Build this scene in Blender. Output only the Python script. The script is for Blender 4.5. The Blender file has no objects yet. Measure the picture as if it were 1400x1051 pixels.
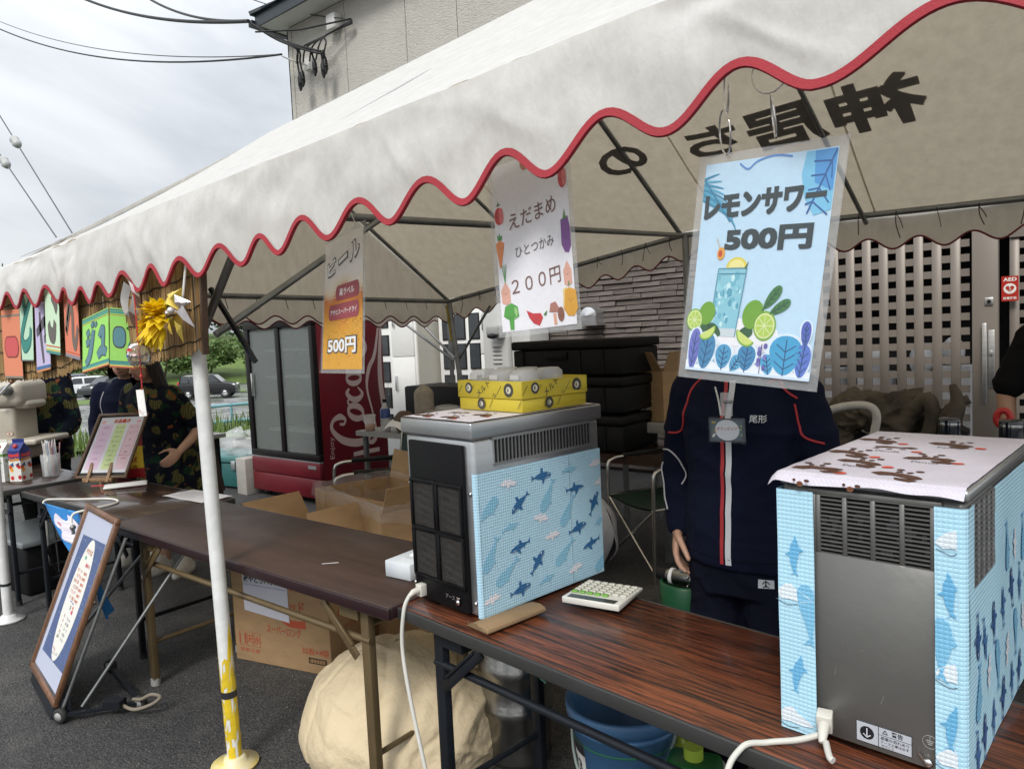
import bpy, bmesh, math, random
from mathutils import Vector as V, Matrix, noise
from mathutils.geometry import tessellate_polygon
from mathutils.bvhtree import BVHTree
random.seed(7)
R = math.radians
SC = bpy.context.scene
COL = SC.collection
PI = math.pi

# ---------------------------------------------------------------- camera, world, sun, exposure
cam_d = bpy.data.cameras.new('camera')
cam_d.sensor_width = 36; cam_d.lens = 25.33; cam_d.clip_start = .05; cam_d.clip_end = 600
cam = bpy.data.objects.new('camera', cam_d); COL.objects.link(cam)
_yaw, _pitch, _roll = math.atan2(.63, .777), R(3.9), R(2.7)
_f0 = V((-math.sin(_yaw), math.cos(_yaw), 0)); _r0 = V((math.cos(_yaw), math.sin(_yaw), 0)); _u0 = V((0, 0, 1))
_f = _f0*math.cos(_pitch) - _u0*math.sin(_pitch); _u1 = _u0*math.cos(_pitch) + _f0*math.sin(_pitch)
_r = _r0*math.cos(_roll) - _u1*math.sin(_roll); _u = _u1*math.cos(_roll) + _r0*math.sin(_roll)
cam.matrix_world = Matrix(((_r.x, _u.x, -_f.x, 0), (_r.y, _u.y, -_f.y, 0), (_r.z, _u.z, -_f.z, 1.45), (0, 0, 0, 1)))
SC.camera = cam

SUN_EL, SUN_AZ = R(44), R(160)       # bright overcast, light from high in front of the stalls
world = bpy.data.worlds.new('World'); SC.world = world; world.use_nodes = True
nt = world.node_tree; nt.nodes.clear()
def wn(t): return nt.nodes.new(t)
out = wn('ShaderNodeOutputWorld'); bg = wn('ShaderNodeBackground'); sky = wn('ShaderNodeTexSky')
sky.sky_type = 'NISHITA'; sky.sun_disc = False; sky.sun_elevation = SUN_EL; sky.sun_rotation = SUN_AZ
tc = wn('ShaderNodeTexCoord'); mp = wn('ShaderNodeMapping'); mp.inputs['Scale'].default_value = (1, 1, 1.9)
mp.inputs['Location'].default_value = (.3, 1.7, .2)
n1 = wn('ShaderNodeTexNoise'); n1.inputs['Scale'].default_value = 2.1; n1.inputs['Detail'].default_value = 7
n1.inputs['Roughness'].default_value = .52; n1.inputs['Distortion'].default_value = .35
cr = wn('ShaderNodeValToRGB'); e = cr.color_ramp.elements
e[0].position = .34; e[0].color = (4.1, 4.35, 4.65, 1); e[1].position = .64; e[1].color = (7.3, 7.45, 7.5, 1)
mid = cr.color_ramp.elements.new(.48); mid.color = (5.85, 6.05, 6.3, 1)
mx = wn('ShaderNodeMix'); mx.data_type = 'RGBA'; mx.inputs[0].default_value = .93
L = nt.links.new
L(tc.outputs['Generated'], mp.inputs['Vector']); L(mp.outputs[0], n1.inputs['Vector']); L(n1.outputs['Fac'], cr.inputs[0])
# overcast skies brighten smoothly from horizon to zenith: (1 + 2 sin h) / 3
sp = wn('ShaderNodeSeparateXYZ'); L(tc.outputs['Generated'], sp.inputs[0]); mr = wn('ShaderNodeMapRange'); mr.inputs[1].default_value = 0; mr.inputs[2].default_value = 1; mr.inputs[3].default_value = .74; mr.inputs[4].default_value = 1.95
L(sp.outputs[2], mr.inputs[0]); vm = wn('ShaderNodeVectorMath'); vm.operation = 'SCALE'; L(cr.outputs[0], vm.inputs[0]); L(mr.outputs[0], vm.inputs['Scale'])
L(sky.outputs[0], mx.inputs[6]); L(vm.outputs[0], mx.inputs[7]); L(mx.outputs[2], bg.inputs['Color']); L(bg.outputs[0], out.inputs['Surface'])
bg.inputs['Strength'].default_value = .1
sd = bpy.data.lights.new('sun', 'SUN'); sd.energy = 1.5; sd.angle = R(16); sd.color = (1, .97, .92)
sun = bpy.data.objects.new('sun', sd); COL.objects.link(sun)
_d = V((math.sin(SUN_AZ)*math.cos(SUN_EL), math.cos(SUN_AZ)*math.cos(SUN_EL), math.sin(SUN_EL)))
sun.rotation_euler = _d.to_track_quat('Z', 'Y').to_euler(); sun.location = (0, 0, 30)
vs = SC.view_settings; vs.view_transform = 'Standard'; vs.look = 'None'; vs.exposure = .6; vs.gamma = 1; vs.use_curve_mapping = False
SC.cycles.max_bounces = 8; SC.cycles.transparent_max_bounces = 12

# ---------------------------------------------------------------- materials
def hexc(h):
    h = h.lstrip('#'); r = [int(h[i:i+2], 16)/255 for i in (0, 2, 4)]
    return tuple((x/12.92 if x <= .04045 else ((x+.055)/1.055)**2.4) for x in r)
def cc(c): return hexc(c) if isinstance(c, str) else tuple(c)
def nodes_of(m):
    nt = m.node_tree; return nt, nt.nodes['Principled BSDF'], nt.links.new
def mat(name, col, rough=.5, metal=0, var=.12, vs=6., bump=0., bs=60., stretch=(1, 1, 1), col2=None, coat=0, spec=.5, trans=0, ior=1.45, sss=0):
    """procedural: base colour broken up by two noises, roughness variation, fine relief"""
    m = bpy.data.materials.new(name); m.use_nodes = True
    nt, b, L = nodes_of(m); col = cc(col)
    tc = nt.nodes.new('ShaderNodeTexCoord'); mp = nt.nodes.new('ShaderNodeMapping'); mp.inputs['Scale'].default_value = stretch
    L(tc.outputs['Object'], mp.inputs['Vector'])
    n = nt.nodes.new('ShaderNodeTexNoise'); n.inputs['Scale'].default_value = vs; n.inputs['Detail'].default_value = 6; n.inputs['Roughness'].default_value = .62
    L(mp.outputs[0], n.inputs['Vector'])
    r = nt.nodes.new('ShaderNodeValToRGB'); r.color_ramp.elements[0].position = .3; r.color_ramp.elements[1].position = .7
    c2 = cc(col2) if col2 else tuple(min(1, x*(1+var)) for x in col)
    c1 = col if col2 else tuple(x*(1-var) for x in col)
    r.color_ramp.elements[0].color = (*c1, 1); r.color_ramp.elements[1].color = (*c2, 1)
    L(n.outputs['Fac'], r.inputs[0]); L(r.outputs[0], b.inputs['Base Color'])
    mr = nt.nodes.new('ShaderNodeMapRange'); mr.inputs[3].default_value = max(0.02, rough-.08); mr.inputs[4].default_value = min(1, rough+.08)
    L(n.outputs['Fac'], mr.inputs[0]); L(mr.outputs[0], b.inputs['Roughness'])
    b.inputs['Metallic'].default_value = metal; b.inputs['Coat Weight'].default_value = coat
    b.inputs['Specular IOR Level'].default_value = spec
    if trans: b.inputs['Transmission Weight'].default_value = trans; b.inputs['IOR'].default_value = ior
    if bump:
        n2 = nt.nodes.new('ShaderNodeTexNoise'); n2.inputs['Scale'].default_value = bs; n2.inputs['Detail'].default_value = 5
        L(mp.outputs[0], n2.inputs['Vector'])
        bp = nt.nodes.new('ShaderNodeBump'); bp.inputs['Strength'].default_value = bump; bp.inputs['Distance'].default_value = .01
        L(n2.outputs['Fac'], bp.inputs['Height']); L(bp.outputs[0], b.inputs['Normal'])
    return m
def add_translucent(m, fac, tint=(1, 1, 1)):
    nt, b, L = nodes_of(m); o = nt.nodes['Material Output']
    t = nt.nodes.new('ShaderNodeBsdfTranslucent'); ms = nt.nodes.new('ShaderNodeMixShader'); ms.inputs[0].default_value = fac
    src = b.inputs['Base Color'].links[0].from_socket
    mul = nt.nodes.new('ShaderNodeMix'); mul.data_type = 'RGBA'; mul.blend_type = 'MULTIPLY'; mul.inputs[0].default_value = 1
    L(src, mul.inputs[6]); mul.inputs[7].default_value = (*tint, 1); L(mul.outputs[2], t.inputs['Color'])
    L(b.outputs[0], ms.inputs[1]); L(t.outputs[0], ms.inputs[2]); L(ms.outputs[0], o.inputs['Surface'])
    return m
def clear_film(name, tint, fac, rough=.15):
    m = bpy.data.materials.new(name); m.use_nodes = True; nt, b, L = nodes_of(m); o = nt.nodes['Material Output']
    b.inputs['Base Color'].default_value = (*cc(tint), 1); b.inputs['Roughness'].default_value = rough
    t = nt.nodes.new('ShaderNodeBsdfTransparent'); ms = nt.nodes.new('ShaderNodeMixShader'); ms.inputs[0].default_value = fac
    n = nt.nodes.new('ShaderNodeTexNoise'); n.inputs['Scale'].default_value = 35; n.inputs['Detail'].default_value = 3
    tc = nt.nodes.new('ShaderNodeTexCoord'); L(tc.outputs['Object'], n.inputs['Vector'])
    bp = nt.nodes.new('ShaderNodeBump'); bp.inputs['Strength'].default_value = .35; bp.inputs['Distance'].default_value = .01
    L(n.outputs['Fac'], bp.inputs['Height']); L(bp.outputs[0], b.inputs['Normal'])
    L(t.outputs[0], ms.inputs[1]); L(b.outputs[0], ms.inputs[2]); L(ms.outputs[0], o.inputs['Surface'])
    return m
def quilt(m, k, strength=.33):
    """small stitched squares of a quilted sheet, as relief"""
    nt, b, L = nodes_of(m)
    tc = nt.nodes.new('ShaderNodeTexCoord'); sx = nt.nodes.new('ShaderNodeSeparateXYZ'); L(tc.outputs['Object'], sx.inputs[0])
    def ma(op, a, bb=None):
        q = nt.nodes.new('ShaderNodeMath'); q.operation = op
        for i, s in enumerate((a, bb)):
            if s is None: continue
            if isinstance(s, (int, float)): q.inputs[i].default_value = s
            else: L(s, q.inputs[i])
        return q.outputs[0]
    h = ma('ADD', sx.outputs[0], sx.outputs[1])
    a = ma('ABSOLUTE', ma('SINE', ma('MULTIPLY', h, k*PI))); c = ma('ABSOLUTE', ma('SINE', ma('MULTIPLY', sx.outputs[2], k*PI)))
    hh = ma('POWER', ma('MULTIPLY', a, c), .45)
    bp = nt.nodes.new('ShaderNodeBump'); bp.inputs['Strength'].default_value = strength; bp.inputs['Distance'].default_value = .004
    L(hh, bp.inputs['Height']); L(bp.outputs[0], b.inputs['Normal'])
    return m
def wood(name, dark, light, rough=.3, axis=0, sc=1., coat=.2, contrast=(.35, .68)):
    m = bpy.data.materials.new(name); m.use_nodes = True; nt, b, L = nodes_of(m)
    tc = nt.nodes.new('ShaderNodeTexCoord'); mp = nt.nodes.new('ShaderNodeMapping')
    s = [60*sc, 60*sc, 60*sc]; s[axis] = 2.4*sc; mp.inputs['Scale'].default_value = s
    L(tc.outputs['Object'], mp.inputs['Vector'])
    n0 = nt.nodes.new('ShaderNodeTexNoise'); n0.inputs['Scale'].default_value = 1.; n0.inputs['Detail'].default_value = 9; n0.inputs['Roughness'].default_value = .7; n0.inputs['Distortion'].default_value = 1.2
    L(mp.outputs[0], n0.inputs['Vector'])
    r = nt.nodes.new('ShaderNodeValToRGB'); el = r.color_ramp.elements; el[0].position, el[1].position = contrast
    el[0].color = (*cc(dark), 1); el[1].color = (*cc(light), 1)
    L(n0.outputs['Fac'], r.inputs[0])
    s2 = [9*sc, 9*sc, 9*sc]; s2[axis] = .8*sc
    mp2 = nt.nodes.new('ShaderNodeMapping'); mp2.inputs['Scale'].default_value = s2; L(tc.outputs['Object'], mp2.inputs['Vector'])
    n1 = nt.nodes.new('ShaderNodeTexNoise'); n1.inputs['Detail'].default_value = 4; n1.inputs['Scale'].default_value = 1; L(mp2.outputs[0], n1.inputs['Vector'])
    mxx = nt.nodes.new('ShaderNodeMix'); mxx.data_type = 'RGBA'; mxx.blend_type = 'MULTIPLY'; mxx.inputs[0].default_value = .7
    r2 = nt.nodes.new('ShaderNodeValToRGB'); r2.color_ramp.elements[0].color = (.45, .42, .42, 1); r2.color_ramp.elements[0].position = .3; r2.color_ramp.elements[1].position = .65
    L(n1.outputs['Fac'], r2.inputs[0]); L(r.outputs[0], mxx.inputs[6]); L(r2.outputs[0], mxx.inputs[7]); L(mxx.outputs[2], b.inputs['Base Color'])
    mr = nt.nodes.new('ShaderNodeMapRange'); mr.inputs[3].default_value = rough-.07; mr.inputs[4].default_value = rough+.12
    n3 = nt.nodes.new('ShaderNodeTexNoise'); n3.inputs['Scale'].default_value = 7; n3.inputs['Detail'].default_value = 4; L(tc.outputs['Object'], n3.inputs['Vector'])
    L(n3.outputs['Fac'], mr.inputs[0]); L(mr.outputs[0], b.inputs['Roughness']); b.inputs['Coat Weight'].default_value = coat
    bp = nt.nodes.new('ShaderNodeBump'); bp.inputs['Strength'].default_value = .08; bp.inputs['Distance'].default_value = .003
    L(n0.outputs['Fac'], bp.inputs['Height']); L(bp.outputs[0], b.inputs['Normal'])
    return m
def printed(name, rough=.45, quiltk=0, sheen=0):
    """flat print: colour comes per face from the artwork"""
    m = bpy.data.materials.new(name); m.use_nodes = True; nt, b, L = nodes_of(m)
    a = nt.nodes.new('ShaderNodeVertexColor'); a.layer_name = 'Col'
    tc = nt.nodes.new('ShaderNodeTexCoord'); n = nt.nodes.new('ShaderNodeTexNoise'); n.inputs['Scale'].default_value = 90; n.inputs['Detail'].default_value = 4
    L(tc.outputs['Object'], n.inputs['Vector'])
    r = nt.nodes.new('ShaderNodeValToRGB'); r.color_ramp.elements[0].color = (.9, .9, .9, 1); r.color_ramp.elements[1].color = (1.04, 1.04, 1.04, 1)
    mxx = nt.nodes.new('ShaderNodeMix'); mxx.data_type = 'RGBA'; mxx.blend_type = 'MULTIPLY'; mxx.inputs[0].default_value = 1
    L(n.outputs['Fac'], r.inputs[0]); L(a.outputs[0], mxx.inputs[6]); L(r.outputs[0], mxx.inputs[7]); L(mxx.outputs[2], b.inputs['Base Color'])
    b.inputs['Roughness'].default_value = rough
    if quiltk: quilt(m, quiltk)
    return m
PRINT = printed('paper print', .4)
PRINT_Q = printed('quilted sheet print', .5, 128)
PRINT_M = printed('matte print', .8)

# ---------------------------------------------------------------- mesh builder
XF = {}
def frame(d, up=V((0, 0, 1))):
    d = d.normalized()
    if abs(d.dot(up)) > .98: up = V((1, 0, 0))
    s = d.cross(up).normalized(); return s, s.cross(d).normalized()
_txt = {}
def text2d(body, bold=0., res=3):
    k = (body, bold, res)
    if k not in _txt:
        cu = bpy.data.curves.new('t', 'FONT'); cu.body = body; cu.size = 1; cu.offset = bold; cu.resolution_u = res; cu.fill_mode = 'FRONT' if hasattr(cu, 'fill_mode') else cu.fill_mode
        cu.align_x = 'LEFT'
        o = bpy.data.objects.new('t', cu); COL.objects.link(o)
        dg = bpy.context.evaluated_depsgraph_get(); me = bpy.data.meshes.new_from_object(o.evaluated_get(dg))
        vv = [(v.co.x, v.co.y) for v in me.vertices]; ff = [tuple(p.vertices) for p in me.polygons]
        bpy.data.objects.remove(o); bpy.data.curves.remove(cu); bpy.data.meshes.remove(me)
        if vv:
            x0, x1 = min(v[0] for v in vv), max(v[0] for v in vv); y0, y1 = min(v[1] for v in vv), max(v[1] for v in vv)
        else: x0 = x1 = y0 = y1 = 0
        _txt[k] = (vv, ff, x0, x1, y0, y1)
    return _txt[k]
class MB:
    def __init__(s): s.v = []; s.f = []; s.m = []; s.c = []; s.sm = []
    def add(s, vs, fs, mi=0, col=(1, 1, 1), smooth=False):
        o = len(s.v); s.v += [tuple(v) for v in vs]; col = cc(col)
        for f in fs: s.f.append(tuple(i+o for i in f)); s.m.append(mi); s.c.append(col); s.sm.append(smooth)
        return s
    def box(s, c, sz, rz=0, mi=0, M=None, col=(1, 1, 1)):
        x, y, z = (q/2 for q in sz)
        vs = [V(p) for p in ((-x, -y, -z), (x, -y, -z), (x, y, -z), (-x, y, -z), (-x, -y, z), (x, -y, z), (x, y, z), (-x, y, z))]
        T = Matrix.Translation(c) @ (M if M else Matrix.Rotation(rz, 4, 'Z'))
        return s.add([T @ v for v in vs], [(0, 3, 2, 1), (4, 5, 6, 7), (0, 1, 5, 4), (1, 2, 6, 5), (2, 3, 7, 6), (3, 0, 4, 7)], mi, col)
    def bb(s, a, b, mi=0, col=(1, 1, 1)):
        return s.box([(a[i]+b[i])/2 for i in range(3)], [abs(b[i]-a[i]) for i in range(3)], 0, mi, None, col)
    def tube(s, pts, r, n=8, mi=0, smooth=True, col=(1, 1, 1), closed=False):
        pts = [V(p) for p in pts]; k = len(pts); rr = r if isinstance(r, (list, tuple)) else [r]*k
        vs = []; fs = []; prev = None
        for i, p in enumerate(pts):
            if closed: d = pts[(i+1) % k]-pts[i-1]
            else: d = pts[min(i+1, k-1)]-pts[max(i-1, 0)]
            if d.length < 1e-9: d = V((0, 0, 1))
            d.normalize()
            if prev is None: a, b = frame(d)
            else:
                a = prev - d*prev.dot(d)
                a = a.normalized() if a.length > 1e-6 else frame(d)[0]
                b = a.cross(d).normalized()*-1; b = d.cross(a).normalized()
            prev = a
            bb_ = d.cross(a)
            for j in range(n):
                t = 2*PI*j/n; vs.append(p + (a*math.cos(t)+bb_*math.sin(t))*rr[i])
        m = k if closed else k-1
        for i in range(m):
            for j in range(n):
                i2 = (i+1) % k
                fs.append((i*n+j, i*n+(j+1) % n, i2*n+(j+1) % n, i2*n+j))
        s.add(vs, fs, mi, col, smooth)
        if not closed: s.add([vs[j] for j in range(n)], [tuple(reversed(range(n)))], mi, col); s.add([vs[(k-1)*n+j] for j in range(n)], [tuple(range(n))], mi, col)
        return s
    def cyl(s, a, b, r, r2=None, n=14, mi=0, col=(1, 1, 1)): return s.tube([a, b], [r, r if r2 is None else r2], n, mi, True, col)
    def bar(s, a, b, w, h=None, mi=0, up=(0, 0, 1)):
        a, b = V(a), V(b); h = h or w; d = b-a; sx, uy = frame(d, V(up)); sx *= w/2; uy *= h/2
        vs = [a-sx-uy, a+sx-uy, a+sx+uy, a-sx+uy, b-sx-uy, b+sx-uy, b+sx+uy, b-sx+uy]
        return s.add(vs, [(0, 3, 2, 1), (4, 5, 6, 7), (0, 1, 5, 4), (1, 2, 6, 5), (2, 3, 7, 6), (3, 0, 4, 7)], mi)
    def lathe(s, prof, c=(0, 0, 0), n=20, mi=0, M=None, col=(1, 1, 1), smooth=True):
        T = Matrix.Translation(c) @ (M if M else Matrix()); vs = []; k = len(prof)
        for r, z in prof:
            for j in range(n): t = 2*PI*j/n; vs.append(T @ V((max(r, 1e-5)*math.cos(t), max(r, 1e-5)*math.sin(t), z)))
        fs = [(i*n+j, i*n+(j+1) % n, (i+1)*n+(j+1) % n, (i+1)*n+j) for i in range(k-1) for j in range(n)]
        return s.add(vs, fs, mi, col, smooth)
    def ball(s, c, r, n=12, m=8, mi=0, M=None, col=(1, 1, 1)):
        r = r if isinstance(r, (tuple, list)) else (r, r, r); T = Matrix.Translation(c) @ (M if M else Matrix())
        vs = []; fs = []
        for i in range(m+1):
            a = PI*i/m
            for j in range(n): b = 2*PI*j/n; vs.append(T @ V((r[0]*math.sin(a)*math.cos(b), r[1]*math.sin(a)*math.sin(b), -r[2]*math.cos(a))))
        for i in range(m):
            for j in range(n): fs.append((i*n+j, i*n+(j+1) % n, (i+1)*n+(j+1) % n, (i+1)*n+j))
        return s.add(vs, fs, mi, col, True)
    def grid(s, fn, nu, nv, mi=0, smooth=True, colfn=None, col=(1, 1, 1)):
        vs = [fn(i/nu, j/nv) for j in range(nv+1) for i in range(nu+1)]; w = nu+1
        if colfn is None: return s.add(vs, [(j*w+i, j*w+i+1, (j+1)*w+i+1, (j+1)*w+i) for j in range(nv) for i in range(nu)], mi, col, smooth)
        o = len(s.v); s.v += [tuple(v) for v in vs]
        for j in range(nv):
            for i in range(nu):
                s.f.append((o+j*w+i, o+j*w+i+1, o+(j+1)*w+i+1, o+(j+1)*w+i)); s.m.append(mi); s.c.append(cc(colfn((i+.5)/nu, (j+.5)/nv))); s.sm.append(smooth)
        return s
    def poly(s, pts, fn, col=(1, 1, 1), mi=0):
        """flat 2-D outline laid on a surface fn(x, y)"""
        t = tessellate_polygon([[V((p[0], p[1], 0)) for p in pts]])
        ar = sum(pts[i-1][0]*pts[i][1]-pts[i][0]*pts[i-1][1] for i in range(len(pts)))
        fs = []
        for a, b, c in t:
            cr = (pts[b][0]-pts[a][0])*(pts[c][1]-pts[a][1])-(pts[b][1]-pts[a][1])*(pts[c][0]-pts[a][0])
            fs.append((a, b, c) if cr > 0 else (a, c, b))
        return s.add([fn(*p) for p in pts], fs, mi, col)
    def disc(s, x, y, r, fn, col, ry=None, n=18, rot=0, mi=0):
        ry = ry or r; c, q = math.cos(rot), math.sin(rot)
        pts = [(x+r*math.cos(2*PI*i/n)*c-ry*math.sin(2*PI*i/n)*q, y+r*math.cos(2*PI*i/n)*q+ry*math.sin(2*PI*i/n)*c) for i in range(n)]
        return s.poly(pts, fn, col, mi)
    def stroke(s, pts, w, fn, col, mi=0):
        k = len(pts); ww = w if isinstance(w, (list, tuple)) else [w]*k; A = []
        for i, p in enumerate(pts):
            a, b = pts[max(i-1, 0)], pts[min(i+1, k-1)]; dx, dy = b[0]-a[0], b[1]-a[1]; l = math.hypot(dx, dy) or 1
            A.append((p[0]-dy/l*ww[i]/2, p[1]+dx/l*ww[i]/2)); A.append((p[0]+dy/l*ww[i]/2, p[1]-dx/l*ww[i]/2))
        return s.add([fn(*p) for p in A], [(2*i, 2*i+1, 2*i+3, 2*i+2) for i in range(k-1)], mi, col)
    def rrect(s, x0, y0, x1, y1, r, fn, col, mi=0):
        pts = []
        for cx, cy, a in ((x1-r, y1-r, 0), (x0+r, y1-r, 90), (x0+r, y0+r, 180), (x1-r, y0+r, 270)):
            for k in range(5): t = R(a+22.5*k); pts.append((cx+r*math.cos(t), cy+r*math.sin(t)))
        return s.poly(pts, fn, col, mi)
    def text(s, body, fn, x, y, h, col, bold=0., w=None, rot=0, mi=0, cx=True, shear=0, flip=False, res=3):
        if bold > .031:      # heavy weights: stack slightly shifted copies
            d = (bold-.026)*h*.9
            for i, (a, b) in enumerate(((-d, -d), (d, -d), (d, d), (-d, d), (0, 0))): s.text(body, lifted(fn, .00003*i), x+a*((w or h)/max(h, 1e-6))*.25 if w else x+a, y+b, h, col, .026, w, rot, mi, cx, shear, flip, res)
            return s
        """lettering with cap box of height h (and width w) centred at x, y"""
        vv, ff, x0, x1, y0, y1 = text2d(body, bold, res)
        if not vv: return s
        k = h/max(1e-6, y1-y0); kx = (w/max(1e-6, x1-x0)) if w else k; c, q = math.cos(rot), math.sin(rot); P = []
        for a, b in vv:
            px = (a-(x0+x1)/2 if cx else a-x0)*kx; py = (b-(y0+y1)/2)*k; px += shear*py
            if flip: px = -px
            P.append(fn(x+px*c-py*q, y+px*q+py*c))
        return s.add(P, [tuple(reversed(f)) for f in ff] if flip else ff, mi, col)
    def build(s, name, mats, parent=None, local=False, bevel=0, seg=2, kind=None, label=None, autosmooth=False, noroot=False):
        me = bpy.data.meshes.new(name); vs = s.v
        if parent is not None and not local:
            inv = XF[parent.name].inverted(); vs = [inv @ V(v) for v in vs]
        me.from_pydata([tuple(v) for v in vs], [], s.f)
        mats = mats if isinstance(mats, (list, tuple)) else [mats]
        for m in mats: me.materials.append(m)
        if kind is None and name in ('sea_creatures', 'cloth_pattern', 'printed_marks', 'artwork', 'sheet_pattern', 'flag_print', 'badge_print', 'script_lettering', 'goldfish_print', 'vane_print', 'inner_parts', 'petals'): kind = 'stuff'
        me.polygons.foreach_set('material_index', s.m); me.polygons.foreach_set('use_smooth', s.sm)
        if any(m in (PRINT, PRINT_Q, PRINT_M) or m.name.startswith('printed') for m in mats):
            at = me.color_attributes.new('Col', 'FLOAT_COLOR', 'CORNER'); buf = []
            for f, c in zip(s.f, s.c): buf += [c[0], c[1], c[2], 1.]*len(f)
            at.data.foreach_set('color', buf)
        if bevel:
            bm = bmesh.new(); bm.from_mesh(me); bmesh.ops.remove_doubles(bm, verts=bm.verts, dist=1e-5)
            ed = [e for e in bm.edges if len(e.link_faces) == 2 and e.calc_face_angle(0) > .6]
            bmesh.ops.bevel(bm, geom=ed, offset=bevel, segments=seg, affect='EDGES', profile=.5, clamp_overlap=True)
            for f in bm.faces: f.smooth = True
            bm.to_mesh(me); bm.free()
            try: me.set_sharp_from_angle(angle=R(50))
            except Exception: pass
        me.validate(); me.update()
        o = bpy.data.objects.new(name, me); COL.objects.link(o)
        if parent is not None: o.parent = parent; XF[o.name] = XF[parent.name]
        else: XF[o.name] = Matrix()
        if kind: o['kind'] = kind
        if label: o['label'] = label
        return o
def tag(o, label, cat, group=None):
    o['label'] = label; o['category'] = cat
    if group: o['group'] = group
    return o
def thing(name, label, cat, loc=(0, 0, 0), rz=0, group=None):
    o = bpy.data.objects.new(name, None); COL.objects.link(o); o.empty_display_size = .1
    o.location = loc; o.rotation_euler = (0, 0, rz); XF[o.name] = Matrix.Translation(loc) @ Matrix.Rotation(rz, 4, 'Z')
    return tag(o, label, cat, group)
def move_root(o):   # give a single mesh its origin at its own base
    me = o.data; xs = [v.co for v in me.vertices]
    c = V((sum(v.x for v in xs)/len(xs), sum(v.y for v in xs)/len(xs), min(v.z for v in xs)))
    for v in me.vertices: v.co -= c
    o.location = o.location + c; XF[o.name] = Matrix.Translation(o.location); return o
def single(mb, name, mats, label, cat, group=None, bevel=0, seg=2):
    return tag(move_root(mb.build(name, mats, None, bevel=bevel, seg=seg)), label, cat, group)
def dup(root, loc, rz, label, group=None):
    r = root.copy(); COL.objects.link(r); r.location = loc; r.rotation_euler = (0, 0, rz); r['label'] = label
    XF[r.name] = Matrix.Translation(loc) @ Matrix.Rotation(rz, 4, 'Z')
    if group: r['group'] = group
    for ch in [o for o in bpy.data.objects if o.parent == root]:
        c = ch.copy(); COL.objects.link(c); c.parent = r; XF[c.name] = XF[r.name]
        for g in [o for o in bpy.data.objects if o.parent == ch]:
            d = g.copy(); COL.objects.link(d); d.parent = c; XF[d.name] = XF[r.name]
    return r
def struct(mb, name, mats, **k): return mb.build(name, mats, None, kind='structure', **k)
def lerp(a, b, t): return a+(b-a)*t
def interp(x, xs, ys):
    if x <= xs[0]: return ys[0]
    for i in range(1, len(xs)):
        if x <= xs[i]: return lerp(ys[i-1], ys[i], (x-xs[i-1])/(xs[i]-xs[i-1]))
    return ys[-1]
def spline(pts, k=6):
    pts = [V(p) for p in pts]; o = []
    for i in range(len(pts)-1):
        p0 = pts[max(i-1, 0)]; p1 = pts[i]; p2 = pts[i+1]; p3 = pts[min(i+2, len(pts)-1)]
        for j in range(k):
            t = j/k; o.append(.5*((2*p1)+(p2-p0)*t+(2*p0-5*p1+4*p2-p3)*t*t+(3*p1-p0-3*p2+p3)*t**3))
    return o+[pts[-1]]
def spline2(pts, k=6): return [(p.x, p.y) for p in spline([(a, b, 0) for a, b in pts], k)]
def quad(a, b, c, d, lift=0., bend=0.):
    """surface over a four-cornered sheet; a,b bottom left/right, c,d top right/left; x,y run 0..1"""
    a, b, c, d = V(a), V(b), V(c), V(d); n = (b-a).cross(d-a).normalized()
    def fn(x, y, l=0.): return (a*(1-x)+b*x)*(1-y)+(d*(1-x)+c*x)*y + n*(lift+l+bend*4*x*(1-x))
    return fn
def lifted(fn, l): return lambda x, y, k=0.: fn(x, y, l+k)
def nz(x, y=0, z=0): return noise.noise(V((x, y, z)))
def crumple(seed, n=18, w=.09, amp=.05):
    """sharp straight creases of crumpled cloth over a rounded form, as a function of direction"""
    rnd = random.Random(seed); P = []
    for _ in range(n):
        g = lambda: V((rnd.gauss(0, 1), rnd.gauss(0, 1), rnd.gauss(0, 1))).normalized()
        P.append((g(), rnd.uniform(-.6, .6), g(), rnd.uniform(-.3, .5), rnd.choice([-1, 1, 1])*amp*rnd.uniform(.4, 1), w*rnd.uniform(.6, 2.2)))
    def f(d):
        s = 0
        for nn, c, q, m, a, ww in P:
            k = d.dot(q)-m
            if k <= 0: continue
            t = abs(d.dot(nn)-c+.06*nz(d.x*3, d.y*3, d.z*3+c*9))
            if t < ww: s += a*(1-t/ww)*min(1, k*2.5)
        return s
    return f

# shared materials
M_wht = mat('white painted steel', (.74, .74, .72), .38, var=.05, bump=.05)
M_whp = mat('worn white pole paint', (.70, .71, .70), .42, var=.12, vs=14, bump=.1)
M_yel = mat('chipped yellow paint', (.72, .70, .60), .5, col2=(.75, .56, .03), vs=16)
M_steel = mat('galvanised grey steel', (.24, .25, .25), .42, .7, var=.2, vs=9, bump=.08)
M_chr = mat('bright chrome wire', (.75, .75, .74), .16, 1, var=.06)
M_alu = mat('brushed aluminium', (.62, .63, .64), .3, .9, var=.1, vs=3, stretch=(1, 1, 22), bump=.08, bs=80)
M_blk = mat('black plastic', (.010, .010, .011), .42, var=.2, bump=.06, spec=.25)
M_blm = mat('black enamelled steel', (.010, .012, .016), .4, var=.2, bump=.05, spec=.3)
M_gry = mat('grey plastic', (.33, .33, .32), .5, var=.08)
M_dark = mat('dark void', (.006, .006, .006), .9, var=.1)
M_rub = mat('black rubber', (.02, .02, .02), .7)
M_card = mat('brown cardboard', (.40, .255, .13), .82, var=.1, vs=9, bump=.12, bs=40, stretch=(1, 1, 3))
M_card2 = mat('brown cardboard inside', (.33, .205, .10), .85, var=.12, vs=8, bump=.1)
M_pap = mat('white paper', (.80, .80, .79), .6, var=.03)
M_red = mat('red plastic', (.5, .03, .03), .4)
M_str = mat('white string', (.7, .69, .65), .8)
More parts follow.
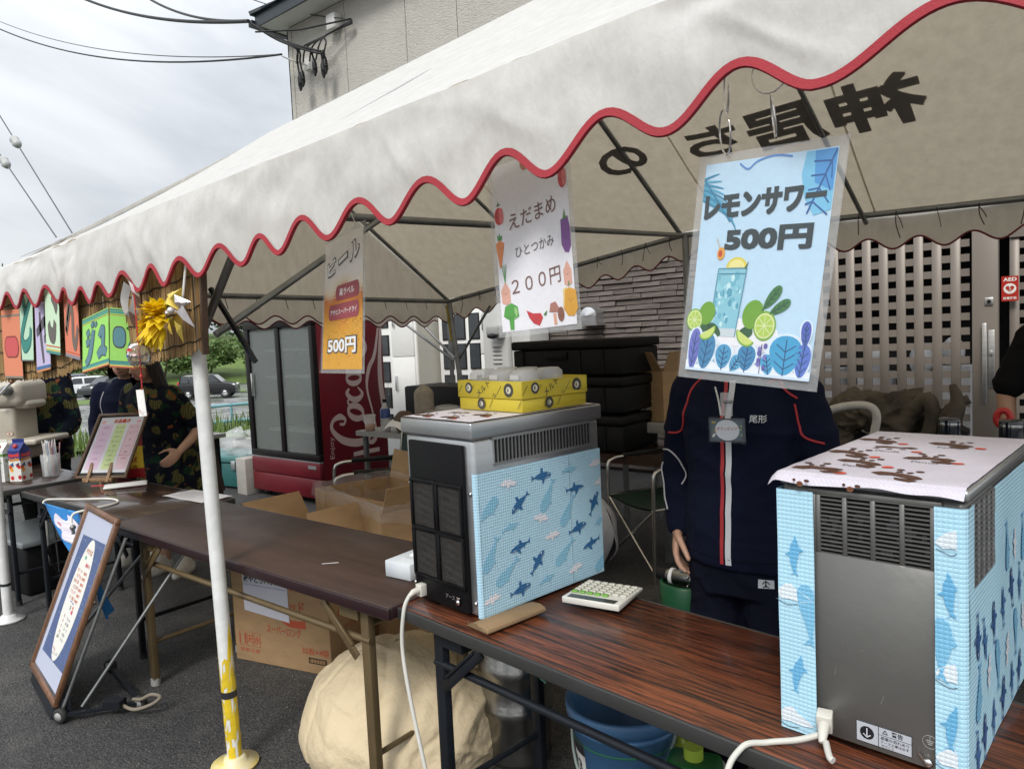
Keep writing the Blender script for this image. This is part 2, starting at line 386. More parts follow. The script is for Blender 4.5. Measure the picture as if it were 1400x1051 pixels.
M_skin = mat('skin', (.50, .29, .20), .5, var=.07, vs=14, bump=.04, bs=150)
M_hair = mat('black hair', (.012, .009, .008), .38, var=.3, vs=30, stretch=(1, 1, .1), bump=.3, bs=140)
M_film = clear_film('laminate film', (.62, .64, .65), .36); M_gloss = clear_film('clear laminate front', (.8, .8, .8), .05, .12)
M_bagp = clear_film('thin clear plastic', (.85, .87, .88), .3, .12); M_liner = clear_film('thin bag liner', (.8, .8, .8), .13, .15)
# ================================================================ SETTING
def asphalt(name, a, b, wet=False):
    m = bpy.data.materials.new(name); m.use_nodes = True; nt, p, L = nodes_of(m)
    tc = nt.nodes.new('ShaderNodeTexCoord')
    def noi(sc, det=6, ro=.6):
        n = nt.nodes.new('ShaderNodeTexNoise'); n.inputs['Scale'].default_value = sc; n.inputs['Detail'].default_value = det; n.inputs['Roughness'].default_value = ro
        L(tc.outputs['Object'], n.inputs['Vector']); return n.outputs['Fac']
    def ramp(s, p0, c0, p1, c1):
        r = nt.nodes.new('ShaderNodeValToRGB'); r.color_ramp.elements[0].position = p0; r.color_ramp.elements[1].position = p1
        r.color_ramp.elements[0].color = (*c0, 1); r.color_ramp.elements[1].color = (*c1, 1); L(s, r.inputs[0]); return r.outputs[0]
    def mixc(f, x, y, bt='MIX'):
        q = nt.nodes.new('ShaderNodeMix'); q.data_type = 'RGBA'; q.blend_type = bt
        if isinstance(f, float): q.inputs[0].default_value = f
        else: L(f, q.inputs[0])
        for s, i in ((x, 6), (y, 7)):
            if isinstance(s, tuple): q.inputs[i].default_value = (*s, 1)
            else: L(s, q.inputs[i])
        return q.outputs[2]
    base = ramp(noi(.9, 5), .35, cc(a), .68, cc(b))
    vo = nt.nodes.new('ShaderNodeTexVoronoi'); vo.inputs['Scale'].default_value = 170; L(tc.outputs['Object'], vo.inputs['Vector'])
    grit = ramp(vo.outputs['Color'], .3, (.62, .62, .62), .98, (2.1, 2.05, 1.95))
    c = mixc(1., base, grit, 'MULTIPLY')
    dust = ramp(noi(2.3, 9, .72), .50, (0, 0, 0), .78, (.55, .55, .55))
    c = mixc(dust, c, (.16, .15, .135)); L(c, p.inputs['Base Color'])
    if wet:
        r = ramp(noi(.55, 4), .42, (.06, .06, .06), .62, (.5, .5, .5)); L(r, p.inputs['Roughness'])
    else: p.inputs['Roughness'].default_value = .82
    bp = nt.nodes.new('ShaderNodeBump'); bp.inputs['Strength'].default_value = .25 if wet else .75; bp.inputs['Distance'].default_value = .006
    v2 = nt.nodes.new('ShaderNodeTexVoronoi'); v2.inputs['Scale'].default_value = 120; L(tc.outputs['Object'], v2.inputs['Vector'])
    L(v2.outputs['Distance'], bp.inputs['Height']); L(bp.outputs[0], p.inputs['Normal'])
    return m
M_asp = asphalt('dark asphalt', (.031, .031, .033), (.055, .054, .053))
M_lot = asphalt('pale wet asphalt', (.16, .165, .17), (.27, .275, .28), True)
M_grass = mat('green grass', (.07, .12, .025), .8, col2=(.15, .22, .05), vs=3.5, bump=.8, bs=14)
M_leafA = mat('bush leaves', (.05, .10, .02), .6, col2=(.12, .19, .045), vs=1.4)
M_leafB = mat('dark tree leaves', (.022, .048, .016), .6, col2=(.05, .10, .03), vs=1.2)
M_bark = mat('tree bark', (.09, .065, .045), .9, bump=.6, bs=20)

# terrain: one sheet, flat under the stalls, dropping to the lower car park on the left and out to the horizon
_view = V((-.95, .31, 0)).normalized()
def far_u(x, y): return V((x, y, 0)).dot(_view)
def terr(x, y):
    u = far_u(x, y)
    z = 0.
    if u > 13.2:
        t = min(1, (u-13.2)/5.5); z = -1.65*(t*t*(3-2*t))
    return z
def ray_grid(rs, a0, a1, na, zf):
    vs = [(r*math.cos(lerp(a0, a1, j/na)), r*math.sin(lerp(a0, a1, j/na)), zf(r*math.cos(lerp(a0, a1, j/na)), r*math.sin(lerp(a0, a1, j/na)))) for r in rs for j in range(na+1)]
    w = na+1; return vs, [(i*w+j, (i+1)*w+j, (i+1)*w+j+1, i*w+j+1) for i in range(len(rs)-1) for j in range(na)]
g = MB(); vs_, fs_ = ray_grid([0, .5, 1, 2, 3, 4, 6, 8, 10, 12, 13, 13.7, 14.5, 15.3, 16.2, 17.2, 18.3, 19.5, 21, 24, 28, 34, 45, 60, 80, 120, 200, 400], 0, 2*PI, 96, terr)
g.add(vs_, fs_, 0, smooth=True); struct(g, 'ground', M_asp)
def lift_sheet(name, m, u0, u1, w0, w1, dz, nu=14, nw=24, ztop=None):
    n = V((-_view.y, _view.x, 0)); g = MB()
    def fn(a, b):
        u, w = lerp(u0, u1, a), lerp(w0, w1, b); p = _view*u+n*w
        z = terr(p.x, p.y)+dz
        if ztop: z += ztop(u, w)
        return V((p.x, p.y, z))
    g.grid(fn, nu, nw); return struct(g, name, m)
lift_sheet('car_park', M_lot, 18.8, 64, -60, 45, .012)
lift_sheet('grass_verge', M_grass, 52.5, 56.5, -12, 45, .06, 4, 40, lambda u, w: .12*nz(u*.7, w*.7))
lift_sheet('grass_island', M_grass, 41.5, 42.6, 5, 16, .05, 4, 20, lambda u, w: .08*nz(u, w))
lift_sheet('grass_bank', M_grass, 66, 110, -70, 60, .02, 30, 60, lambda u, w: 5.0*min(1, (u-66)/26)+.5*nz(u*.2, w*.15)+.25*nz(u*.6, w*.6))
lift_sheet('weedy_edge', M_grass, 12.3, 16.2, -9, 12, .01, 10, 40, lambda u, w: .05*nz(u*2, w*2)+.03)

def blob_leaves(mb, c, rad, n, size, seed, mi=0):
    rnd = random.Random(seed); c = V(c); vs = []; fs = []
    lobes = [(V((rnd.uniform(-.55, .55)*rad[0], rnd.uniform(-.55, .55)*rad[1], rnd.uniform(-.35, .6)*rad[2])), rnd.uniform(.35, .62)) for _ in range(9)]
    for i in range(n):
        lc, lr = rnd.choice(lobes)
        d = V((rnd.gauss(0, 1), rnd.gauss(0, 1), rnd.gauss(0, 1))).normalized()*(rnd.random()**.3)
        p = c+lc+V((d.x*rad[0]*lr, d.y*rad[1]*lr, d.z*rad[2]*lr))
        a = V((rnd.gauss(0, 1), rnd.gauss(0, 1), rnd.gauss(0, .6))).normalized(); b = a.cross(V((rnd.gauss(0, 1), rnd.gauss(0, 1), rnd.gauss(0, 1)))).normalized()
        s = size*rnd.uniform(.6, 1.4); o = len(vs)
        vs += [p-a*s, p+b*s*.5, p+a*s, p-b*s*.5]; fs.append((o, o+1, o+2, o+3))
    mb.add(vs, fs, mi)
def at_far(px_dir, u):   # helper for the far row: direction slope and distance along the view
    p = V((-1, px_dir, 0)).normalized()*u; return V((p.x, p.y, terr(p.x, p.y)))
_far_labels = []
def far_bush(x, y, z, rx, rz, seed, label, kind='bush', m=M_leafA, n=2200, sz=.22):
    t = thing(kind, label, 'bush' if kind == 'bush' else 'tree', (x, y, z), 0, 'bushes and trees on the far bank')
    k = MB()
    for q in range(3): a = q*2.1; k.tube([(x, y, z-.3), (x+.25*rx*math.cos(a), y+.25*rx*math.sin(a), z+rz*.5), (x+.5*rx*math.cos(a), y+.5*rx*math.sin(a), z+rz*1.1)], [.12, .07, .02], 6)
    k.build('trunk', M_bark, t)
    f = MB(); blob_leaves(f, (x, y, z+rz), (rx, rx, rz), n, sz, seed); f.build('crown', m, t)
n_ = V((-_view.y, _view.x, 0))
for i, (u, w, rx, rz, dark, lab) in enumerate([
    (68, -16.5, 3.2, 2.0, 0, 'pale green bush on the bank just left of the red drinks fridge'),
    (84, -20, 4.5, 3.6, 1, 'dark tree on the bank top beside the left edge of the red fridge'),
    (70, -12.5, 3.0, 1.7, 0, 'low green bush on the bank above the small black car'),
    (90, -15.5, 5.0, 4.0, 1, 'dark broad tree on the bank top above the small black car'),
    (69, -8.5, 3.0, 1.9, 0, 'green bush on the bank right of the paper wind chime strip'),
    (88, -9.5, 4.2, 3.2, 1, 'dark tree on the bank top above the girl with long hair'),
    (70, -5, 3.4, 2.0, 0, 'green bush on the bank behind the heads of the two girls'),
    (71, -1.5, 3.4, 2.2, 0, 'bushy green clump on the bank above the white car'),
    (90, -3.5, 5.2, 4.0, 1, 'large dark tree on the bank behind the reed screen'),
    (70, 2.5, 3.2, 2.0, 0, 'green bush on the bank above the grey car roof'),
    (92, 5, 5.5, 4.2, 1, 'dark tree at the far left of the bank behind the paper signs'),
    (80, -25, 3.6, 3.0, 1, 'dark tree on the bank behind the red drinks fridge'),
    (72, -20.5, 2.8, 1.8, 0, 'green bush on the bank hidden partly by the red fridge')]):
    p = _view*u+n_*w; z = terr(p.x, p.y)+5.0*min(1, (u-66)/26)
    far_bush(p.x, p.y, z, rx, rz, 40+i, lab, 'tree' if dark else 'bush', M_leafB if dark else M_leafA, 2600 if dark else 2200, .30 if dark else .2)
# weeds along the near edge
gw = MB(); rnd = random.Random(3)
vs_ = []; fs_ = []
for i in range(5200):
    u = rnd.uniform(11.9, 14.6); w = rnd.uniform(-6, 9); p = _view*u+n_*w
    h = rnd.uniform(.08, .42)*(1.5 if rnd.random() < .05 else 1); a = rnd.uniform(0, 6.3); o = len(vs_); lean = rnd.uniform(0, .4)*h
    s = V((math.cos(a), math.sin(a), 0))*.012; z = terr(p.x, p.y)
    t = V((p.x+math.sin(a)*lean, p.y-math.cos(a)*lean, z+h)); mid_ = V((p.x+math.sin(a)*lean*.35, p.y-math.cos(a)*lean*.35, z+h*.6))
    b0 = V((p.x, p.y, z)); vs_ += [b0-s, b0+s, mid_+s*.8, mid_-s*.8, t]; fs_ += [(o, o+1, o+2, o+3), (o+3, o+2, o+4)]
gw.add(vs_, fs_); o = gw.build('weeds', M_grass, None, kind='stuff'); tag(o, 'long weeds along the asphalt edge behind the teal cool box', 'weeds')
# pale blue pipe fence at that edge
M_bluefence = mat('pale blue painted pipe', (.19, .40, .47), .5)
for k, (w0, w1, lab) in enumerate([(-5.5, -1.2, 'pale blue pipe fence beyond the teal cool box')]):
    c = _view*13.6+n_*((w0+w1)/2); t = thing('pipe_fence', lab, 'fence', (c.x, c.y, 0))
    for zz in (.05, .34):
        m = MB(); a = _view*13.6+n_*w0; b = _view*13.6+n_*w1; m.cyl((a.x, a.y, zz+.1), (b.x, b.y, zz+.1), .028); m.build('rail', M_bluefence, t)
    for q in range(12):
        p = _view*13.6+n_*lerp(w0, w1, q/11); m = MB(); m.cyl((p.x, p.y, -.1), (p.x, p.y, .47), .022, n=8); m.build('post', M_bluefence, t)

# ---- parked cars
M_glassd = mat('dark car glass', (.03, .035, .04), .08, var=.2, coat=.5)
M_rim = mat('alloy rim', (.5, .5, .5), .3, .8)
M_tail = mat('red lamp lens', (.5, .02, .02), .15)
M_lens = mat('clear lamp lens', (.75, .75, .72), .12)
def car(name, label, loc, rz, col, Lg=3.9, Wd=1.65, Hh=1.5, group='cars in the lower car park'):
    t = thing(name, label, 'car', loc, rz, group); M = mat(name+' paint', col, .3, var=.03, coat=.15, spec=.3)
    m = MB()
    def prism(prof, w0, w1):      # side profile with a tumblehome from w0 (low) to w1 (high)
        zs = [z for _, z in prof]; lo_, hi = min(zs), max(zs); vs = []; n = len(prof)
        for s in (-1, 1):
            for x, z in prof: vs.append((x*Lg, s*lerp(w0, w1, (z-lo_)/(hi-lo_))/2, z*Hh))
        m.add(vs, [(i, n+i, n+(i+1) % n, (i+1) % n) for i in range(n)]+[tuple(range(n)), tuple(reversed(range(n, 2*n)))])
    prism([(-.5, .2), (.5, .2), (.5, .42), (.47, .53), (.40, .585), (.27, .64), (-.47, .64), (-.5, .5)], Wd, Wd-.06)
    prism([(-.46, .641), (.265, .641), (.12, .96), (.03, 1.), (-.33, 1.), (-.42, .95)], Wd-.10, Wd-.38)
    m.build('body', M, t, local=True, bevel=.035, seg=2)
    for s in (-1, 1):
        for a0, a1, b0, b1 in ((-.43, -.30, -.395, -.29), (-.275, -.06, -.275, -.06), (-.03, .235, -.03, .105)):
            yl, yh = (Wd-.10)/2+.008, (Wd-.38)/2+.03; w = MB()
            P = [(a0*Lg, s*yl, .665*Hh), (a1*Lg, s*yl, .665*Hh), (b1*Lg, s*yh, .94*Hh), (b0*Lg, s*yh, .94*Hh)]; w.add(P+[(x, y-s*.04, z) for x, y, z in P], [(0, 1, 2, 3), (4, 5, 6, 7), (0, 1, 5, 4), (1, 2, 6, 5), (2, 3, 7, 6), (3, 0, 4, 7)]); w.build('side_window', M_glassd, t, local=True)
        for ax in (-.31, .32):
            w = MB(); T = Matrix.Rotation(PI/2, 4, 'X'); w.lathe([(.14, -.09), (.25, -.1), (.3, -.06), (.3, .06), (.25, .1), (.14, .09)], (ax*Lg, s*(Wd/2-.10), .3), 20, M=T)
            wh = w.build('wheel', M_rub, t, local=True)
            w = MB(); w.lathe([(0, .06), (.05, .1), (.17, .095), (.19, .06)], (ax*Lg, s*(Wd/2-.10), .3), 12, M=Matrix.Rotation(-s*PI/2*-1 if s > 0 else PI/2, 4, 'X') if s < 0 else Matrix.Rotation(-PI/2, 4, 'X')); w.build('rim', M_rim, wh, local=True)
        w = MB(); w.ball((.465*Lg, s*Wd*.36, .52*Hh), (.10, .13, .07)); w.build('headlight', M_lens, t, local=True)
        w = MB(); w.box((-.47*Lg, s*Wd*.43, .62*Hh), (.12, .1, .3)); w.build('tail_light', M_tail, t, local=True, bevel=.02)
    for a, b, c2, d in ((.262, .66, .13, .945), (-.462, .66, -.425, .94)):
        w = MB(); y0, y1 = Wd/2-.14, Wd/2-.22; s = .02 if a > 0 else -.02
        w.add([(a*Lg+s, -y0, b*Hh), (a*Lg+s, y0, b*Hh), (c2*Lg+s, y1, d*Hh), (c2*Lg+s, -y1, d*Hh)], [(0, 1, 2, 3)]); w.build('windscreen' if a > 0 else 'rear_window', M_glassd, t, local=True)
def far_pt(u, w): p = _view*u+n_*w; return (p.x, p.y, terr(p.x, p.y)+.02)
_base = math.atan2(n_.y, n_.x)
CARS = [('white_car', 'white hatchback parked beyond the grass verge', 63.0, -2.1, _base+.12, (.72, .73, .74), 4.1, 1.6, 1.5),
        ('grey_car', 'silver grey car parked just behind the white hatchback', 66.5, -.9, _base+.35, (.26, .28, .31), 4.3, 1.65, 1.65),
        ('dark_car', 'dark grey car with lit front behind the girls in dark jackets', 60.0, -3.9, _base+.6, (.03, .033, .036), 4.0, 1.65, 1.5),
        ('black_car', 'small black hatchback beside the bank seen right of the white pole', 49.0, -8.7, _base-.42+PI, (.012, .012, .014), 3.5, 1.55, 1.55)]
for nme, lab, u, w, rz, col, a, b, c in CARS: car(nme, lab, far_pt(u, w), rz, col, a, b, c)

# ---- building: stone clad ground floor, pale siding above
M_side = mat('cream textured siding', (.52, .50, .45), .85, var=.05, vs=3)
def siding_relief(m):
    nt, b, L = nodes_of(m); tc = nt.nodes.new('ShaderNodeTexCoord'); mp = nt.nodes.new('ShaderNodeMapping'); mp.inputs['Scale'].default_value = (20, 20, 95)
    n = nt.nodes.new('ShaderNodeTexNoise'); n.inputs['Scale'].default_value = 1; n.inputs['Detail'].default_value = 3; n.inputs['Distortion'].default_value = .6
    L(tc.outputs['Object'], mp.inputs[0]); L(mp.outputs[0], n.inputs['Vector'])
    bp = nt.nodes.new('ShaderNodeBump'); bp.inputs['Strength'].default_value = 1; bp.inputs['Distance'].default_value = .018; L(n.outputs['Fac'], bp.inputs['Height']); L(bp.outputs[0], b.inputs['Normal'])
siding_relief(M_side)
M_stone = mat('taupe ledge stone', (.095, .078, .068), .85, col2=(.18, .152, .135), vs=7, bump=.5, bs=30, stretch=(1, 1, 3))
M_mort = mat('dark stone joint', (.045, .038, .034), .95)
M_roofm = mat('dark blue grey metal roof', (.05, .07, .085), .4, .3)
M_soff = mat('white soffit board', (.68, .68, .66), .6, var=.04)
M_fasc = mat('dark fascia metal', (.03, .04, .048), .4, .2)
YW = 6.4; XL = -9.0; XR = 3.2
B = thing('building', 'cream sided building with taupe stone ground floor behind the tent', 'building', (-3, YW, 0))
m = MB(); m.bb((XL, YW+.03, 0), (-1.85, YW+.3, 2.75)); m.bb((-.35, YW+1.2, 0), (XR, YW+1.4, 2.75)); m.bb((-1.95, YW+.3, 0), (-1.85, YW+1.3, 2.75)); m.bb((-1.95, YW+1.3, 0), (-.35, YW+1.45, 2.75)); m.bb((-1.85, YW+.05, 2.35), (XR, YW+1.3, 2.75))
m.build('ground_floor_wall', M_mort, B)
# siding panels with joints, gable rake rising to the right
JX = [XL, -7.75, -6.6, -5.75, -4.65, -3.0, -1.2, .6, XR]
def zr(x): return 5.965
for a, b in zip(JX[:-1], JX[1:]):
    m = MB(); y0, y1 = YW+.0, YW+.3
    a_, b_ = a+.006, b-.006
    vs = [(a_, y0, 2.75), (b_, y0, 2.75), (b_, y0, zr(b_)), (a_, y0, zr(a_)), (a_, y1, 2.75), (b_, y1, 2.75), (b_, y1, zr(b_)), (a_, y1, zr(a_))]
    m.add(vs, [(0, 1, 2, 3), (5, 4, 7, 6), (4, 0, 3, 7), (1, 5, 6, 2), (3, 2, 6, 7), (4, 5, 1, 0)]); m.build('siding_panel', M_side, B)
m = MB(); m.bb((XL-.02, YW+.04, 2.75), (XR, YW+.28, zr(XL)-.05)); m.bb((XL+.0, YW+.3, 0), (XL+.25, YW+7, zr(XL))); m.build('wall_core', M_mort, B)
m = MB(); m.bb((XL-.022, YW-.012, 2.7), (XL+.075, YW+.0, zr(XL)-.02)); m.bb((XL-.022, YW-.012, 2.7), (XL-.002, YW+.3, zr(XL)-.02)); m.build('corner_trim', M_side, B)
# hip roof: level eave with soffit, dark fascia, seamed metal slopes, gutter along the left end
EY, EXL, EZ_ = YW-.36, XL-.26, 5.985
m = MB(); m.bb((EXL+.03, EY+.03, EZ_-.012), (XR, YW-.001, EZ_+.01)); m.bb((EXL+.03, YW, EZ_-.012), (XL-.001, YW+7, EZ_+.01)); m.build('soffit', M_soff, B)
m = MB(); m.bb((EXL, EY, EZ_-.03), (XR, EY+.028, EZ_+.13)); m.build('fascia', M_fasc, B)
m = MB(); m.bb((EXL, EY+.029, EZ_-.03), (EXL+.028, YW+7, EZ_+.13)); m.build('fascia', M_fasc, B)
pit = math.tan(R(31)); e = .05; m = MB(); zt = EZ_+.135; D_ = 4.2
m.add([(EXL-e, EY-e, zt), (XR, EY-e, zt), (XR, EY-e+D_, zt+D_*pit), (EXL-e+D_, EY-e+D_, zt+D_*pit), (EXL-e, EY+7, zt)], [(0, 1, 2, 3), (0, 3, 4)]); m.build('metal_roof', M_roofm, B)
for k in range(9):
    x = EXL+.25+k*.42; d = min(D_, x-EXL); m = MB(); m.bar((x, EY-e, zt+.012), (x, EY-e+d, zt+d*pit+.012), .02, .03); m.build('roof_seam', M_roofm, B)
m = MB(); m.bar((EXL-e, EY-e, zt+.02), (EXL-e+D_, EY-e+D_, zt+D_*pit+.02), .06, .04); m.build('hip_cap', M_fasc, B)
m = MB(); m.bar((EXL-.06, EY-.04, EZ_+.03), (EXL-.06, YW+7, EZ_+.03), .09, .08); m.build('gutter', M_fasc, B)
# ledge stones
rnd = random.Random(11); stone_meshes = []
for k in range(10):
    l = .16+.035*k; m = MB(); q = []
    for (x, z) in ((-l/2, -.0245), (l/2, -.0245), (l/2, .0245), (-l/2, .0245)):
        q.append((x*rnd.uniform(.985, 1), -.024*rnd.uniform(.5, 1.5), z*rnd.uniform(.8, 1)))
    vs = q+[(x, .03, z) for x, _, z in ((-l/2, 0, -.0245), (l/2, 0, -.0245), (l/2, 0, .0245), (-l/2, 0, .0245))]
    m.add(vs, [(0, 1, 2, 3), (0, 4, 5, 1), (1, 5, 6, 2), (2, 6, 7, 3), (3, 7, 4, 0)])
    me = bpy.data.meshes.new('stone'); me.from_pydata([tuple(v) for v in vs], [], m.f); me.materials.append(M_stone); stone_meshes.append((l, me))
stuff = MB(); nst = 0; row = 0; z = .03
while z < 2.7:
    x = XL+.02+rnd.uniform(0, .2)
    while x < -1.98:
        l, me = rnd.choice(stone_meshes); 
        if x+l > -1.88: l, me = min(stone_meshes, key=lambda q: abs(q[0]-(-1.88-x)))
        if x+l > -1.84: break
        px = x+l/2; dy = rnd.uniform(-.012, .012)
        if -4.75 < px < -1.9 and .45 < z < 1.98 and nst < 292:
            o = bpy.data.objects.new('stone', me); COL.objects.link(o); o.parent = B; o.location = (px+3, .02+dy, z+.028); XF[o.name] = XF[B.name]; nst += 1
        else:
            stuff.add([(px+v.co.x, YW+.02+dy+v.co.y, z+.028+v.co.z) for v in me.vertices], [tuple(p.vertices) for p in me.polygons])
        x += l+.006
    z += .0555
stuff.build('stone_cladding', M_stone, B, kind='stuff')
# vent hood, meter box
m = MB(); m.grid(lambda a, b: V((-4.02+.098*math.cos(PI*a)*(1-.0*b), YW-.16+.16*b if b < 1 else YW, 1.54+.07+.10*math.sin(PI*a)*math.cos((1-b)*.5))), 18, 6)
m.grid(lambda a, b: V((-4.02+.098*math.cos(PI*a)*b, YW-.16-.03*(1-b), 1.61+.10*math.sin(PI*a)*b*.88)), 18, 5)
m.bb((-4.118, YW-.17, 1.535), (-3.922, YW-.0, 1.61)); m.bb((-4.14, YW-.185, 1.51), (-3.90, YW, 1.534)); m.build('vent_hood', M_alu, B)
m = MB(); m.bb((-7.98, YW-.13, 5.60), (-7.80, YW-.0, 5.80)); m.build('meter_box', M_soff, B, bevel=.015)
# dark recess behind the lattice doors with pale things inside
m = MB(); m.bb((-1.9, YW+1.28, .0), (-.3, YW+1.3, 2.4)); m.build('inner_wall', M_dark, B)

# ---- lattice entrance doors
M_lat = mat('taupe aluminium', (.215, .185, .158), .45, .25, var=.06, vs=2, stretch=(1, 1, .2))
def lattice(name, label, x0, n, y, z0, z1, stile, pitch=.116, sw=.062):
    t = thing(name, label, 'door', (x0, y, 0)); me = None; w = n*pitch
    vm = MB(); vm.bb((0, 0, z0), (sw, .016, z1)); v0 = vm.build('vertical_slat', M_lat, t, local=True, bevel=.002, seg=1)
    hm = MB(); hm.bb((.004, .0035, 0), (w, .0135, .052)); h0 = hm.build('horizontal_slat', M_lat, t, local=True)
    for k in range(n):
        o = v0 if k == 0 else v0.copy()
        if k: COL.objects.link(o); XF[o.name] = XF[t.name]
        o.location = (k*pitch, 0, 0)
    k = 0; z = z0+.03
    while z < z1:
        o = h0 if k == 0 else h0.copy()
        if k: COL.objects.link(o); XF[o.name] = XF[t.name]
        o.location = (0, 0, z); z += .103; k += 1
    for a, b in stile:
        m = MB(); m.bb((a-x0, -.03, 0), (b-x0, .05, z1)); m.build('stile', M_lat, t, local=True, bevel=.004)
    m = MB(); m.bb((0, -.02, z0-.12), (w, .04, z0-.003)); m.build('bottom_rail', M_lat, t, local=True)
    m = MB(); m.bb((0, -.02, z1+.003), (w, .04, z1+.08)); m.build('top_rail', M_lat, t, local=True)
    return t
LD = lattice('lattice_door', 'taupe aluminium lattice entrance door with square holes and long handle', -1.845, 10, 6.0, .14, 2.22, [(-.668, -.515)])
m = MB(); m.bb((-.605, 5.925, .82), (-.578, 5.945, 1.38)); m.bb((-.600, 5.94, .9), (-.583, 5.972, .93)); m.bb((-.600, 5.94, 1.3), (-.583, 5.972, 1.33)); hd = m.build('handle', M_alu, LD, bevel=.004)
m = MB(); m.bb((-.572, 5.962, .93), (-.535, 5.971, 1.33)); m.bb((-.565, 5.95, 1.15), (-.545, 5.962, 1.19)); m.build('latch_plate', M_alu, LD, bevel=.002)
m = MB(); m.bb((-.592, 5.96, 1.50), (-.542, 5.971, 1.555)); m.build('lock_plate', M_alu, LD, bevel=.003)
m = MB(); m.cyl((-.567, 5.96, 1.527), (-.567, 5.952, 1.527), .013); m.build('keyhole', M_blk, LD)
LD2 = lattice('lattice_door', 'second lattice door set back in the shade behind the red rescue sign', -.50, 9, 6.62, .14, 2.0, [(.56, .7)])
m = MB(); m.bb((-.5, 6.60, 2.09), (.7, 6.68, 2.3)); m.build('lintel', M_lat, LD2)
# pale goods seen through the lattice
M_goods = mat('pale plastic goods', (.55, .55, .56), .5)
for k, (x, z, r, lab) in enumerate([(-1.62, 1.12, .06, 'pale bundle behind the lattice nearest the blue poster'), (-1.28, 1.1, .07, 'pale bundle behind the middle of the lattice door'), (-.98, 1.1, .09, 'white bundle behind the lattice left of the handle'), (-.78, 1.16, .08, 'white bundle behind the lattice beside the handle')]):
    m = MB(); m.ball((x*1.09, 6.5, z), (r, r, r*1.5), 12, 8); m.bb((x*1.09-.12, 6.38, .0), (x*1.09+.12, 6.62, z-r*1.3)); single(m, 'bundle', M_goods, lab, 'bundle', 'bundles stored behind the lattice door')
m = MB(); fn = lambda x, y, l=0.: V((-.545+.105*x, 6.555-l, 1.53+.185*y))
m.bb((-.545, 6.556, 1.53), (-.44, 6.566, 1.715), col='#b3261a'); l1 = lifted(fn, .001); l2 = lifted(fn, .002); l3 = lifted(fn, .003)
m.rrect(0, 0, 1, 1, .05, l1, '#b32a20'); m.text('AED', l2, .5, .87, .14, '#f2efe8', .03, .8); m.disc(.5, .5, .38, l2, '#efe9e2', .21)
hp = [(.5+.26*math.sin(t)**3, .5+.009*(13*math.cos(t)-5*math.cos(2*t)-2*math.cos(3*t)-math.cos(4*t))) for t in [2*PI*i/24 for i in range(24)]]
m.poly(hp, l3, '#b32a20'); m.stroke([(.52, .6), (.46, .5), (.56, .5), (.48, .4)], .04, lifted(fn, .004), '#efe9e2'); m.text('設置施設', l2, .5, .12, .1, '#f2efe8', .02, .8)
single(m, 'rescue_sign', PRINT, 'red sign with white heart and AED letters by the lattice door', 'sign')

# ---- white locker cabinets and grey cabinet against the wall
M_lock = mat('white locker steel', (.80, .80, .77), .4, var=.02)
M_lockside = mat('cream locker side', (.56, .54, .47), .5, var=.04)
M_win = mat('smoked locker window', (.045, .05, .055), .12, var=.2)
def locker(name, label, x0, x1, y, z1, cols, rows, doors):
    t = thing(name, label, 'locker', ((x0+x1)/2, y, 0), 0, 'lockers along the building wall'); m = MB(); m.bb((x0, y, .05), (x1, YW-.05, z1)); c = m.build('cabinet', M_lock, t, bevel=.006)
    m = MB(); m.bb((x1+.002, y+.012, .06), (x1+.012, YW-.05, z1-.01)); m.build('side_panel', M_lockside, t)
    m = MB(); m.bb((x0-.02, y-.03, z1+.002), (x1+.03, YW-.05, z1+.05)); m.build('cornice', M_lock, t)
    for x, w in cols:
        for z, h in rows:
            f = MB(); f.bb((x-.012, y-.012, z-.012), (x+w+.012, y-.001, z+h+.012)); fr = f.build('window', M_blk, t)
            f = MB(); f.bb((x, y-.016, z), (x+w, y-.0125, z+h)); f.build('pane', M_win, fr)
    for a, b, c_, d in doors:
        f = MB(); f.bb((a, y-.018, c_), (b, y-.001, d)); dr = f.build('door', M_lock, t, bevel=.004)
        f = MB(); f.bb((a+.05, y-.045, (c_+d)/2-.02), (a+.075, y-.019, (c_+d)/2+.16)); f.build('handle', M_alu, dr, bevel=.004)
    return t
rw = [(1.62, .22), (1.29, .22), (.97, .22), (.66, .22), (.34, .22)]
locker('locker_cabinet', 'white locker cabinet with plain tall doors beside the red fridge', -7.3, -6.10, 5.8, 2.06, [(-7.12, .13), (-6.9, .13), (-6.70, .13)], rw, [(-6.50, -6.125, 1.262, 2.0), (-6.50, -6.125, .5, 1.255)])
locker('locker_cabinet', 'white locker cabinet with three columns of dark windows', -6.02, -5.25, 6.1, 1.86, [(-5.94, .14), (-5.74, .14), (-5.52, .14)], [(1.44, .27), (1.10, .27), (.74, .27), (.4, .27)], [(-5.36, -5.27, 1.26, 1.82), (-5.36, -5.27, .5, 1.25)])
GC = thing('grey_cabinet', 'pale grey steel cabinet with louvres beside the white lockers', 'cabinet', (-5, 6.1, 0)); M_gcab = mat('pale grey steel', (.50, .50, .48), .45, var=.04)
m = MB(); m.bb((-5.20, 5.95, .1), (-4.86, 6.35, 2.05)); m.build('cabinet_body', M_gcab, GC, bevel=.01)
m = MB(); m.bb((-4.845, 6.0, .1), (-4.60, 6.35, 1.62)); m.build('side_box', M_gcab, GC, bevel=.01)
for k in range(5): m = MB(); m.box((-5.0, 5.945, 1.16+k*.045), (.12, .02, .018), M=Matrix.Rotation(.5, 4, 'X')); m.build('louvre', M_gcab, GC)
m = MB(); m.bb((-5.03, 5.80, 1.46), (-4.87, 5.947, 1.56)); lamp = m.build('lamp_box', M_gry, GC, bevel=.015)
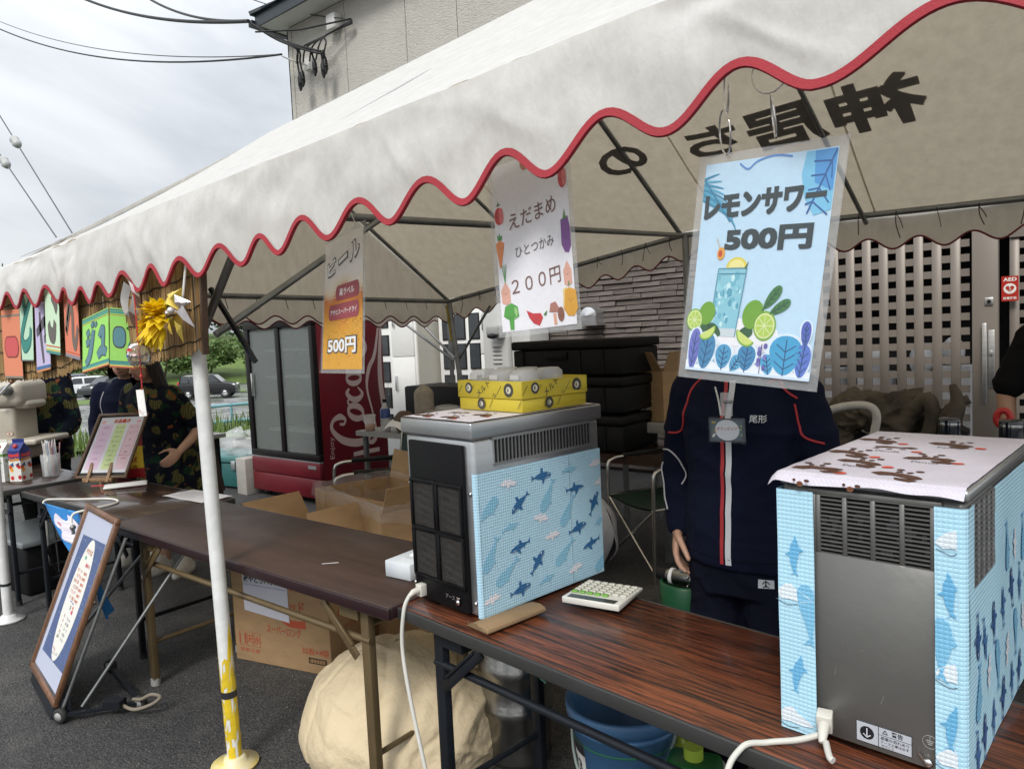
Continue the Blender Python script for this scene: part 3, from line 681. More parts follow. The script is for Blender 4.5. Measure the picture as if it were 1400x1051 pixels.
m = MB(); m.ball((-4.95, 5.82, 1.45), (.06, .07, .03), 12, 8); m.build('lens', M_blk, lamp)

# ---- overhead cables
M_cab = mat('black cable', (.012, .012, .013), .6)
M_thin = mat('grey steel cable', (.10, .10, .105), .5, .4)
def cable(label, a, b, sag, r, m=M_cab, n=24):
    a, b = V(a), V(b); mb = MB(); mb.tube([a.lerp(b, i/n)-V((0, 0, sag*4*(i/n)*(1-i/n))) for i in range(n+1)], r, 6)
    o = mb.build('cable', m); tag(o, label, 'cable'); return o
cable('thick twisted black cable, upper of two, from the sky to the roof corner', (-14.3, 7.06, 8.27), (-9.0, 5.75, 5.88), .12, .022)
cable('thick black cable, lower of two, from the sky to the roof corner', (-18.2, 6.63, 9.84), (-8.95, 5.74, 5.86), .3, .026)
cable('thin grey cable across the sky, upper of the left pair', (-18.95, 5.94, 8.92), (-8.7, 6.0, 5.42), .28, .008, M_thin)
cable('twisted black cable across the sky, lower of the left pair', (-18.95, 5.92, 8.755), (-8.62, 6.0, 5.40), .34, .014)
cable('thin black cable from the top edge down to the meter box', (-11.37, 6.79, 7.49), (-7.6, 6.25, 5.64), .1, .008)
cable('grey guy wire with insulator, upper right of the pair at far left', (-15.7, 4.49, 6.484), (-12.0, 4.45, 3.3), .0, .011, M_thin)
cable('grey guy wire with insulator, lower left of the pair at far left', (-16.6, 4.5, 6.3), (-12.2, 4.3, 3.25), .0, .011, M_thin)
M_ins = mat('grey porcelain insulator', (.42, .43, .42), .3)
for (x, y, z), lab in (((-14.05, 4.47, 5.06), 'porcelain egg insulator on the upper right guy wire'), ((-14.42, 4.4, 4.78), 'porcelain egg insulator on the lower left guy wire')):
    m = MB(); T = (V((3.7, 0, -3.15)).normalized()).to_track_quat('Z', 'Y').to_matrix().to_4x4(); m.lathe([(0, -.14), (.05, -.13), (.075, -.06), (.055, 0), (.075, .06), (.05, .13), (0, .14)], (x, y, z), 14, M=T); single(m, 'insulator', M_ins, lab, 'insulator')
# drop bracket with hanging connectors
CB = thing('cable_drop', 'tangle of black service cables and connectors hanging on the cream wall corner', 'cable', (-8.2, 6.3, 5.1))
rnd = random.Random(5)
for k, (x, zb) in enumerate([(-8.5, 5.02), (-8.44, 5.06), (-8.16, 5.13), (-7.98, 5.06), (-7.93, 5.1)]):
    m = MB(); m.tube(spline([(-8.95, 5.76, 5.84), (-8.72+.02*k, 6.0, 5.66-.02*k), (lerp(x, -8.3, .2), 6.12, 5.48-.05*k), (x, 6.16, 5.3), (x, 6.18, zb+.1)], 8), .014, 6); m.build('cable_strand', M_cab, CB)
    m = MB(); m.tube([(x, 6.18, zb+.13), (x, 6.18, zb+.08), (x+.01, 6.18, zb-.03), (x+.02, 6.17, zb-.1)], [.016, .032, .034, .012], 8); m.ball((x+.03, 6.17, zb), (.03, .03, .025), 8, 6); m.build('connector', M_blk, CB)
for k in range(5):
    m = MB(); a = V((-8.5+.14*k, 6.15, 5.28-.02*k)); m.tube(spline([a, a+V((.12, -.02, .16)), (-7.9, 6.2, 5.5), (-7.48, 6.3, 5.6-.01*k)], 8), .012, 6); m.build('cable_strand', M_cab, CB)
m = MB(); m.tube([(-8.9, 5.8, 5.72), (-8.3, 6.1, 5.66), (-7.5, 6.3, 5.62)], .012, 6); m.build('cable_strand', M_cab, CB)
m = MB(); m.bb((-8.55, YW-.1, 5.24), (-8.43, YW, 5.4)); m.tube([(-8.49, YW-.1, 5.3), (-8.55, 6.1, 5.33), (-8.62, 6.0, 5.38)], .012, 6); m.build('wall_bracket', M_soff, CB)

# ================================================================ TENT
M_fab = add_translucent(mat('worn off white tent canvas', (.665, .655, .63), .62, col2=(.79, .785, .765), vs=15, bump=.4, bs=38, stretch=(1, 1, .45)), .33, (1.0, .88, .69))
M_trim = mat('red woven binding tape', (.34, .02, .032), .7, var=.1, bump=.2, bs=300)
TENT = thing('festival_tent', 'long off white canvas festival tent with red scalloped valance', 'tent', (-2.35, 3.1, 0))
FY, RY, BY = 1.2, 3.14, 4.94
EX = [-4.72, -4.31, -3.23, -2.34, -1.7, -1.14, -.84, -.6, -.25, 0, 1.2, 2.5]
EZ = [1.86, 1.872, 1.913, 1.947, 1.971, 1.992, 2.004, 2.013, 2.027, 2.04, 2.09, 2.14]
def ez(x): return interp(x, EX, EZ)
def rz_(x): return interp(x, [-4.75, -4.43, -2.28, 0, 2.5], [3.02, 3.04, 3.18, 3.28, 3.3])
def bz(x): return interp(x, [-4.72, -2.26, -1.15, -.56, 2.5], [1.815, 2.15, 2.105, 2.08, 2.12])
X0, X1 = -4.72, 2.45
def wr(x, y, s=1.): return s*(.012*nz(x*1.3, y*1.3, 3)+.005*nz(x*3.1+y*2, y*3.7, 7))
def front_fn(a, b):
    x = lerp(X0, X1, a); y = lerp(FY, RY, b); z = lerp(ez(x), rz_(x), b)
    sag = -.05*math.sin(PI*b)*(1-.0)+wr(x, y)*math.sin(PI*min(1, b*1.1)*.95+.1)
    # creases radiating near the eave
    sag += .010*math.exp(-b*5)*abs(nz(x*6, 0, 9))*2
    return V((x, y, z+sag))
def rear_fn(a, b):
    x = lerp(X0, X1, a); y = lerp(RY, BY, b); z = lerp(rz_(x), bz(x), b)
    tie = .5-.5*math.cos(2*PI*(x+2.26)/2.4)
    return V((x, y, z-.055*math.sin(PI*b)-.03*b*b*tie*(1-b*.3)+.8*wr(x, y, 1)*math.sin(PI*b)))
m = MB(); m.grid(front_fn, 200, 40); m.build('front_roof_panel', M_fab, TENT)
m = MB(); m.grid(rear_fn, 120, 30); m.build('rear_roof_panel', M_fab, TENT)
for xs in (-3.4, -2.0, -1.05, .8):
    m = MB(); m.grid(lambda a, b: rear_fn((xs+.012*(a-.5)-X0)/(X1-X0), b)+V((0, -.001, -.0045)), 2, 30); m.build('seam_strip', M_fab, TENT)
LOW = [-5.0, -4.62, -4.40, -4.18, -3.939, -3.74, -3.513, -3.286, -3.12, -2.951, -2.778, -2.536, -2.325, -2.129, -1.921, -1.736, -1.524, -1.287, -1.042, -.818, -.574, -.323, .03, .36, .7, .98, 1.16, 1.34, 1.62, 1.9, 2.2, 2.5]
LZ = {-4.4: 1.672, -3.939: 1.677, -3.74: 1.672, -3.513: 1.664, -3.286: 1.668, -3.12: 1.648, -2.951: 1.644, -2.778: 1.655, -2.325: 1.659, -1.921: 1.686, -1.524: 1.714, -1.042: 1.731, -.818: 1.75, -.574: 1.781, -.323: 1.797, 0: 1.784, 2.5: 1.86}
lzx = sorted(LZ); lzz = [LZ[k] for k in lzx]
def scal(x):
    for i in range(len(LOW)-1):
        if LOW[i] <= x <= LOW[i+1]:
            ph = (x-LOW[i])/(LOW[i+1]-LOW[i]); amp = min(.036, .17*(LOW[i+1]-LOW[i]))
            return interp(x, lzx, lzz)+amp*(1-math.cos(2*PI*ph))
    return interp(x, lzx, lzz)
def val_y(x, b):   # hangs from the eave with folds; b 0 top .. 1 bottom
    w = max(0, min(1, (-1.9-x)/.5)); k = lerp(.42*b+.12*math.sin(PI*b), math.sin(PI*min(1, b*.6)), w)
    return FY-.012-.055*k-.02*b*nz(x*2.2, 1.5)-.010*b*nz(x*5.5, 4)
def val_fn(xa, xb, dy=0):
    def f(a, b):
        x = lerp(xa, xb, a); zt = ez(x); zb_ = scal(x); z = lerp(zt, zb_, b)
        y = val_y(x, b)+dy
        y += .010*nz(x*6+z*2, z*9, 2)*math.sin(PI*b)+.03*max(0, nz(x*3.2+z*3, z*4, 8))*math.exp(-((b-.1)/.13)**2)
        y += .012*(1-min(1, 5*abs(nz(x*2.3-z*2.2, z*1.2, 5))))*math.exp(-((b-.3)/.3)**2)-.006*(1-min(1, 7*abs(nz(x*3.7+z*3, z*2, 15))))*math.sin(PI*b)
        return V((x, y, z))
    return f
for xa, xb, dy in ((X0, -3.13, 0), (-3.15, X1, -.006)):
    n = int((xb-xa)*80); f = val_fn(xa, xb, dy); m = MB(); m.grid(f, n, 26); v = m.build('valance', M_fab, TENT)
    m = MB(); n = int((xb-xa)*90)
    pts = [f(i/n, 1.0) for i in range(n+1)]
    # flat tape folded over the hem: follows the curve with constant width
    A = []
    for i, p in enumerate(pts):
        d = (pts[min(i+1, n)]-pts[max(i-1, 0)]).normalized(); up = V((-d.z, 0, d.x)).normalized()
        A.append((p, up))
    vs = []; w = .0135
    for p, up in A:
        vs += [p+up*w+V((0, -.003, 0)), p-up*.001+V((0, -.0055, 0)), p-up*.003, p-up*.001+V((0, .0055, 0)), p+up*w+V((0, .003, 0))]
    m.add(vs, [(5*i+j, 5*i+5+j, 5*i+6+j, 5*i+1+j) for i in range(n) for j in range(4)], smooth=False); m.build('red_binding', M_trim, v)
    if xa < -3.14: continue
    # white stitching on the tape and overlapped seams of the hanging cloth, only where they show
    m = MB(); nn = int((.35+1.6)/.011)
    for k in range(nn):
        x = -1.6+k*.011
        if k % 4 == 3: continue
        p = f((x-xa)/(xb-xa), 1.); q = f((x+.007-xa)/(xb-xa), 1.); d = (q-p).normalized(); up = V((-d.z, 0, d.x)); o_ = up*.0098+V((0, -.0046, 0)); m.bar(p+o_, q+o_, .0011, .0009)
    m.build('stitching', M_str, v, kind='stuff')
    for xs in (-2.62, -1.38, -.22):
        m = MB(); m.grid(lambda a, b: f((xs+.028*(a-.5)+.02*b-xa)/(xb-xa), .02+.93*b)+V((0, -.0022, 0)), 2, 20); m.build('seam_strip', M_fab, v)
# rear valance
def rear_val(a, b):
    x = lerp(X0, X1, a); zt = rear_fn(a, 1).z; zb_ = zt-.175+.034*math.cos(2*PI*x/.275)
    return V((x, BY+.015+.02*b*nz(x*2, 3)+.006*nz(x*7, b*3), lerp(zt, zb_, b)))
m = MB(); m.grid(rear_val, 300, 8); rv = m.build('valance', M_fab, TENT)
M_trimd = mat('dark red binding tape', (.16, .02, .03), .7)
def trim(fn, n, parent, r=.006, mt=M_trimd):
    m = MB(); m.tube([fn(i/n, 1.) for i in range(n+1)], r, 5); m.build('red_binding', mt, parent)
trim(rear_val, 400, rv)
# left gable: triangle, cross bar and its own valance (two layers)
def gable(a, b):
    y = lerp(FY, BY, a); top = lerp(ez(X0), rz_(X0), min(1, (y-FY)/(RY-FY))) if y < RY else lerp(rz_(X0), bz(X0), (y-RY)/(BY-RY))
    bot = lerp(1.84, 1.80, a); return V((X0-.005-.03*math.sin(PI*b)*math.sin(PI*a)+.012*nz(y*2, b*2), y, lerp(max(top-.02, bot), bot, b)))
m = MB(); m.grid(gable, 40, 12); m.build('gable_panel', M_fab, TENT)
for k, (dx, dz, ph) in enumerate(((0, 0, 0), (-.16, -.03, .5))):
    def gv(a, b, dx=dx, dz=dz, ph=ph):
        y = lerp(FY, BY, a); zt = lerp(1.83, 1.79, a); zb_ = zt-.165+dz+.03*math.cos(2*PI*(y/.28+ph))
        return V((X0+dx+.02*b*nz(y*2.3, k*5), y, lerp(zt, zb_, b)))
    m = MB(); m.grid(gv, 170, 8); gvo = m.build('valance', M_fab, TENT); trim(gv, 240, gvo)
# frame
PX = [-4.68, -2.33, .02, 2.37]
def fz(x): return ez(x)-.03
for i in range(3):
    for (a, b) in ((V((PX[i], 1.245, fz(PX[i]))), V((PX[i+1], 1.245, fz(PX[i+1])))), (V((PX[i], 4.9, bz(PX[i])-.03)), V((PX[i+1], 4.9, bz(PX[i+1])-.03))), (V((PX[i], RY, rz_(PX[i])-.05)), V((PX[i+1], RY, rz_(PX[i+1])-.05)))):
        m = MB(); m.cyl(a, b, .019, n=10); m.build('eave_bar' if a.y != RY else 'ridge_bar', M_steel, TENT)
for i, x in enumerate(PX):
    m = MB(); m.cyl((x, 1.245, fz(x)), (x, RY, rz_(x)-.07), .017, n=10); m.build('rafter', M_steel, TENT)
    m = MB(); m.cyl((x, RY, rz_(x)-.07), (x, 4.9, bz(x)-.03), .017, n=10); m.build('rafter', M_steel, TENT)
    if i in (0, 1, 3): m = MB(); m.cyl((x+.01, 1.25, fz(x)), (x+.01, 4.9, bz(x)-.03), .017, n=10); m.build('tie_bar', M_steel, TENT)
for x in (-1.15, -3.5, 1.2):
    m = MB(); m.cyl((x-.12, RY, rz_(x)-.07), (x+.05, 4.9, bz(x)-.07), .014, n=8); m.build('rafter', M_steel, TENT)
m = MB(); m.cyl((X0+.04, 1.25, 1.83), (X0+.04, 4.9, 1.79), .02, n=10); m.build('tie_bar', M_steel, TENT)
M_blktape = mat('black vinyl tape', (.02, .02, .022), .5)
def pole(x, y, ztop, dx=0, dy=0, paint=True, r=.0245, mt=M_whp):
    m = MB(); top = V((x+dx, y+dy, ztop)); b = V((x, y, .02)); m.cyl(b, top, r, n=18); p = m.build('pole', mt, TENT)
    m = MB(); m.lathe([(0, 0), (.078, 0), (.08, .008), (.04, .012), (.036, .03), (.03, .034), (0, .034)], (x, y, .002), 24); m.build('base_plate', M_yel if paint else M_whp, p)
    if paint:
        q = lambda t: b.lerp(top, t); m = MB()
        vs = []; fs = []; rnd = random.Random(9); K = 26
        for j in range(K+1):
            for i in range(19):
                a = 2*PI*i/18; t = j/K*(.265+.05*math.sin(a*2+1)+.03*math.sin(a*5)); c = q(t/ztop*1.45); vs.append(c+V((math.cos(a), math.sin(a), 0))*(r+.0008))
        m.add(vs, [(j*19+i, j*19+i+1, j*19+20+i, j*19+19+i) for j in range(K) for i in range(18) if not (rnd.random() < .25 and i % 18 in (3, 4, 5, 6, 7, 13)) and nz(i*.5, j*.35, 2) < .22], smooth=True)
        m.build('paint_band', M_chipy, p)
    m = MB(); a = b.lerp(top, .118 if paint else .10); c = b.lerp(top, .13 if paint else .108); m.cyl(a, c, r+.0018, n=18); m.build('tape_band', M_blktape, p)
    return p
M_chipy = mat('chipped yellow band paint', (.70, .50, .02), .5, var=.15, vs=30)
pole(-2.327, 1.237, fz(-2.33), -.085, .018)
pole(-4.692, 1.245, fz(-4.69), .05, 0, False)
pole(.03, 1.237, fz(0), 0, 0, False); pole(2.37, 1.237, fz(2.37), 0, 0, False)
for x, dx in ((-4.68, -.05), (-2.3, 0), (.02, 0), (2.37, 0)): pole(x+(.22 if x == -4.68 else 0), 4.9, bz(x)-.04, (-.22 if x == -4.68 else 0), 0, False, .024, M_steel)
M_yt = mat('yellow reflective tape', (.38, .30, .03), .5)
m = MB(); m.cyl((-4.655, 4.9, 1.42), (-4.69, 4.9, 1.76), .0262, n=14); m.build('yellow_sleeve', M_yt, TENT)
# second dark pole and corner struts at the rear left
m = MB(); m.cyl((-4.93, 5.15, 0), (-4.93, 5.15, 1.7), .022, n=10); m.build('pole', M_steel, TENT)
for a, b in (((-5.3, 5.0, 1.72), (-4.92, 5.1, 1.32)), ((-4.92, 5.1, 1.32), (-4.66, 4.92, 1.26)), ((-4.2, 4.92, 1.72), (-4.6, 4.92, 1.26)), ((-5.55, 4.75, 1.85), (-4.66, 4.9, 1.24))):
    m = MB(); m.cyl(a, b, .0125, n=8); m.build('strut', M_steel, TENT)
# front left corner diagonal struts near the white pole
for a, b, r in (((-2.36, 1.26, 1.52), (-1.95, 1.25, 1.93), .014), ((-2.36, 1.30, 1.50), (-2.3, 2.1, 2.0), .013)):
    m = MB(); m.cyl(a, b, r, n=8); m.build('strut', M_steel, TENT)
m = MB(); m.bar((-2.37, 1.30, 1.66), (-2.22, 1.36, 1.40), .014, .014); m.build('strut', M_blm, TENT)
# tie strings along the eaves
M_tie = mat('dark tie string', (.07, .045, .035), .8); m = MB(); rnd = random.Random(2)
for k in range(34):
    x = -4.5+k*.21; z = bz(x)-.03; h = rnd.uniform(.07, .15)
    m.tube(spline([(x, 4.88, z+.02), (x+rnd.uniform(-.02, .02), 4.87, z-h*.4), (x+rnd.uniform(-.03, .03), 4.88, z-h)], 4), .003, 4)
    if k % 2: m.tube(spline([(x, 4.88, z+.0), (x+.025, 4.87, z-.04), (x+.035, 4.88, z-h*.6)], 4), .003, 4)
for k in range(14):
    y = 1.7+k*.24; m.tube([(X0+.05, y, 1.80), (X0+.05, y+.02, 1.72)], .003, 4)
m.build('tie_string', M_tie, TENT, kind='stuff')
# big brush lettering on the rear roof slope, seen from inside (so it reads mirrored), and one on the front slope
M_ink = add_translucent(mat('grey black tent lettering', (.44, .42, .40), .7), .6)
def rear_uv(x, s):
    b = s; p = rear_fn((x-X0)/(X1-X0), b); return p
def rear_txt(cx, cb, kx):
    def f(x, y, l=0.): p = rear_fn((cx+x-X0)/(X1-X0), max(0, min(1, cb-y/2.1))); return p+V((0, -.006, -.011-l))
    return f
for ch, cx, cb, h in (('神', -.875, .555, .33), ('居', -1.34, .565, .30), ('ち', -1.76, .565, .24), ('の', -2.36, .56, .24)):
    m = MB(); m.text(ch, rear_txt(cx, cb, 1), 0, 0, h, (1, 1, 1), .045, h*1.36, flip=True, rot=.06); m.build('brush_lettering', M_ink, TENT, kind='stuff')
for ch, x0 in (('古', -4.62),):
    def f(x, y, l=0., x0=x0): p = front_fn((x0+x-X0)/(X1-X0), max(0, min(1, .22+y/2.3))); return p+V((0, -.004, .012))
    m = MB(); m.text(ch, f, 0, 0, .34, (1, 1, 1), .03, .36); m.build('brush_lettering', M_ink, TENT)

# ================================================================ FOLDING TABLES
M_top_tan = wood('dark brown laminate', (.035, .019, .014), (.075, .041, .030), .46, 0, 1.2, .0, (.3, .7))
M_top_red = wood('rosewood laminate', (.018, .010, .008), (.23, .066, .026), .32, 0, 1.4, .10, (.41, .62))
M_top_dk = wood('dark walnut laminate', (.030, .018, .013), (.065, .038, .026), .22, 0, .8, .4, (.3, .7))
M_edge_r = mat('maroon plastic edge', (.022, .008, .010), .35)
M_edge_g = mat('dark grey plastic edge', (.035, .035, .034), .45, var=.15)
M_gold = mat('olive gold painted steel', (.155, .11, .055), .4, .35, var=.12, bump=.06)
def table(name, label, loc, rz, Lg, W, top, edge, leg, lw=.036, insets=(.2, .2), th=.034):
    t = thing(name, label, 'table', loc, rz, 'folding tables in a row under the tent edge')
    m = MB(); m.bb((.004, .004, .7-th+.002), (Lg-.004, W-.004, .7)); m.build('tabletop', top, t, local=True, bevel=.002, seg=1)
    m = MB(); e = .006
    m.bb((-e, -e, .7-th), (Lg+e, .0035, .6995)); m.bb((-e, W-.0035, .7-th), (Lg+e, W+e, .6995)); m.bb((-e, .004, .7-th), (.0035, W-.004, .6995)); m.bb((Lg-.0035, .004, .7-th), (Lg+e, W-.004, .6995))
    m.build('edge_band', edge, t, local=True, bevel=.003, seg=2)
    for y in (.045, W-.045):
        m = MB(); m.bb((.05, y-.012, .7-th-.024), (Lg-.05, y+.012, .7-th-.001)); m.build('top_rail', leg, t, local=True)
        m = MB(); m.cyl((insets[0]-.02, y+.0, .555), (Lg-insets[1]+.02, y, .555), .011, n=10); m.build('shelf_rail', leg, t, local=True)
    for x, s in ((insets[0], 1), (Lg-insets[1], -1)):
        for y in (.05, W-.05):
            m = MB(); m.bar((x, y, .024), (x, y, .7-th-.003), lw, lw*.75, up=(0, 1, 0)); l = m.build('leg', leg, t, local=True, bevel=.003)
            m = MB(); m.cyl((x, y, .0), (x, y, .03), lw*.56, n=12); m.build('foot_cap', M_rub if leg is M_blm else M_gry, l, local=True)
            m = MB(); m.bar((x+s*.03, y-.022*(1 if y < W/2 else -1), .5), (x+s*.19, y-.022*(1 if y < W/2 else -1), .645), .03, .007, up=(0, 1, 0)); m.bar((x+s*.045, y-.024*(1 if y < W/2 else -1), .535), (x+s*.165, y-.024*(1 if y < W/2 else -1), .64), .008, .012, up=(0, 1, 0)); m.build('folding_brace', leg, t, local=True, bevel=.001, seg=1)
            m = MB(); m.bb((x+s*.02, y-.02, .615), (x+s*.11, y+.02, .664)); m.build('leg_bracket', leg, t, local=True)
        m = MB(); m.cyl((x, .06, .19), (x, W-.06, .19), .0095, n=10); m.build('stretcher', leg, t, local=True)
        m = MB(); m.cyl((x, .06, .60), (x, W-.06, .60), .0095, n=10); m.build('stretcher', leg, t, local=True)
    return t
T_tan = table('folding_table', 'dark brown topped folding table on olive gold legs, third from the left', (-3.41, 1.312, 0), R(-.3), 1.868, .50, M_top_tan, M_edge_r, M_gold, .036, (.22, .16))
T_red = table('folding_table', 'rosewood topped folding table with black legs under the two ice machines', (-1.553, 1.338, -.004), R(-6.6), 1.87, .47, M_top_red, M_edge_g, M_blm, .036, (.14, .16))
T_mid = table('folding_table', 'glossy dark folding table carrying the small easel and the phone', (-4.75, 1.385, -.006), R(1.), 1.37, .49, M_top_dk, M_edge_g, M_blm, .03, (.1, .14))
T_left = table('folding_table', 'dark folding table at far left under the shaved ice machine and cartons', (-6.62, 1.30, 0), R(.5), 1.76, .5, M_top_dk, M_edge_g, M_blm, .03, (.1, .06))
# small scuffs on the brown table
m = MB()
for k in range(5): m.box((-2.40+.026*k, 1.47+.019*k, .7005), (.018, .004, .0012), .5)
for k in range(2): m.box((-2.0+.008*k, 1.64, .7005), (.006, .003, .001), .3)
m = MB(); m.bar((-2.055, 1.455, .7008), (-2.015, 1.495, .7008), .003, .001); single(m, 'tape_scrap', M_pap, 'tiny white tape scrap on the brown table top', 'tape')
# ================================================================ ICE MACHINES
M_ss = mat('stainless steel panel', (.50, .51, .52), .32, .85, var=.08, vs=2.5, stretch=(1, 1, 14), bump=.06, bs=70)
M_gpan = mat('dull grey steel panel', (.17, .168, .16), .42, .45, var=.07, vs=5, bump=.05)
M_matte = mat('matte black moulded plastic', (.005, .005, .006), .5, var=.15, bump=.1, bs=120, spec=.18)
SH = dict(
 orca=[(-.5, .12), (-.44, .05), (-.37, .02), (-.2, .09), (-.06, .12), (-.05, .24), (.0, .30), (.06, .28), (.07, .13), (.24, .12), (.4, .06), (.49, -.02), (.42, -.09), (.25, -.12), (.14, -.13), (.08, -.25), (.0, -.28), (.01, -.13), (-.2, -.08), (-.37, -.02), (-.45, -.04), (-.54, -.10), (-.5, .0)],
 shark=[(-.52, .17), (-.45, .06), (-.36, .02), (-.1, .08), (-.06, .2), (.0, .25), (.05, .11), (.25, .10), (.42, .06), (.52, .0), (.4, -.06), (.22, -.08), (.1, -.22), (.03, -.26), (.05, -.09), (-.12, -.07), (-.16, -.13), (-.2, -.06), (-.37, -.02), (-.44, -.1), (-.46, -.0)],
 whale=[(.5, -.02), (.49, .08), (.38, .16), (.15, .15), (-.12, .08), (-.38, .03), (-.5, .15), (-.48, .02), (-.55, -.1), (-.38, -.02), (-.12, -.09), (.06, -.15), (.12, -.24), (.2, -.16), (.38, -.13), (.46, -.08)],
 dolphin=[(-.5, .14), (-.42, .03), (-.2, .11), (-.02, .13), (.0, .25), (.08, .13), (.26, .10), (.36, .03), (.5, .0), (.38, -.06), (.22, -.10), (.14, -.22), (.1, -.11), (-.15, -.05), (-.36, -.02), (-.5, -.08), (-.44, .02)],
 ghost=[(-.45, .02), (-.3, .05), (-.15, .2), (-.03, .10), (.08, .24), (.15, .09), (.3, .12), (.42, .02), (.3, -.07), (.1, -.05), (.02, -.2), (-.06, -.06), (-.25, -.08)])
def creature(mb, kind, x, y, s, rot, col, fn, mir=1):
    c, q = math.cos(rot), math.sin(rot)
    P = [(x+(a*mir*c-b*q)*s, y+(a*mir*q+b*c)*s) for a, b in SH[kind]]
    if mir < 0: P = P[::-1]
    mb.poly(P, fn, col)
    def at(a, b): return (x+(a*mir*c-b*q)*s, y+(a*mir*q+b*c)*s)
    f2 = lifted(fn, .0003)
    if kind == 'orca': p = at(.33, .035); mb.disc(p[0], p[1], .045*s, f2, '#dfeaf2', .022*s, 8, rot); mb.poly([at(.45, -.05), at(.1, -.12), at(.25, -.075)], f2, '#cfe2ee')
    if kind in ('shark',): mb.poly([at(.46, -.02), at(.15, -.075), at(.3, -.03)], f2, '#bcd8ea')
DARK, MID, PALE, PINK = '#326a9c', '#8cc3de', '#9fd0e6', '#e6e6ee'
def sea_print(mb, fn, W, H, s=.078, seed=1, rotoff=0., cell=.138, clipx=None):
    rnd = random.Random(seed); r = 0; y = -.02; seq = ['orca', 'whale', 'shark', 'ghost', 'orca', 'dolphin', 'ghost', 'whale']
    while y < H+.02:
        x = -.03+(.052 if r % 2 else 0)+.01*rnd.random(); k = r*3
        while x < W+.03:
            kind = seq[k % 8]; k += 1
            col = {'orca': DARK, 'shark': DARK, 'whale': MID, 'dolphin': MID, 'ghost': PINK}[kind]
            rr = rotoff+rnd.uniform(-.25, .3)+(.75 if kind == 'whale' or (kind == 'orca' and rnd.random() < .35) else 0); sz = s*{'whale': 1.25, 'ghost': .95, 'dolphin': .8}.get(kind, 1.)
            m_ = 1 if rnd.random() < .55 else -1
            ext = .3*sz
            if ext < x < W-ext and ext < y < H-ext: creature(mb, kind, x, y, sz, rr, col, fn, m_)
            elif -.2*sz < x < W+.2*sz and -.1*sz < y < H+.1*sz:     # cut off at the sheet edge
                c, q = math.cos(rr), math.sin(rr); P = [(x+(a*m_*c-b*q)*sz, y+(a*m_*q+b*c)*sz) for a, b in SH[kind]]
                P = [(min(max(a, .001), W-.001), min(max(b, .001), H-.001)) for a, b in P]; Q = []
                for p in P:
                    if not Q or math.hypot(p[0]-Q[-1][0], p[1]-Q[-1][1]) > 1e-4: Q.append(p)
                if len(Q) > 3: mb.poly(Q if m_ > 0 else Q[::-1], fn, col)
            x += cell*rnd.uniform(.75, .95)
        y += .060; r += 1
def slots(mb, fn, x0, x1, y0, y1, n, vertical, gap):
    """bars between the slots of a vent, real strips in front of a dark recess"""
    for k in range(n+1):
        t = lerp(x0, x1, k/n) if vertical else lerp(y0, y1, k/n); d = gap
        P = [(t-d, y0), (t+d, y0), (t+d, y1), (t-d, y1)] if vertical else [(x0, t-d), (x1, t-d), (x1, t+d), (x0, t+d)]
        mb.add([fn(*p) for p in P]+[fn(p[0], p[1], -.006) for p in P], [(0, 1, 2, 3), (0, 4, 5, 1), (1, 5, 6, 2), (2, 6, 7, 3), (3, 7, 4, 0)])
PANDA_BR = '#5b3a2c'
def pandas(mb, fn, W, D, scale=1., seed=4, words=True):
    rnd = random.Random(seed); k = 0
    y = .055
    while y < D-.035:
        x = .05+(.05 if k % 2 else 0)
        while x < W-.05:
            s = scale*.040; f = fn; a = rnd.choice([0, .2, -.3, .1])
            t = rnd.random(); c, q = math.cos(a), math.sin(a)
            def at(p): return (x+(p[0]*c-p[1]*q)*s, y+(p[0]*q+p[1]*c)*s)
            if t < .7:
                for px, py, rx, ry in ((-.5, .62, .14, .12), (.12, .70, .14, .12), (-.33, .28, .1, .13), (.02, .32, .1, .13), (-.15, .12, .06, .04)): p = at((px, py)); mb.disc(p[0], p[1], rx*s, lifted(f, .0002+.0001*rnd.random()), PANDA_BR, ry*s, 9, a)
                mb.poly([at(p) for p in ((-.8, -.05), (-.4, .06), (.1, .04), (.5, -.02), (.8, -.25), (.62, -.52), (.2, -.42), (-.2, -.36), (-.5, -.56), (-.9, -.42))], f, PANDA_BR)
                mb.poly([at(p) for p in ((.05, -.62), (.45, -.55), (.85, -.62), (.75, -.95), (.25, -.9))], f, PANDA_BR)
            else:
                mb.poly([at(p) for p in ((-.8, .1), (-.4, .22), (.1, .12), (.5, .3), (.8, .12), (.6, -.1), (.2, -.02), (-.3, -.12), (-.7, -.14))], f, PANDA_BR)
                for px, py in ((-.6, -.4), (-.1, -.45), (.35, -.35)): p = at((px, py)); mb.disc(p[0], p[1], .13*s, f, PANDA_BR, .08*s, 8)
            if rnd.random() < .7 and x+1.05*s < W-.012: mb.disc(x+.95*s, y-.75*s, .2*s, f, '#d9573f', .18*s, 14)
            if words and rnd.random() < .6 and x+.3*s < W-.03 and y-1.05*s > .008: mb.text('Panda', f, x-.0*s, y-1.02*s, .0105*scale, '#4a4242', 0, res=2)
            x += .108*scale
        y += .070*scale; k += 1
def socket_cord(t, p, n, path, label, cat='cord'):
    m = MB(); p = V(p); n = V(n).normalized(); T = n.to_track_quat('Z', 'Y').to_matrix().to_4x4()
    m.box(p, (.026, .034, .024), M=T); m.tube([p+n*.012, p+n*.03, p+n*.045+V((0, 0, -.008))], [.011, .009, .006], 10); m.build('power_socket', M_plugw, t, bevel=.003)
    m = MB(); m.tube(spline(path, 10), .0058, 10); single(m, 'power_cord', M_cordw, label, cat)
M_plugw = mat('off white plug plastic', (.60, .58, .52), .45)
M_cordw = mat('off white rubber cord', (.56, .55, .50), .5, var=.08)

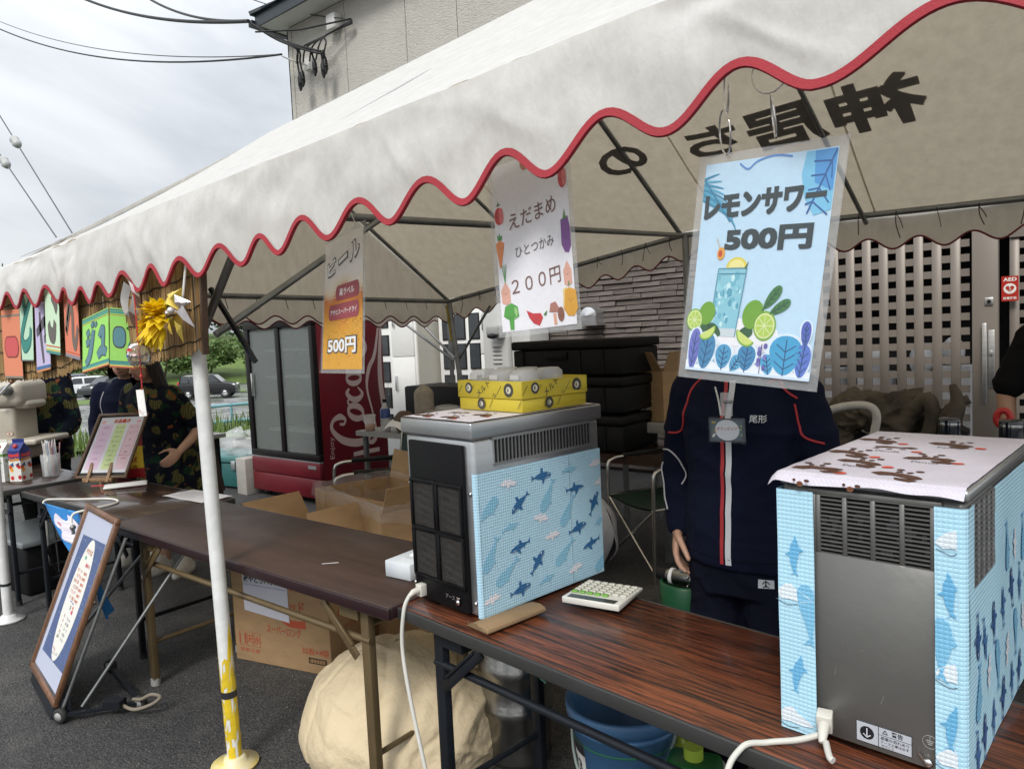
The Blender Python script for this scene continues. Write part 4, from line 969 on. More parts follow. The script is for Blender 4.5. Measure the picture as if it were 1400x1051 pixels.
# ---- left machine
LM_O = V((-1.567, 1.418, .692)); LM_A = R(-8)
MLf = thing('ice_machine', 'stainless ice machine wrapped in whale and shark print with yellow box on top', 'ice machine', LM_O, LM_A)
LW, LD_, LH = .313, .515, .536
m = MB(); m.bb((.004, .004, .012), (LW-.004, LD_-.004, LH-.045)); m.build('casing', M_ss, MLf, local=True, bevel=.012)
m = MB(); m.bb((-.004, -.006, LH-.046), (LW+.004, LD_+.004, LH)); m.build('lid', M_ss, MLf, local=True, bevel=.006, seg=3)
for x in (.03, LW-.03):
    for y in (.04, LD_-.04): m = MB(); m.cyl((x, y, 0), (x, y, .013), .016); m.build('foot', M_rub, MLf, local=True)
m = MB(); m.bb((.036, -.010, .018), (LW-.036, .003, LH-.062)); fp = m.build('front_panel', M_matte, MLf, local=True, bevel=.004)
# four vent windows with wavy filter mesh behind a black frame
M_filter = mat('dusty filter mesh', (.055, .048, .042), .8, var=.3, vs=18)
def mesh_relief(m):
    nt, b, L = nodes_of(m); tc = nt.nodes.new('ShaderNodeTexCoord'); w = nt.nodes.new('ShaderNodeTexBrick'); w.inputs['Scale'].default_value = 90; w.inputs['Mortar Size'].default_value = .03
    mp = nt.nodes.new('ShaderNodeMapping'); mp.inputs['Rotation'].default_value = (PI/2, 0, 0); L(tc.outputs['Object'], mp.inputs[0]); L(mp.outputs[0], w.inputs['Vector'])
    bp = nt.nodes.new('ShaderNodeBump'); bp.inputs['Strength'].default_value = 1; bp.inputs['Distance'].default_value = .006; L(w.outputs['Fac'], bp.inputs['Height']); L(bp.outputs[0], b.inputs['Normal'])
    old = b.inputs['Base Color'].links[0].from_socket; mx = nt.nodes.new('ShaderNodeMix'); mx.data_type = 'RGBA'; mx.blend_type = 'MULTIPLY'; mx.inputs[0].default_value = .8
    L(old, mx.inputs[6]); L(w.outputs['Color'], mx.inputs[7]); L(mx.outputs[2], b.inputs['Base Color'])
mesh_relief(M_filter)
for i, x in enumerate((.052, .168)):
    for z in (.092, .232):
        a, b = x, x+.098; c, d = z, z+.128
        m = MB(); m.grid(lambda u, v, a=a, b=b, c=c, d=d: V((lerp(a, b, u), -.0115+.0009*math.sin(v*37+u*5)*math.sin(u*PI)+.0005*math.sin(u*60), lerp(c, d, v))), 24, 30); m.build('filter_mesh', M_filter, MLf, local=True)
        m = MB()
        for p, q in (((a-.008, -.018, c-.008), (b+.008, -.0095, c)), ((a-.008, -.018, d), (b+.008, -.0095, d+.008)), ((a-.008, -.018, c), (a, -.0095, d)), ((b, -.018, c), (b+.008, -.0095, d))): m.bb(p, q)
        m.build('vent_frame', M_matte, MLf, local=True, bevel=.0015, seg=1)
for x in (.02, LW-.02):
    for z in (.05, .345):
        m = MB(); m.ball((x, .001, z), (.006, .004, .006), 10, 6); m.build('screw', M_chr, MLf, local=True)
m = MB(); m.lathe([(.0, .0), (.008, .002), (.008, .008), (0, .01)], (LW-.075, -.011, .046), 12, M=Matrix.Rotation(PI/2, 4, 'X')); m.tube([(LW-.075, -.017, .05), (LW-.07, -.02, .062), (LW-.06, -.02, .06)], .003, 6); m.build('earth_terminal', M_chr, MLf, local=True)
fnF = lambda x, y, l=0.: V((x, -.0103-l, y))
m = MB(); m.text('アース', fnF, LW-.115, .05, .011, '#8a8a8a', 0); m.build('lettering', PRINT, MLf, local=True)
# side vent above the wrap
fnS = lambda x, y, l=0.: V((LW-.003+l, x, y))
m = MB(); m.bb((LW-.02, .075, LH-.118), (LW-.0035, LD_-.05, LH-.052)); m.build('vent_recess', M_dark, MLf, local=True)
m = MB(); slots(m, lambda x, y, l=0.: fnS(x, y, l+.003), .075, LD_-.05, LH-.118, LH-.052, 29, True, .0017); m.build('vent_bars', M_ss, MLf, local=True, kind='stuff')
m = MB(); slots(m, lambda x, y, l=0.: fnS(x, y, l+.0035), .07, LD_-.045, LH-.12, LH-.05, 1, False, .004); m.build('vent_frame', M_ss, MLf, local=True)
fnL = lambda x, y, l=0.: V((.0-l, x, y))
m = MB()
for k in range(40): m.bb((-.004, .03, .10+k*.009), (.003, .07, .104+k*.009))
m.build('louvre_fins', M_gry, MLf, local=True, kind='stuff')
# sea print sheet on the right side, wrapped round the front edge
WH = LH-.135
def fnW(x, y, l=0.):   # x: -.04..0 front return, 0..LD_ side
    if x < 0: return V((LW+.0035+l+x*.55, -.012-l*.5-.0*x+.012*(1+x/.03), .022+y)) if x > -.03 else V((LW+.003-.0165, -.012, .022+y))
    return V((LW+.0035+l+.0015*math.sin(x*30), .0+x, .022+y))
m = MB(); m.grid(lambda a, b: V((LW+.0038+.0008*nz(a*4, b*5), lerp(.012, LD_-.012, a), lerp(.014, LH-.135, b))), 40, 30, 0, True, None, '#b2d8ec')
m.grid(lambda a, b: V((LW+.0038-.012*(1-math.sin(a*PI/2)), .012-.012*math.cos(a*PI/2)-.001, lerp(.014, LH-.135, b))), 8, 30, 0, True, None, '#b2d8ec')
pr = MB(); fnP = lambda x, y, l=0.: V((LW+.0052+l, .012+x, .016+y)); sea_print(pr, fnP, LD_-.026, LH-.152, .080, 3)
wrap = m.build('printed_wrap', PRINT_Q, MLf, local=True); pr.build('sea_creatures', PRINT_Q, wrap, local=True)
m = MB(); m.bb((LW+.0035, .36, .016), (LW+.0050, .3612, LH-.14)); m.build('sheet_seam', M_alu, wrap, local=True)
# panda sheet on the lid
m = MB(); z1 = LH+.0025; m.grid(lambda a, b: V((lerp(.004, LW-.002, a), lerp(.0, LD_-.02, b), z1+.001*nz(a*5, b*5))), 12, 16, 0, True, None, '#d8d4de'); m.build('panda_sheet', PRINT_Q, MLf, local=True)
m = MB(); pandas(m, lambda x, y, l=0.: V((.004+x, y, z1+.0014+l)), LW-.01, .2, 1.1, 8, False); m.build('sheet_pattern', PRINT_Q, MLf, local=True)
m = MB(); m.bb((.002, -.002, LH), (LW, LD_-.02, LH+.0012)); m.build('sheet_backing', M_blk, MLf, local=True)
T_ = Matrix.Translation(LM_O) @ Matrix.Rotation(LM_A, 4, 'Z')
socket_cord(MLf, T_ @ V((.075, -.018, .045)), T_.to_3x3() @ V((0, -1, 0)), [T_ @ V((.075, -.06, .04)), T_ @ V((.078, -.085, .0)), T_ @ V((.085, -.10, -.12)), (-1.42, 1.28, .36), (-1.33, 1.27, .12), (-1.22, 1.29, .015), (-1.05, 1.25, .01)], 'off white power cord hanging from the left ice machine to the ground')
# rolled cardboard wedge under it
WG = thing('cardboard_wedge', 'folded brown corrugated cardboard wedged under the left ice machine', 'cardboard', (-1.2, 1.42, .7), R(-10))
m = MB(); P = [(-.06, 0), (-.02, .016), (.012, .020), (.034, .013), (.036, .003), (.03, 0)]
vs = [(x, y, z) for y in (-.10, .105) for x, z in P]; n = len(P); m.add(vs, [(i, (i+1) % n, n+(i+1) % n, n+i) for i in range(n)]+[tuple(range(n))[::-1], tuple(range(n, 2*n))]); m.build('folded_sheet', mat('dim brown corrugated card', (.24, .16, .085), .85), WG, local=True, bevel=.003)
M_flute = mat('corrugated flutes', (.12, .075, .035), .9); m = MB()
for j in range(3):
    m.tube([(-.05+.0045*i, -.1005, .003+.006*j+.0022*(i % 2)) for i in range(max(4, 19-4*j))], .0009, 4)
m.build('flute_edge', M_flute, WG, local=True)

# ---- yellow tray box with clear cups on top of the left machine
M_yb = mat('yellow printed carton', (.62, .49, .04), .5, var=.04)
YB = thing('yellow_box', 'yellow printed carton tray holding clear cups on the left ice machine', 'box', (-1.355, 1.72, 1.2325), R(-8))
m = MB(); w, d, h = .275, .27, .088
m.bb((-w/2, -d/2, 0), (w/2, d/2, h*.42)); m.build('lower_tray', M_yb, YB, local=True, bevel=.002, seg=1)
m = MB(); e = .003
for a, b in (((-w/2-e, -d/2-e, h*.43), (w/2+e, -d/2, h)), ((-w/2-e, d/2, h*.43), (w/2+e, d/2+e, h)), ((-w/2-e, -d/2, h*.43), (-w/2, d/2, h)), ((w/2, -d/2, h*.43), (w/2+e, d/2, h))): m.bb(a, b)
m.bb((-w/2, -d/2, h*.43), (w/2, d/2, h*.5)); m.build('upper_tray', M_yb, YB, local=True, bevel=.001, seg=1)
m = MB()
for fn in (lambda x, y, l=0.: V((-w/2+x, -d/2-.0038-l, y)), lambda x, y, l=0.: V((w/2+.0038+l, -d/2+x, y))):
    for k, (x, y, r) in enumerate(((.05, .070, .019), (.105, .022, .017), (.225, .066, .02))):
        m.disc(x, y*.95, min(r, .083-y*.95 if y > .04 else y*.95), fn, '#4d4a44', None, 18); m.disc(x, y*.95, r*.62*(.8 if y > .04 else .7), lifted(fn, .0003), '#e8e4d0', None, 14); m.text('K', lifted(fn, .0006), x, y*.95, .011, '#4d4a44', .03)
        m.stroke([(x+.035, .01), (x+.05, .035)], .0016, fn, '#3b3a3c'); m.stroke([(x-.05, .05), (x-.03, .075)], .0016, fn, '#3b3a3c')
    m.text('メルト', fn, .115, .066, .02, '#3b3a3c', .01, rot=.6); m.text('17', fn, .165, .045, .012, '#3b3a3c', .01, rot=-.4)
m.build('printed_marks', PRINT, YB, local=True)
M_cup = clear_film('frosted plastic cup', (.72, .73, .74), .5, .3)
TB = Matrix.Translation((-1.355, 1.72, 1.2325)) @ Matrix.Rotation(R(-8), 4, 'Z')
for i in range(3):
    for j in range(2):
        t = thing('lidded_cup', ('clear cup with white sticker, front row of the yellow tray, %s' if j == 0 else 'clear cup in the back row of the yellow tray, %s') % ('left one', 'middle one', 'right one')[i], 'cup', TB @ V((-.09+i*.09, -.075+j*.1, .046)), R(-8), 'clear cups in the yellow tray')
        m = MB(); m.lathe([(0, 0), (.037, 0), (.042, .04), (.041, .062), (.030, .072), (.0, .073)], n=6 if False else 20); m.build('cup', M_cup, t, local=True)
        if j == 0: m = MB(); m.bb((-.018, -.0418, .045), (.018, -.0405, .058)); m.build('sticker', M_pap, t, local=True)

# ---- right machine
RM_O = V((-.446, 1.322, .694)); RM_A = R(-5)
MRf = thing('ice_machine', 'grey backed ice machine wrapped in pale blue dolphin sheet under a panda print cloth', 'ice machine', RM_O, RM_A)
RW, RD, RH = .293, .55, .483
m = MB(); m.bb((0, 0, .012), (RW, RD, RH-.02)); m.build('casing', M_gpan, MRf, local=True, bevel=.010)
for x in (.03, RW-.03):
    for y in (.04, RD-.04): m = MB(); m.cyl((x, y, 0), (x, y, .013), .016); m.build('foot', M_rub, MRf, local=True)
m = MB(); m.bb((-.003, -.003, RH-.021), (RW+.006, RD+.006, RH)); m.build('lid', M_ss, MRf, local=True, bevel=.006)
fnR = lambda x, y, l=0.: V((x, -.0005-l, y)); fnRS = lambda x, y, l=0.: V((RW+.0005+l, x, y))
VX = [.0725, .118, .163, .208]; zt, zb = RH-.032, RH-.135
M_inner = mat('dim machine parts', (.10, .10, .105), .3, .6, var=.6, vs=25)
m = MB(); m.bb((.068, -.0012, zb), (.252, .006, zt)); m.build('vent_recess', M_dark, MRf, local=True)
m = MB(); rnd = random.Random(6)
for k in range(26): x = rnd.uniform(.07, .24); z = rnd.uniform(zb+.004, zt-.03); m.bb((x, -.0022, z), (x+rnd.uniform(.004, .02), -.0014, z+rnd.uniform(.003, .014)))
m.build('inner_parts', M_inner, MRf, local=True)
m = MB(); f2 = lambda x, y, l=0.: V((x, -.0085-l, y))
for x in VX: slots(m, f2, x, x+.037, zb, zt, 14, False, .00105)
m.build('vent_bars', M_gpan, MRf, local=True, kind='stuff')
m = MB()
for x in [.0645]+[v+.037 for v in VX]: w_ = .008 if x < .25 else .009; m.bb((x, -.0090, zb), (x+w_, -.0004, zt))
m.bb((.052, -.0088, zt), (.262, -.0006, RH-.022)); m.bb((.052, -.0088, .016), (.262, -.0006, zb)); m.bb((.052, -.0087, zb), (.0645, -.0006, zt)); m.bb((.2539, -.0087, zb), (.262, -.0006, zt)); m.build('back_panel', M_gpan, MRf, local=True, bevel=.001, seg=1)
# wrap strips: front left, front right, right side with a vent window
WB = '#b4e0f4'
wf = MB(); sp = MB()
def strip(fn, x0, x1, y0, y1, nx=8, ny=40): wf.grid(lambda a, b: fn(lerp(x0, x1, a), lerp(y0, y1, b)), nx, ny, 0, True, None, WB)
fA = lambda x, y, l=0.: V((x, -.0125-l-.002*nz(x*9, y*6), y)); fB = lambda x, y, l=0.: V((RW+.0045+l+.002*nz(x*7, y*6), x, y))
strip(fA, -.004, .062, .004, RH-.028); strip(fA, .252, RW-.008, .004, RH-.028)
wf.grid(lambda a, b: V((RW-.008+.0125*math.sin(a*PI/2), -.0125+.0125*(1-math.cos(a*PI/2)), lerp(.004, RH-.028, b))), 8, 40, 0, True, None, WB)
SVX0, SVX1, SVZ0, SVZ1 = .035, .185, RH-.165, RH-.03
wf.grid(lambda a, b: fB(lerp(.0, SVX0, a), lerp(.004, RH-.028, b)), 4, 40, 0, True, None, WB)
wf.grid(lambda a, b: fB(lerp(SVX0, SVX1, a), lerp(.004, SVZ0, b)), 14, 26, 0, True, None, WB); wf.grid(lambda a, b: fB(lerp(SVX1, RD, a), lerp(.004, RH-.028, b)), 24, 40, 0, True, None, WB)
wf.grid(lambda a, b: V((-.0045-.002*nz(a*9, b*6, 3), lerp(-.01, RD, a), lerp(.004, RH-.028, b))), 20, 30, 0, True, None, WB)
wrap = wf.build('printed_wrap', PRINT_Q, MRf, local=True)
lA = lambda x, y, l=0.: fA(x, y, l+.0022); lB = lambda x, y, l=0.: fB(x, y, l+.0022)
L1, L2 = '#7fbfe2', '#5fa6d6'
for kind, x, y, s, r, c in (('dolphin', .028, .335, .075, PI/2, '#6db4de'), ('dolphin', .03, .115, .075, PI/2-.15, '#6db4de'), ('whale', .052, .23, .11, PI/2+.1, L1), ('dolphin', .274, .315, .075, PI/2+.1, '#6db4de'), ('whale', .262, .225, .10, PI/2, L1), ('dolphin', .278, .10, .08, PI/2-.1, '#6db4de')):
    c_, q = math.cos(r), math.sin(r); lim = (-.003, .061) if x < .15 else (.253, RW-.009)
    P = [(min(max(x+(a*c_-b*q)*s, lim[0]), lim[1]), y+(a*q+b*c_)*s) for a, b in SH[kind]]; sp.poly(P, lA, c)
for x, y in ((.012, .262), (.01, .03), (.275, .40), (.273, .185), (.272, .045)):
    lim = (-.003, .061) if x < .15 else (.253, RW-.009)
    P = [(min(max(x+a*.055, lim[0]), lim[1]), y+b*.055) for a, b in ((-.55, -.05), (-.3, .12), (-.05, .32), (.15, .38), (.35, .2), (.7, .02), (.9, -.12), (.5, -.2), (.1, -.16), (-.2, -.2))]; sp.poly(P, lA, '#dfeaf2')
    sp.stroke(spline2([(min(x-.02, lim[1]), y-.012), (min(x+.0, lim[1]), y-.02), (min(x+.02, lim[1]), y-.016)], 3), .0012, lambda a, b, l=0.: lA(a, b, l+.0003), '#4a5560')
rnd = random.Random(21)
for i in range(7):
    for j in range(5):
        x = .02+i*.078+(.035 if j % 2 else 0); y = .05+j*.088+rnd.uniform(-.012, .012)
        kind = ['shark', 'whale', 'orca', 'ghost'][(i*2+j) % 4]; c = {'shark': '#3c6da6', 'orca': '#2d568e', 'whale': '#79b7db', 'ghost': '#e2e6ee'}[kind]
        if x > RD-.05 or y > RH-.09 or (SVX0-.055 < x < SVX1+.055 and y > SVZ0-.05): continue
        if x < .045: x = .045
        creature(sp, kind, x, y, .082*(1.2 if kind == 'whale' else 1), PI/2+rnd.uniform(-.2, .2), c, lB, 1 if rnd.random() < .5 else -1)
sp.build('sea_creatures', PRINT_Q, wrap, local=True)
m = MB(); m.bb((RW-.004, SVX0, SVZ0), (RW+.0015, SVX1, SVZ1)); m.build('side_vent_recess', M_dark, MRf, local=True)
fV = lambda x, y, l=0.: V((RW+.0052+l, x, y)); m = MB(); slots(m, fV, SVX0, SVX1, SVZ0, SVZ1, 4, True, .0028); slots(m, lambda x, y, l=0.: fV(x, y, l-.0006), SVX0, SVX1, SVZ0, SVZ1, 15, False, .0016); m.build('side_vent_bars', M_ss, MRf, local=True, kind='stuff')
# panda cloth: lies on the lid, folds over the edges
def cloth(a, b):
    x = lerp(-.016, RW+.002, a); y = lerp(-.022, RD+.012, b); z = RH+.004+.0012*nz(x*20, y*20)
    for v, e in ((-x-.004, 1), (-y-.006, 1), (y-RD-.004, 1)):
        if v > 0: z -= v*1.05*(.9+.5*nz(x*14, y*14, 5))
    return V((x, y, z))
m = MB(); m.grid(cloth, 60, 60, 0, True, None, '#d2cedb'); cl = m.build('panda_cloth', PRINT_Q, MRf, local=True)
m = MB(); pandas(m, lambda x, y, l=0.: cloth((x+.016)/(RW+.018), (y+.022)/(RD+.034))+V((0, 0, .0012+l)), RW-.01, RD-.02, 1.3, 15); 
fE = lambda x, y, l=0.: V((x, -.0275-l, RH-.012+y))
for x in (.045, .13): m.disc(x, .0, .006, fE, '#7a4b35', .005, 8); m.disc(x+.012, .006, .005, fE, PANDA_BR, .003, 8); m.disc(x-.01, .006, .003, fE, PANDA_BR, None, 8)
m.build('cloth_pattern', PRINT_Q, cl, local=True)
# warning plate, earth screw, socket, old scratches
m = MB(); rnd = random.Random(44)
for k in range(14):
    x, y = rnd.uniform(.075, .24), rnd.uniform(.08, .30); a = rnd.gauss(1.5, .5); l = rnd.uniform(.003, .02); m.stroke([(x, y), (x+l*math.cos(a), y+l*math.sin(a))], rnd.uniform(.0004, .0011), lambda a, b, l=0.: V((a, -.0092-l, b)), rnd.choice(['#767672', '#7e7d79', '#5c5c5a']))
m.build('scratches', PRINT, MRf, local=True, kind='stuff')
fP = lambda x, y, l=0.: V((x, -.0095-l, y)); m = MB(); m.rrect(.128, .025, .217, .062, .001, fP, '#b9bdc4')
fQ = lifted(fP, .0003); fT = lifted(fP, .0006)
for a, b, c, d in ((.128, .025, .217, .0262), (.128, .0608, .217, .062), (.128, .025, .1292, .062), (.2158, .025, .217, .062), (.164, .025, .165, .062), (.165, .047, .2158, .0478)): m.poly([(a, b), (c, b), (c, d), (a, d)], fQ, '#1a1c20')
m.disc(.146, .0435, .0115, fQ, '#1c1e22', None, 20); m.stroke([(.146, .052), (.146, .038)], .0018, fT, '#d8dbe0'); m.stroke([(.140, .041), (.146, .036), (.152, .041)], .0018, fT, '#d8dbe0')
m.text('警告', fQ, .194, .0545, .009, '#1a1c20', .02); m.text('△', fQ, .175, .0545, .008, '#1a1c20', .02); m.text('感電の恐れあり', fQ, .190, .0425, .0055, '#23252a', .01, .044); m.text('アース工事は必ず', fQ, .190, .0355, .005, '#23252a', .01, .044); m.text('行うこと', fQ, .179, .0295, .0048, '#23252a', .01)
m.build('warning_plate', PRINT, MRf, local=True)
m = MB()
m.tube([(.243+.011*math.cos(t), -.0092, .062+.011*math.sin(t)) for t in [2*PI*i/20 for i in range(20)]], .0005, 4, closed=True)
for k, (w_, z) in enumerate(((.006, .064), (.0045, .061), (.003, .058))): m.bar((.243-w_, -.0092, z), (.243+w_, -.0092, z), .001, .001)
m.bar((.243, -.0092, .072), (.243, -.0092, .064), .001, .001); m.build('earth_mark', M_gry, MRf, local=True)
m = MB(); m.lathe([(0, 0), (.0075, 0), (.0075, .004), (.004, .007), (0, .0072)], (.241, -.0085, .027), 14, M=Matrix.Rotation(PI/2, 4, 'X')); m.bar((.228, -.012, .04), (.236, -.013, .03), .004, .003); m.build('earth_screw', M_chr, MRf, local=True)
T_ = Matrix.Translation(RM_O) @ Matrix.Rotation(RM_A, 4, 'Z')
socket_cord(MRf, T_ @ V((.078, -.018, .045)), T_.to_3x3() @ V((.25, -1, -.25)), [T_ @ V((.095, -.06, .03)), T_ @ V((.11, -.085, .022)), T_ @ V((.118, -.09, .02))], 'short off white plug lead at the back of the right ice machine')
m = MB(); m.tube(spline([T_ @ V((.08, -.04, .03)), T_ @ V((.045, -.06, .016)), T_ @ V((.0, -.085, .006)), T_ @ V((-.03, -.125, .002)), T_ @ V((-.04, -.17, -.06)), T_ @ V((-.03, -.19, -.3)), T_ @ V((.0, -.2, -.6))], 8), .0055, 10); single(m, 'power_cord', M_cordw, 'off white cord looping off the table edge below the right ice machine', 'cord')

# ================================================================ COUNTER ITEMS
M_calc = mat('white calculator shell', (.66, .65, .60), .35); M_key = mat('ivory calculator keys', (.58, .57, .49), .4); M_keyg = mat('green calculator keys', (.16, .36, .06), .4); M_lcd = mat('calculator display', (.05, .055, .05), .15)
CA = thing('calculator', 'white desk calculator with green keys on the rosewood table', 'calculator', (-1.072, 1.685, .702), R(8))
m = MB(); P = [(-.088, .004), (-.088, .014), (.03, .018), (.045, .020), (.088, .034), (.09, .028), (.06, .004)]
P = [(-.09, .003), (-.09, .012), (.092, .022), (.092, .003)]
def cal_box(): pass
vs = [(x, y, z) for x in (-.085, .085) for (y, z) in ((-.09, .004), (-.09, .022), (-.052, .020), (.088, .012), (.09, .003))]
n = 5; m.add(vs, [(i, i+1, n+i+1, n+i) for i in range(n-1)]+[(n-1, 0, n, 2*n-1), (4, 3, 2, 1, 0), (5, 6, 7, 8, 9)]); m.build('shell', M_calc, CA, local=True, bevel=.003)
m = MB(); m.add([(-.07, -.086, .0235), (.07, -.086, .0235), (.07, -.058, .0215), (-.07, -.058, .0215)], [(0, 1, 2, 3)]); m.build('display', M_lcd, CA, local=True)
for r in range(6):
    for c in range(7):
        y = -.036+r*.0205; x = -.069+c*.023; z = .0195-(y+.052)*.057
        g = (r == 0 and c < 4) or (r == 1 and c == 0)
        if r == 0 and c >= 5: continue
        m = MB(); m.box((x, y, z+.003), (.017, .0145, .006)); m.build('key', M_keyg if r == 0 else M_key, CA, local=True, bevel=.0015, seg=1)
TS = thing('tissue_box', 'pale blue grey tissue box on the brown table by the left ice machine', 'tissue box', (-1.71, 1.60, .702), R(3))
M_tis = mat('pale tissue carton', (.55, .61, .66), .5, col2=(.68, .70, .72), vs=10)
m = MB(); m.bb((-.055, -.115, 0), (.055, .115, .052)); m.build('carton', M_tis, TS, local=True, bevel=.002, seg=1)
m = MB(); m.bb((-.018, -.07, .0522), (.018, .07, .0535)); m.build('opening_film', M_bagp, TS, local=True)
m = MB(); m.grid(lambda a, b: V((-.018+.036*a+.012*math.sin(b*5), -.045+.09*b, .052+.035*math.sin(a*PI)*math.sin(b*PI)**.6+.006*nz(a*6, b*6))), 14, 18); m.build('tissue', M_pap, TS, local=True)
# ================================================================ HANGING POSTERS
def poster(name, label, BL, BR, TR, TL, bend, margin, mx=.05, my=.035, colfn=None, col='#ffffff'):
    c = V(((BL[0]+BR[0])/2, (BL[1]+BR[1])/2, BL[2])); t = thing(name, label, 'poster', c)
    fn = quad(BL, BR, TR, TL, 0, bend)
    m = MB(); m.grid(lambda a, b: fn(lerp(mx, 1-mx, a), lerp(my, 1-my, b), 0), 24, 36, 0, True, colfn, col); pp = m.build('sheet', PRINT, t)
    m = MB(); m.grid(lambda a, b: fn(a, b, -.0012), 16, 20)
    m.build('laminate_pouch', M_film, t)
    m = MB(); m.grid(lambda a, b: fn(a, b, .0042), 16, 20); m.build('laminate_front', M_gloss, t)
    m = MB()
    for k in range(22):
        x = random.uniform(.02, .98); m.disc(x, random.uniform(.004, my*.8), .006, lambda a, b: fn(a, b, .0047), (1, 1, 1), .003, 6)
    m.build('edge_bubbles', M_film, t, kind='stuff')
    def F(x, y, l=0.): return fn(mx+(1-2*mx)*x, my+(1-2*my)*y, .0006+l)
    return t, pp, F
def blob(mb, F, x, y, s, pts, col, l=0., asp=1.45): mb.poly([(x+a*s*asp, y+b*s) for a, b in pts], lifted(F, l), col)
def leaf(mb, F, x, y, s, rot, col, vein='#1f4f86', asp=1.42, l=.0002, wid=.36):
    c, q = math.cos(rot), math.sin(rot)
    def T(a, b): return (min(.992, max(.008, x+(a*c-b*q)*s*asp)), max(.004, y+(a*q+b*c)*s))
    P = [T(.5-.5*math.cos(t), wid*math.sin(t)*(1-.25*math.cos(t))) for t in [2*PI*i/22 for i in range(22)]]
    mb.poly(P, lifted(F, l), col)
    if vein:
        mb.stroke([T(-.12, 0), T(.9, 0)], .008, lifted(F, l+.0002), vein)
        for k in range(3):
            for s_ in (-1, 1): mb.stroke([T(.15+.22*k, 0), T(.33+.22*k, s_*wid*.62)], .005, lifted(F, l+.0002), vein)
# -- lemon sour poster
t, pp, F = poster('drink_poster', 'pale blue lemon sour poster with tall blue glass hanging on rings', (-.61, 1.25, 1.358), (-.356, 1.235, 1.333), (-.297, 1.232, 1.738), (-.553, 1.25, 1.753), 0, .1, .055, .04, None, '#c2e0f6')
m = MB(); INK = '#2e3b40'
m.text('レモンサワー', lifted(F, .0006), .49, .80, .115, INK, .055, .92, rot=.015); m.text('500円', lifted(F, .0006), .56, .635, .105, INK, .06, .66)
# corner leaves
for k in range(9):
    a = .2+.12*k; m.stroke(spline2([(.0, .93-.012*k), (.05+.022*k, .94-.024*k), (.12+.025*k, .97-.036*k-.02)], 4), [.014, .014, .012, .012, .01, .01, .008, .006, .003][:9], lifted(F, .0002), '#58aacb' if k % 2 else '#3d8fb4')
m.stroke([(.0, .93), (.25, .72)], .008, lifted(F, .0004), '#2f7ea4')
m.poly([(.78, .995), (.995, .995), (.995, .74), (.88, .72), (.80, .80), (.76, .90)], lifted(F, .0001), '#7cc4e8'); m.poly([(.84, .995), (.995, .995), (.99, .82), (.86, .86)], lifted(F, .0002), '#4f9ad9')
m.stroke([(.99, .99), (.83, .73)], .012, lifted(F, .0004), '#2a5f9e')
for k in range(4): m.stroke([(.965-.035*k, .945-.055*k), (.84-.01*k, .95-.06*k)], .008, lifted(F, .0004), '#2a5f9e'); m.stroke([(.965-.035*k, .945-.055*k), (.975, .87-.05*k)], .008, lifted(F, .0004), '#2a5f9e')
m.stroke(spline2([(.28, .985), (.35, .955), (.42, .985), (.55, 1.0), (.68, .985)], 5), .009, lifted(F, .0002), '#5d8fd2')
# stage, glass, ice, lemon, limes
m.disc(.43, .165, .30, lifted(F, .0001), '#e3e3ec', .075, 30); m.disc(.43, .20, .30, lifted(F, .0002), '#f1f1f6', .065, 30)
m.poly([(.17, .175), (.39, .175), (.43, .50), (.20, .50)], lifted(F, .0003), '#8cc9da')
rnd = random.Random(12)
for k in range(46):
    y = rnd.uniform(.20, .47); x = lerp(.185, .405, rnd.random())+(y-.3)*.1-.01; s = rnd.uniform(.012, .032); a0 = rnd.uniform(0, 6)
    pts = [(min(max(x+s*rnd.uniform(.5, 1)*math.cos(a0+i*1.26), .175+(y-.175)*.1), .392+(y-.175)*.12), y+s*.8*math.sin(a0+i*1.26)) for i in range(5)]
    m.poly(pts, lifted(F, .0004+.000004*k), rnd.choice(['#a9dbe6', '#6db6cc', '#c9ecf2', '#5aa3bd', '#93d2df']))
m.poly([(.17, .175), (.39, .175), (.393, .215), (.175, .215)], lifted(F, .0007), '#ccd9df'); 
for a, b in (((.20, .50), (.17, .175)), ((.43, .50), (.39, .175))): m.stroke([a, b], .008, lifted(F, .0008), '#5b98ad')
m.stroke([(.20, .50), (.43, .50)], .006, lifted(F, .0008), '#5b98ad'); m.stroke([(.205, .475), (.425, .475)], .005, lifted(F, .0008), '#4a8ba2')
m.poly([(.295+.085*math.cos(t)+.05, .503+.05*math.sin(t)) for t in [PI*i/14 for i in range(15)]], lifted(F, .0006), '#e2d255'); m.poly([(.295+.065*math.cos(t)+.05, .505+.036*math.sin(t)) for t in [PI*i/14 for i in range(15)]], lifted(F, .0008), '#efe79a')
m.stroke([(.20, .585), (.16, .645)], .006, lifted(F, .0009), '#c9b49a'); m.disc(.205, .572, .032, lifted(F, .0009), '#e6a23c', .03); m.disc(.20, .572, .016, lifted(F, .0011), '#c4472a', .016); m.poly([(.41, .50), (.44, .535), (.425, .495)], lifted(F, .0009), '#2f5a3a')
def lime(x, y, s, cut, rot=0):
    m.disc(x, y, s*1.42, lifted(F, .0010), '#6fa52f' if not cut else '#7db23a', s*1.12, 20, rot)
    if cut:
        m.disc(x, y, s*1.25, lifted(F, .0012), '#dfe9a8', s*.96, 20); m.disc(x, y, s*1.08, lifted(F, .0014), '#b4d25a', s*.83, 20)
        for k in range(8): a = k*PI/4; m.stroke([(x, y), (x+1.05*s*math.cos(a), y+.8*s*math.sin(a))], .004, lifted(F, .0016), '#e6efbe')
lime(.14, .285, .05, False, .3); lime(.04, .25, .05, True); lime(.52, .285, .06, False, .25); lime(.62, .235, .062, True)
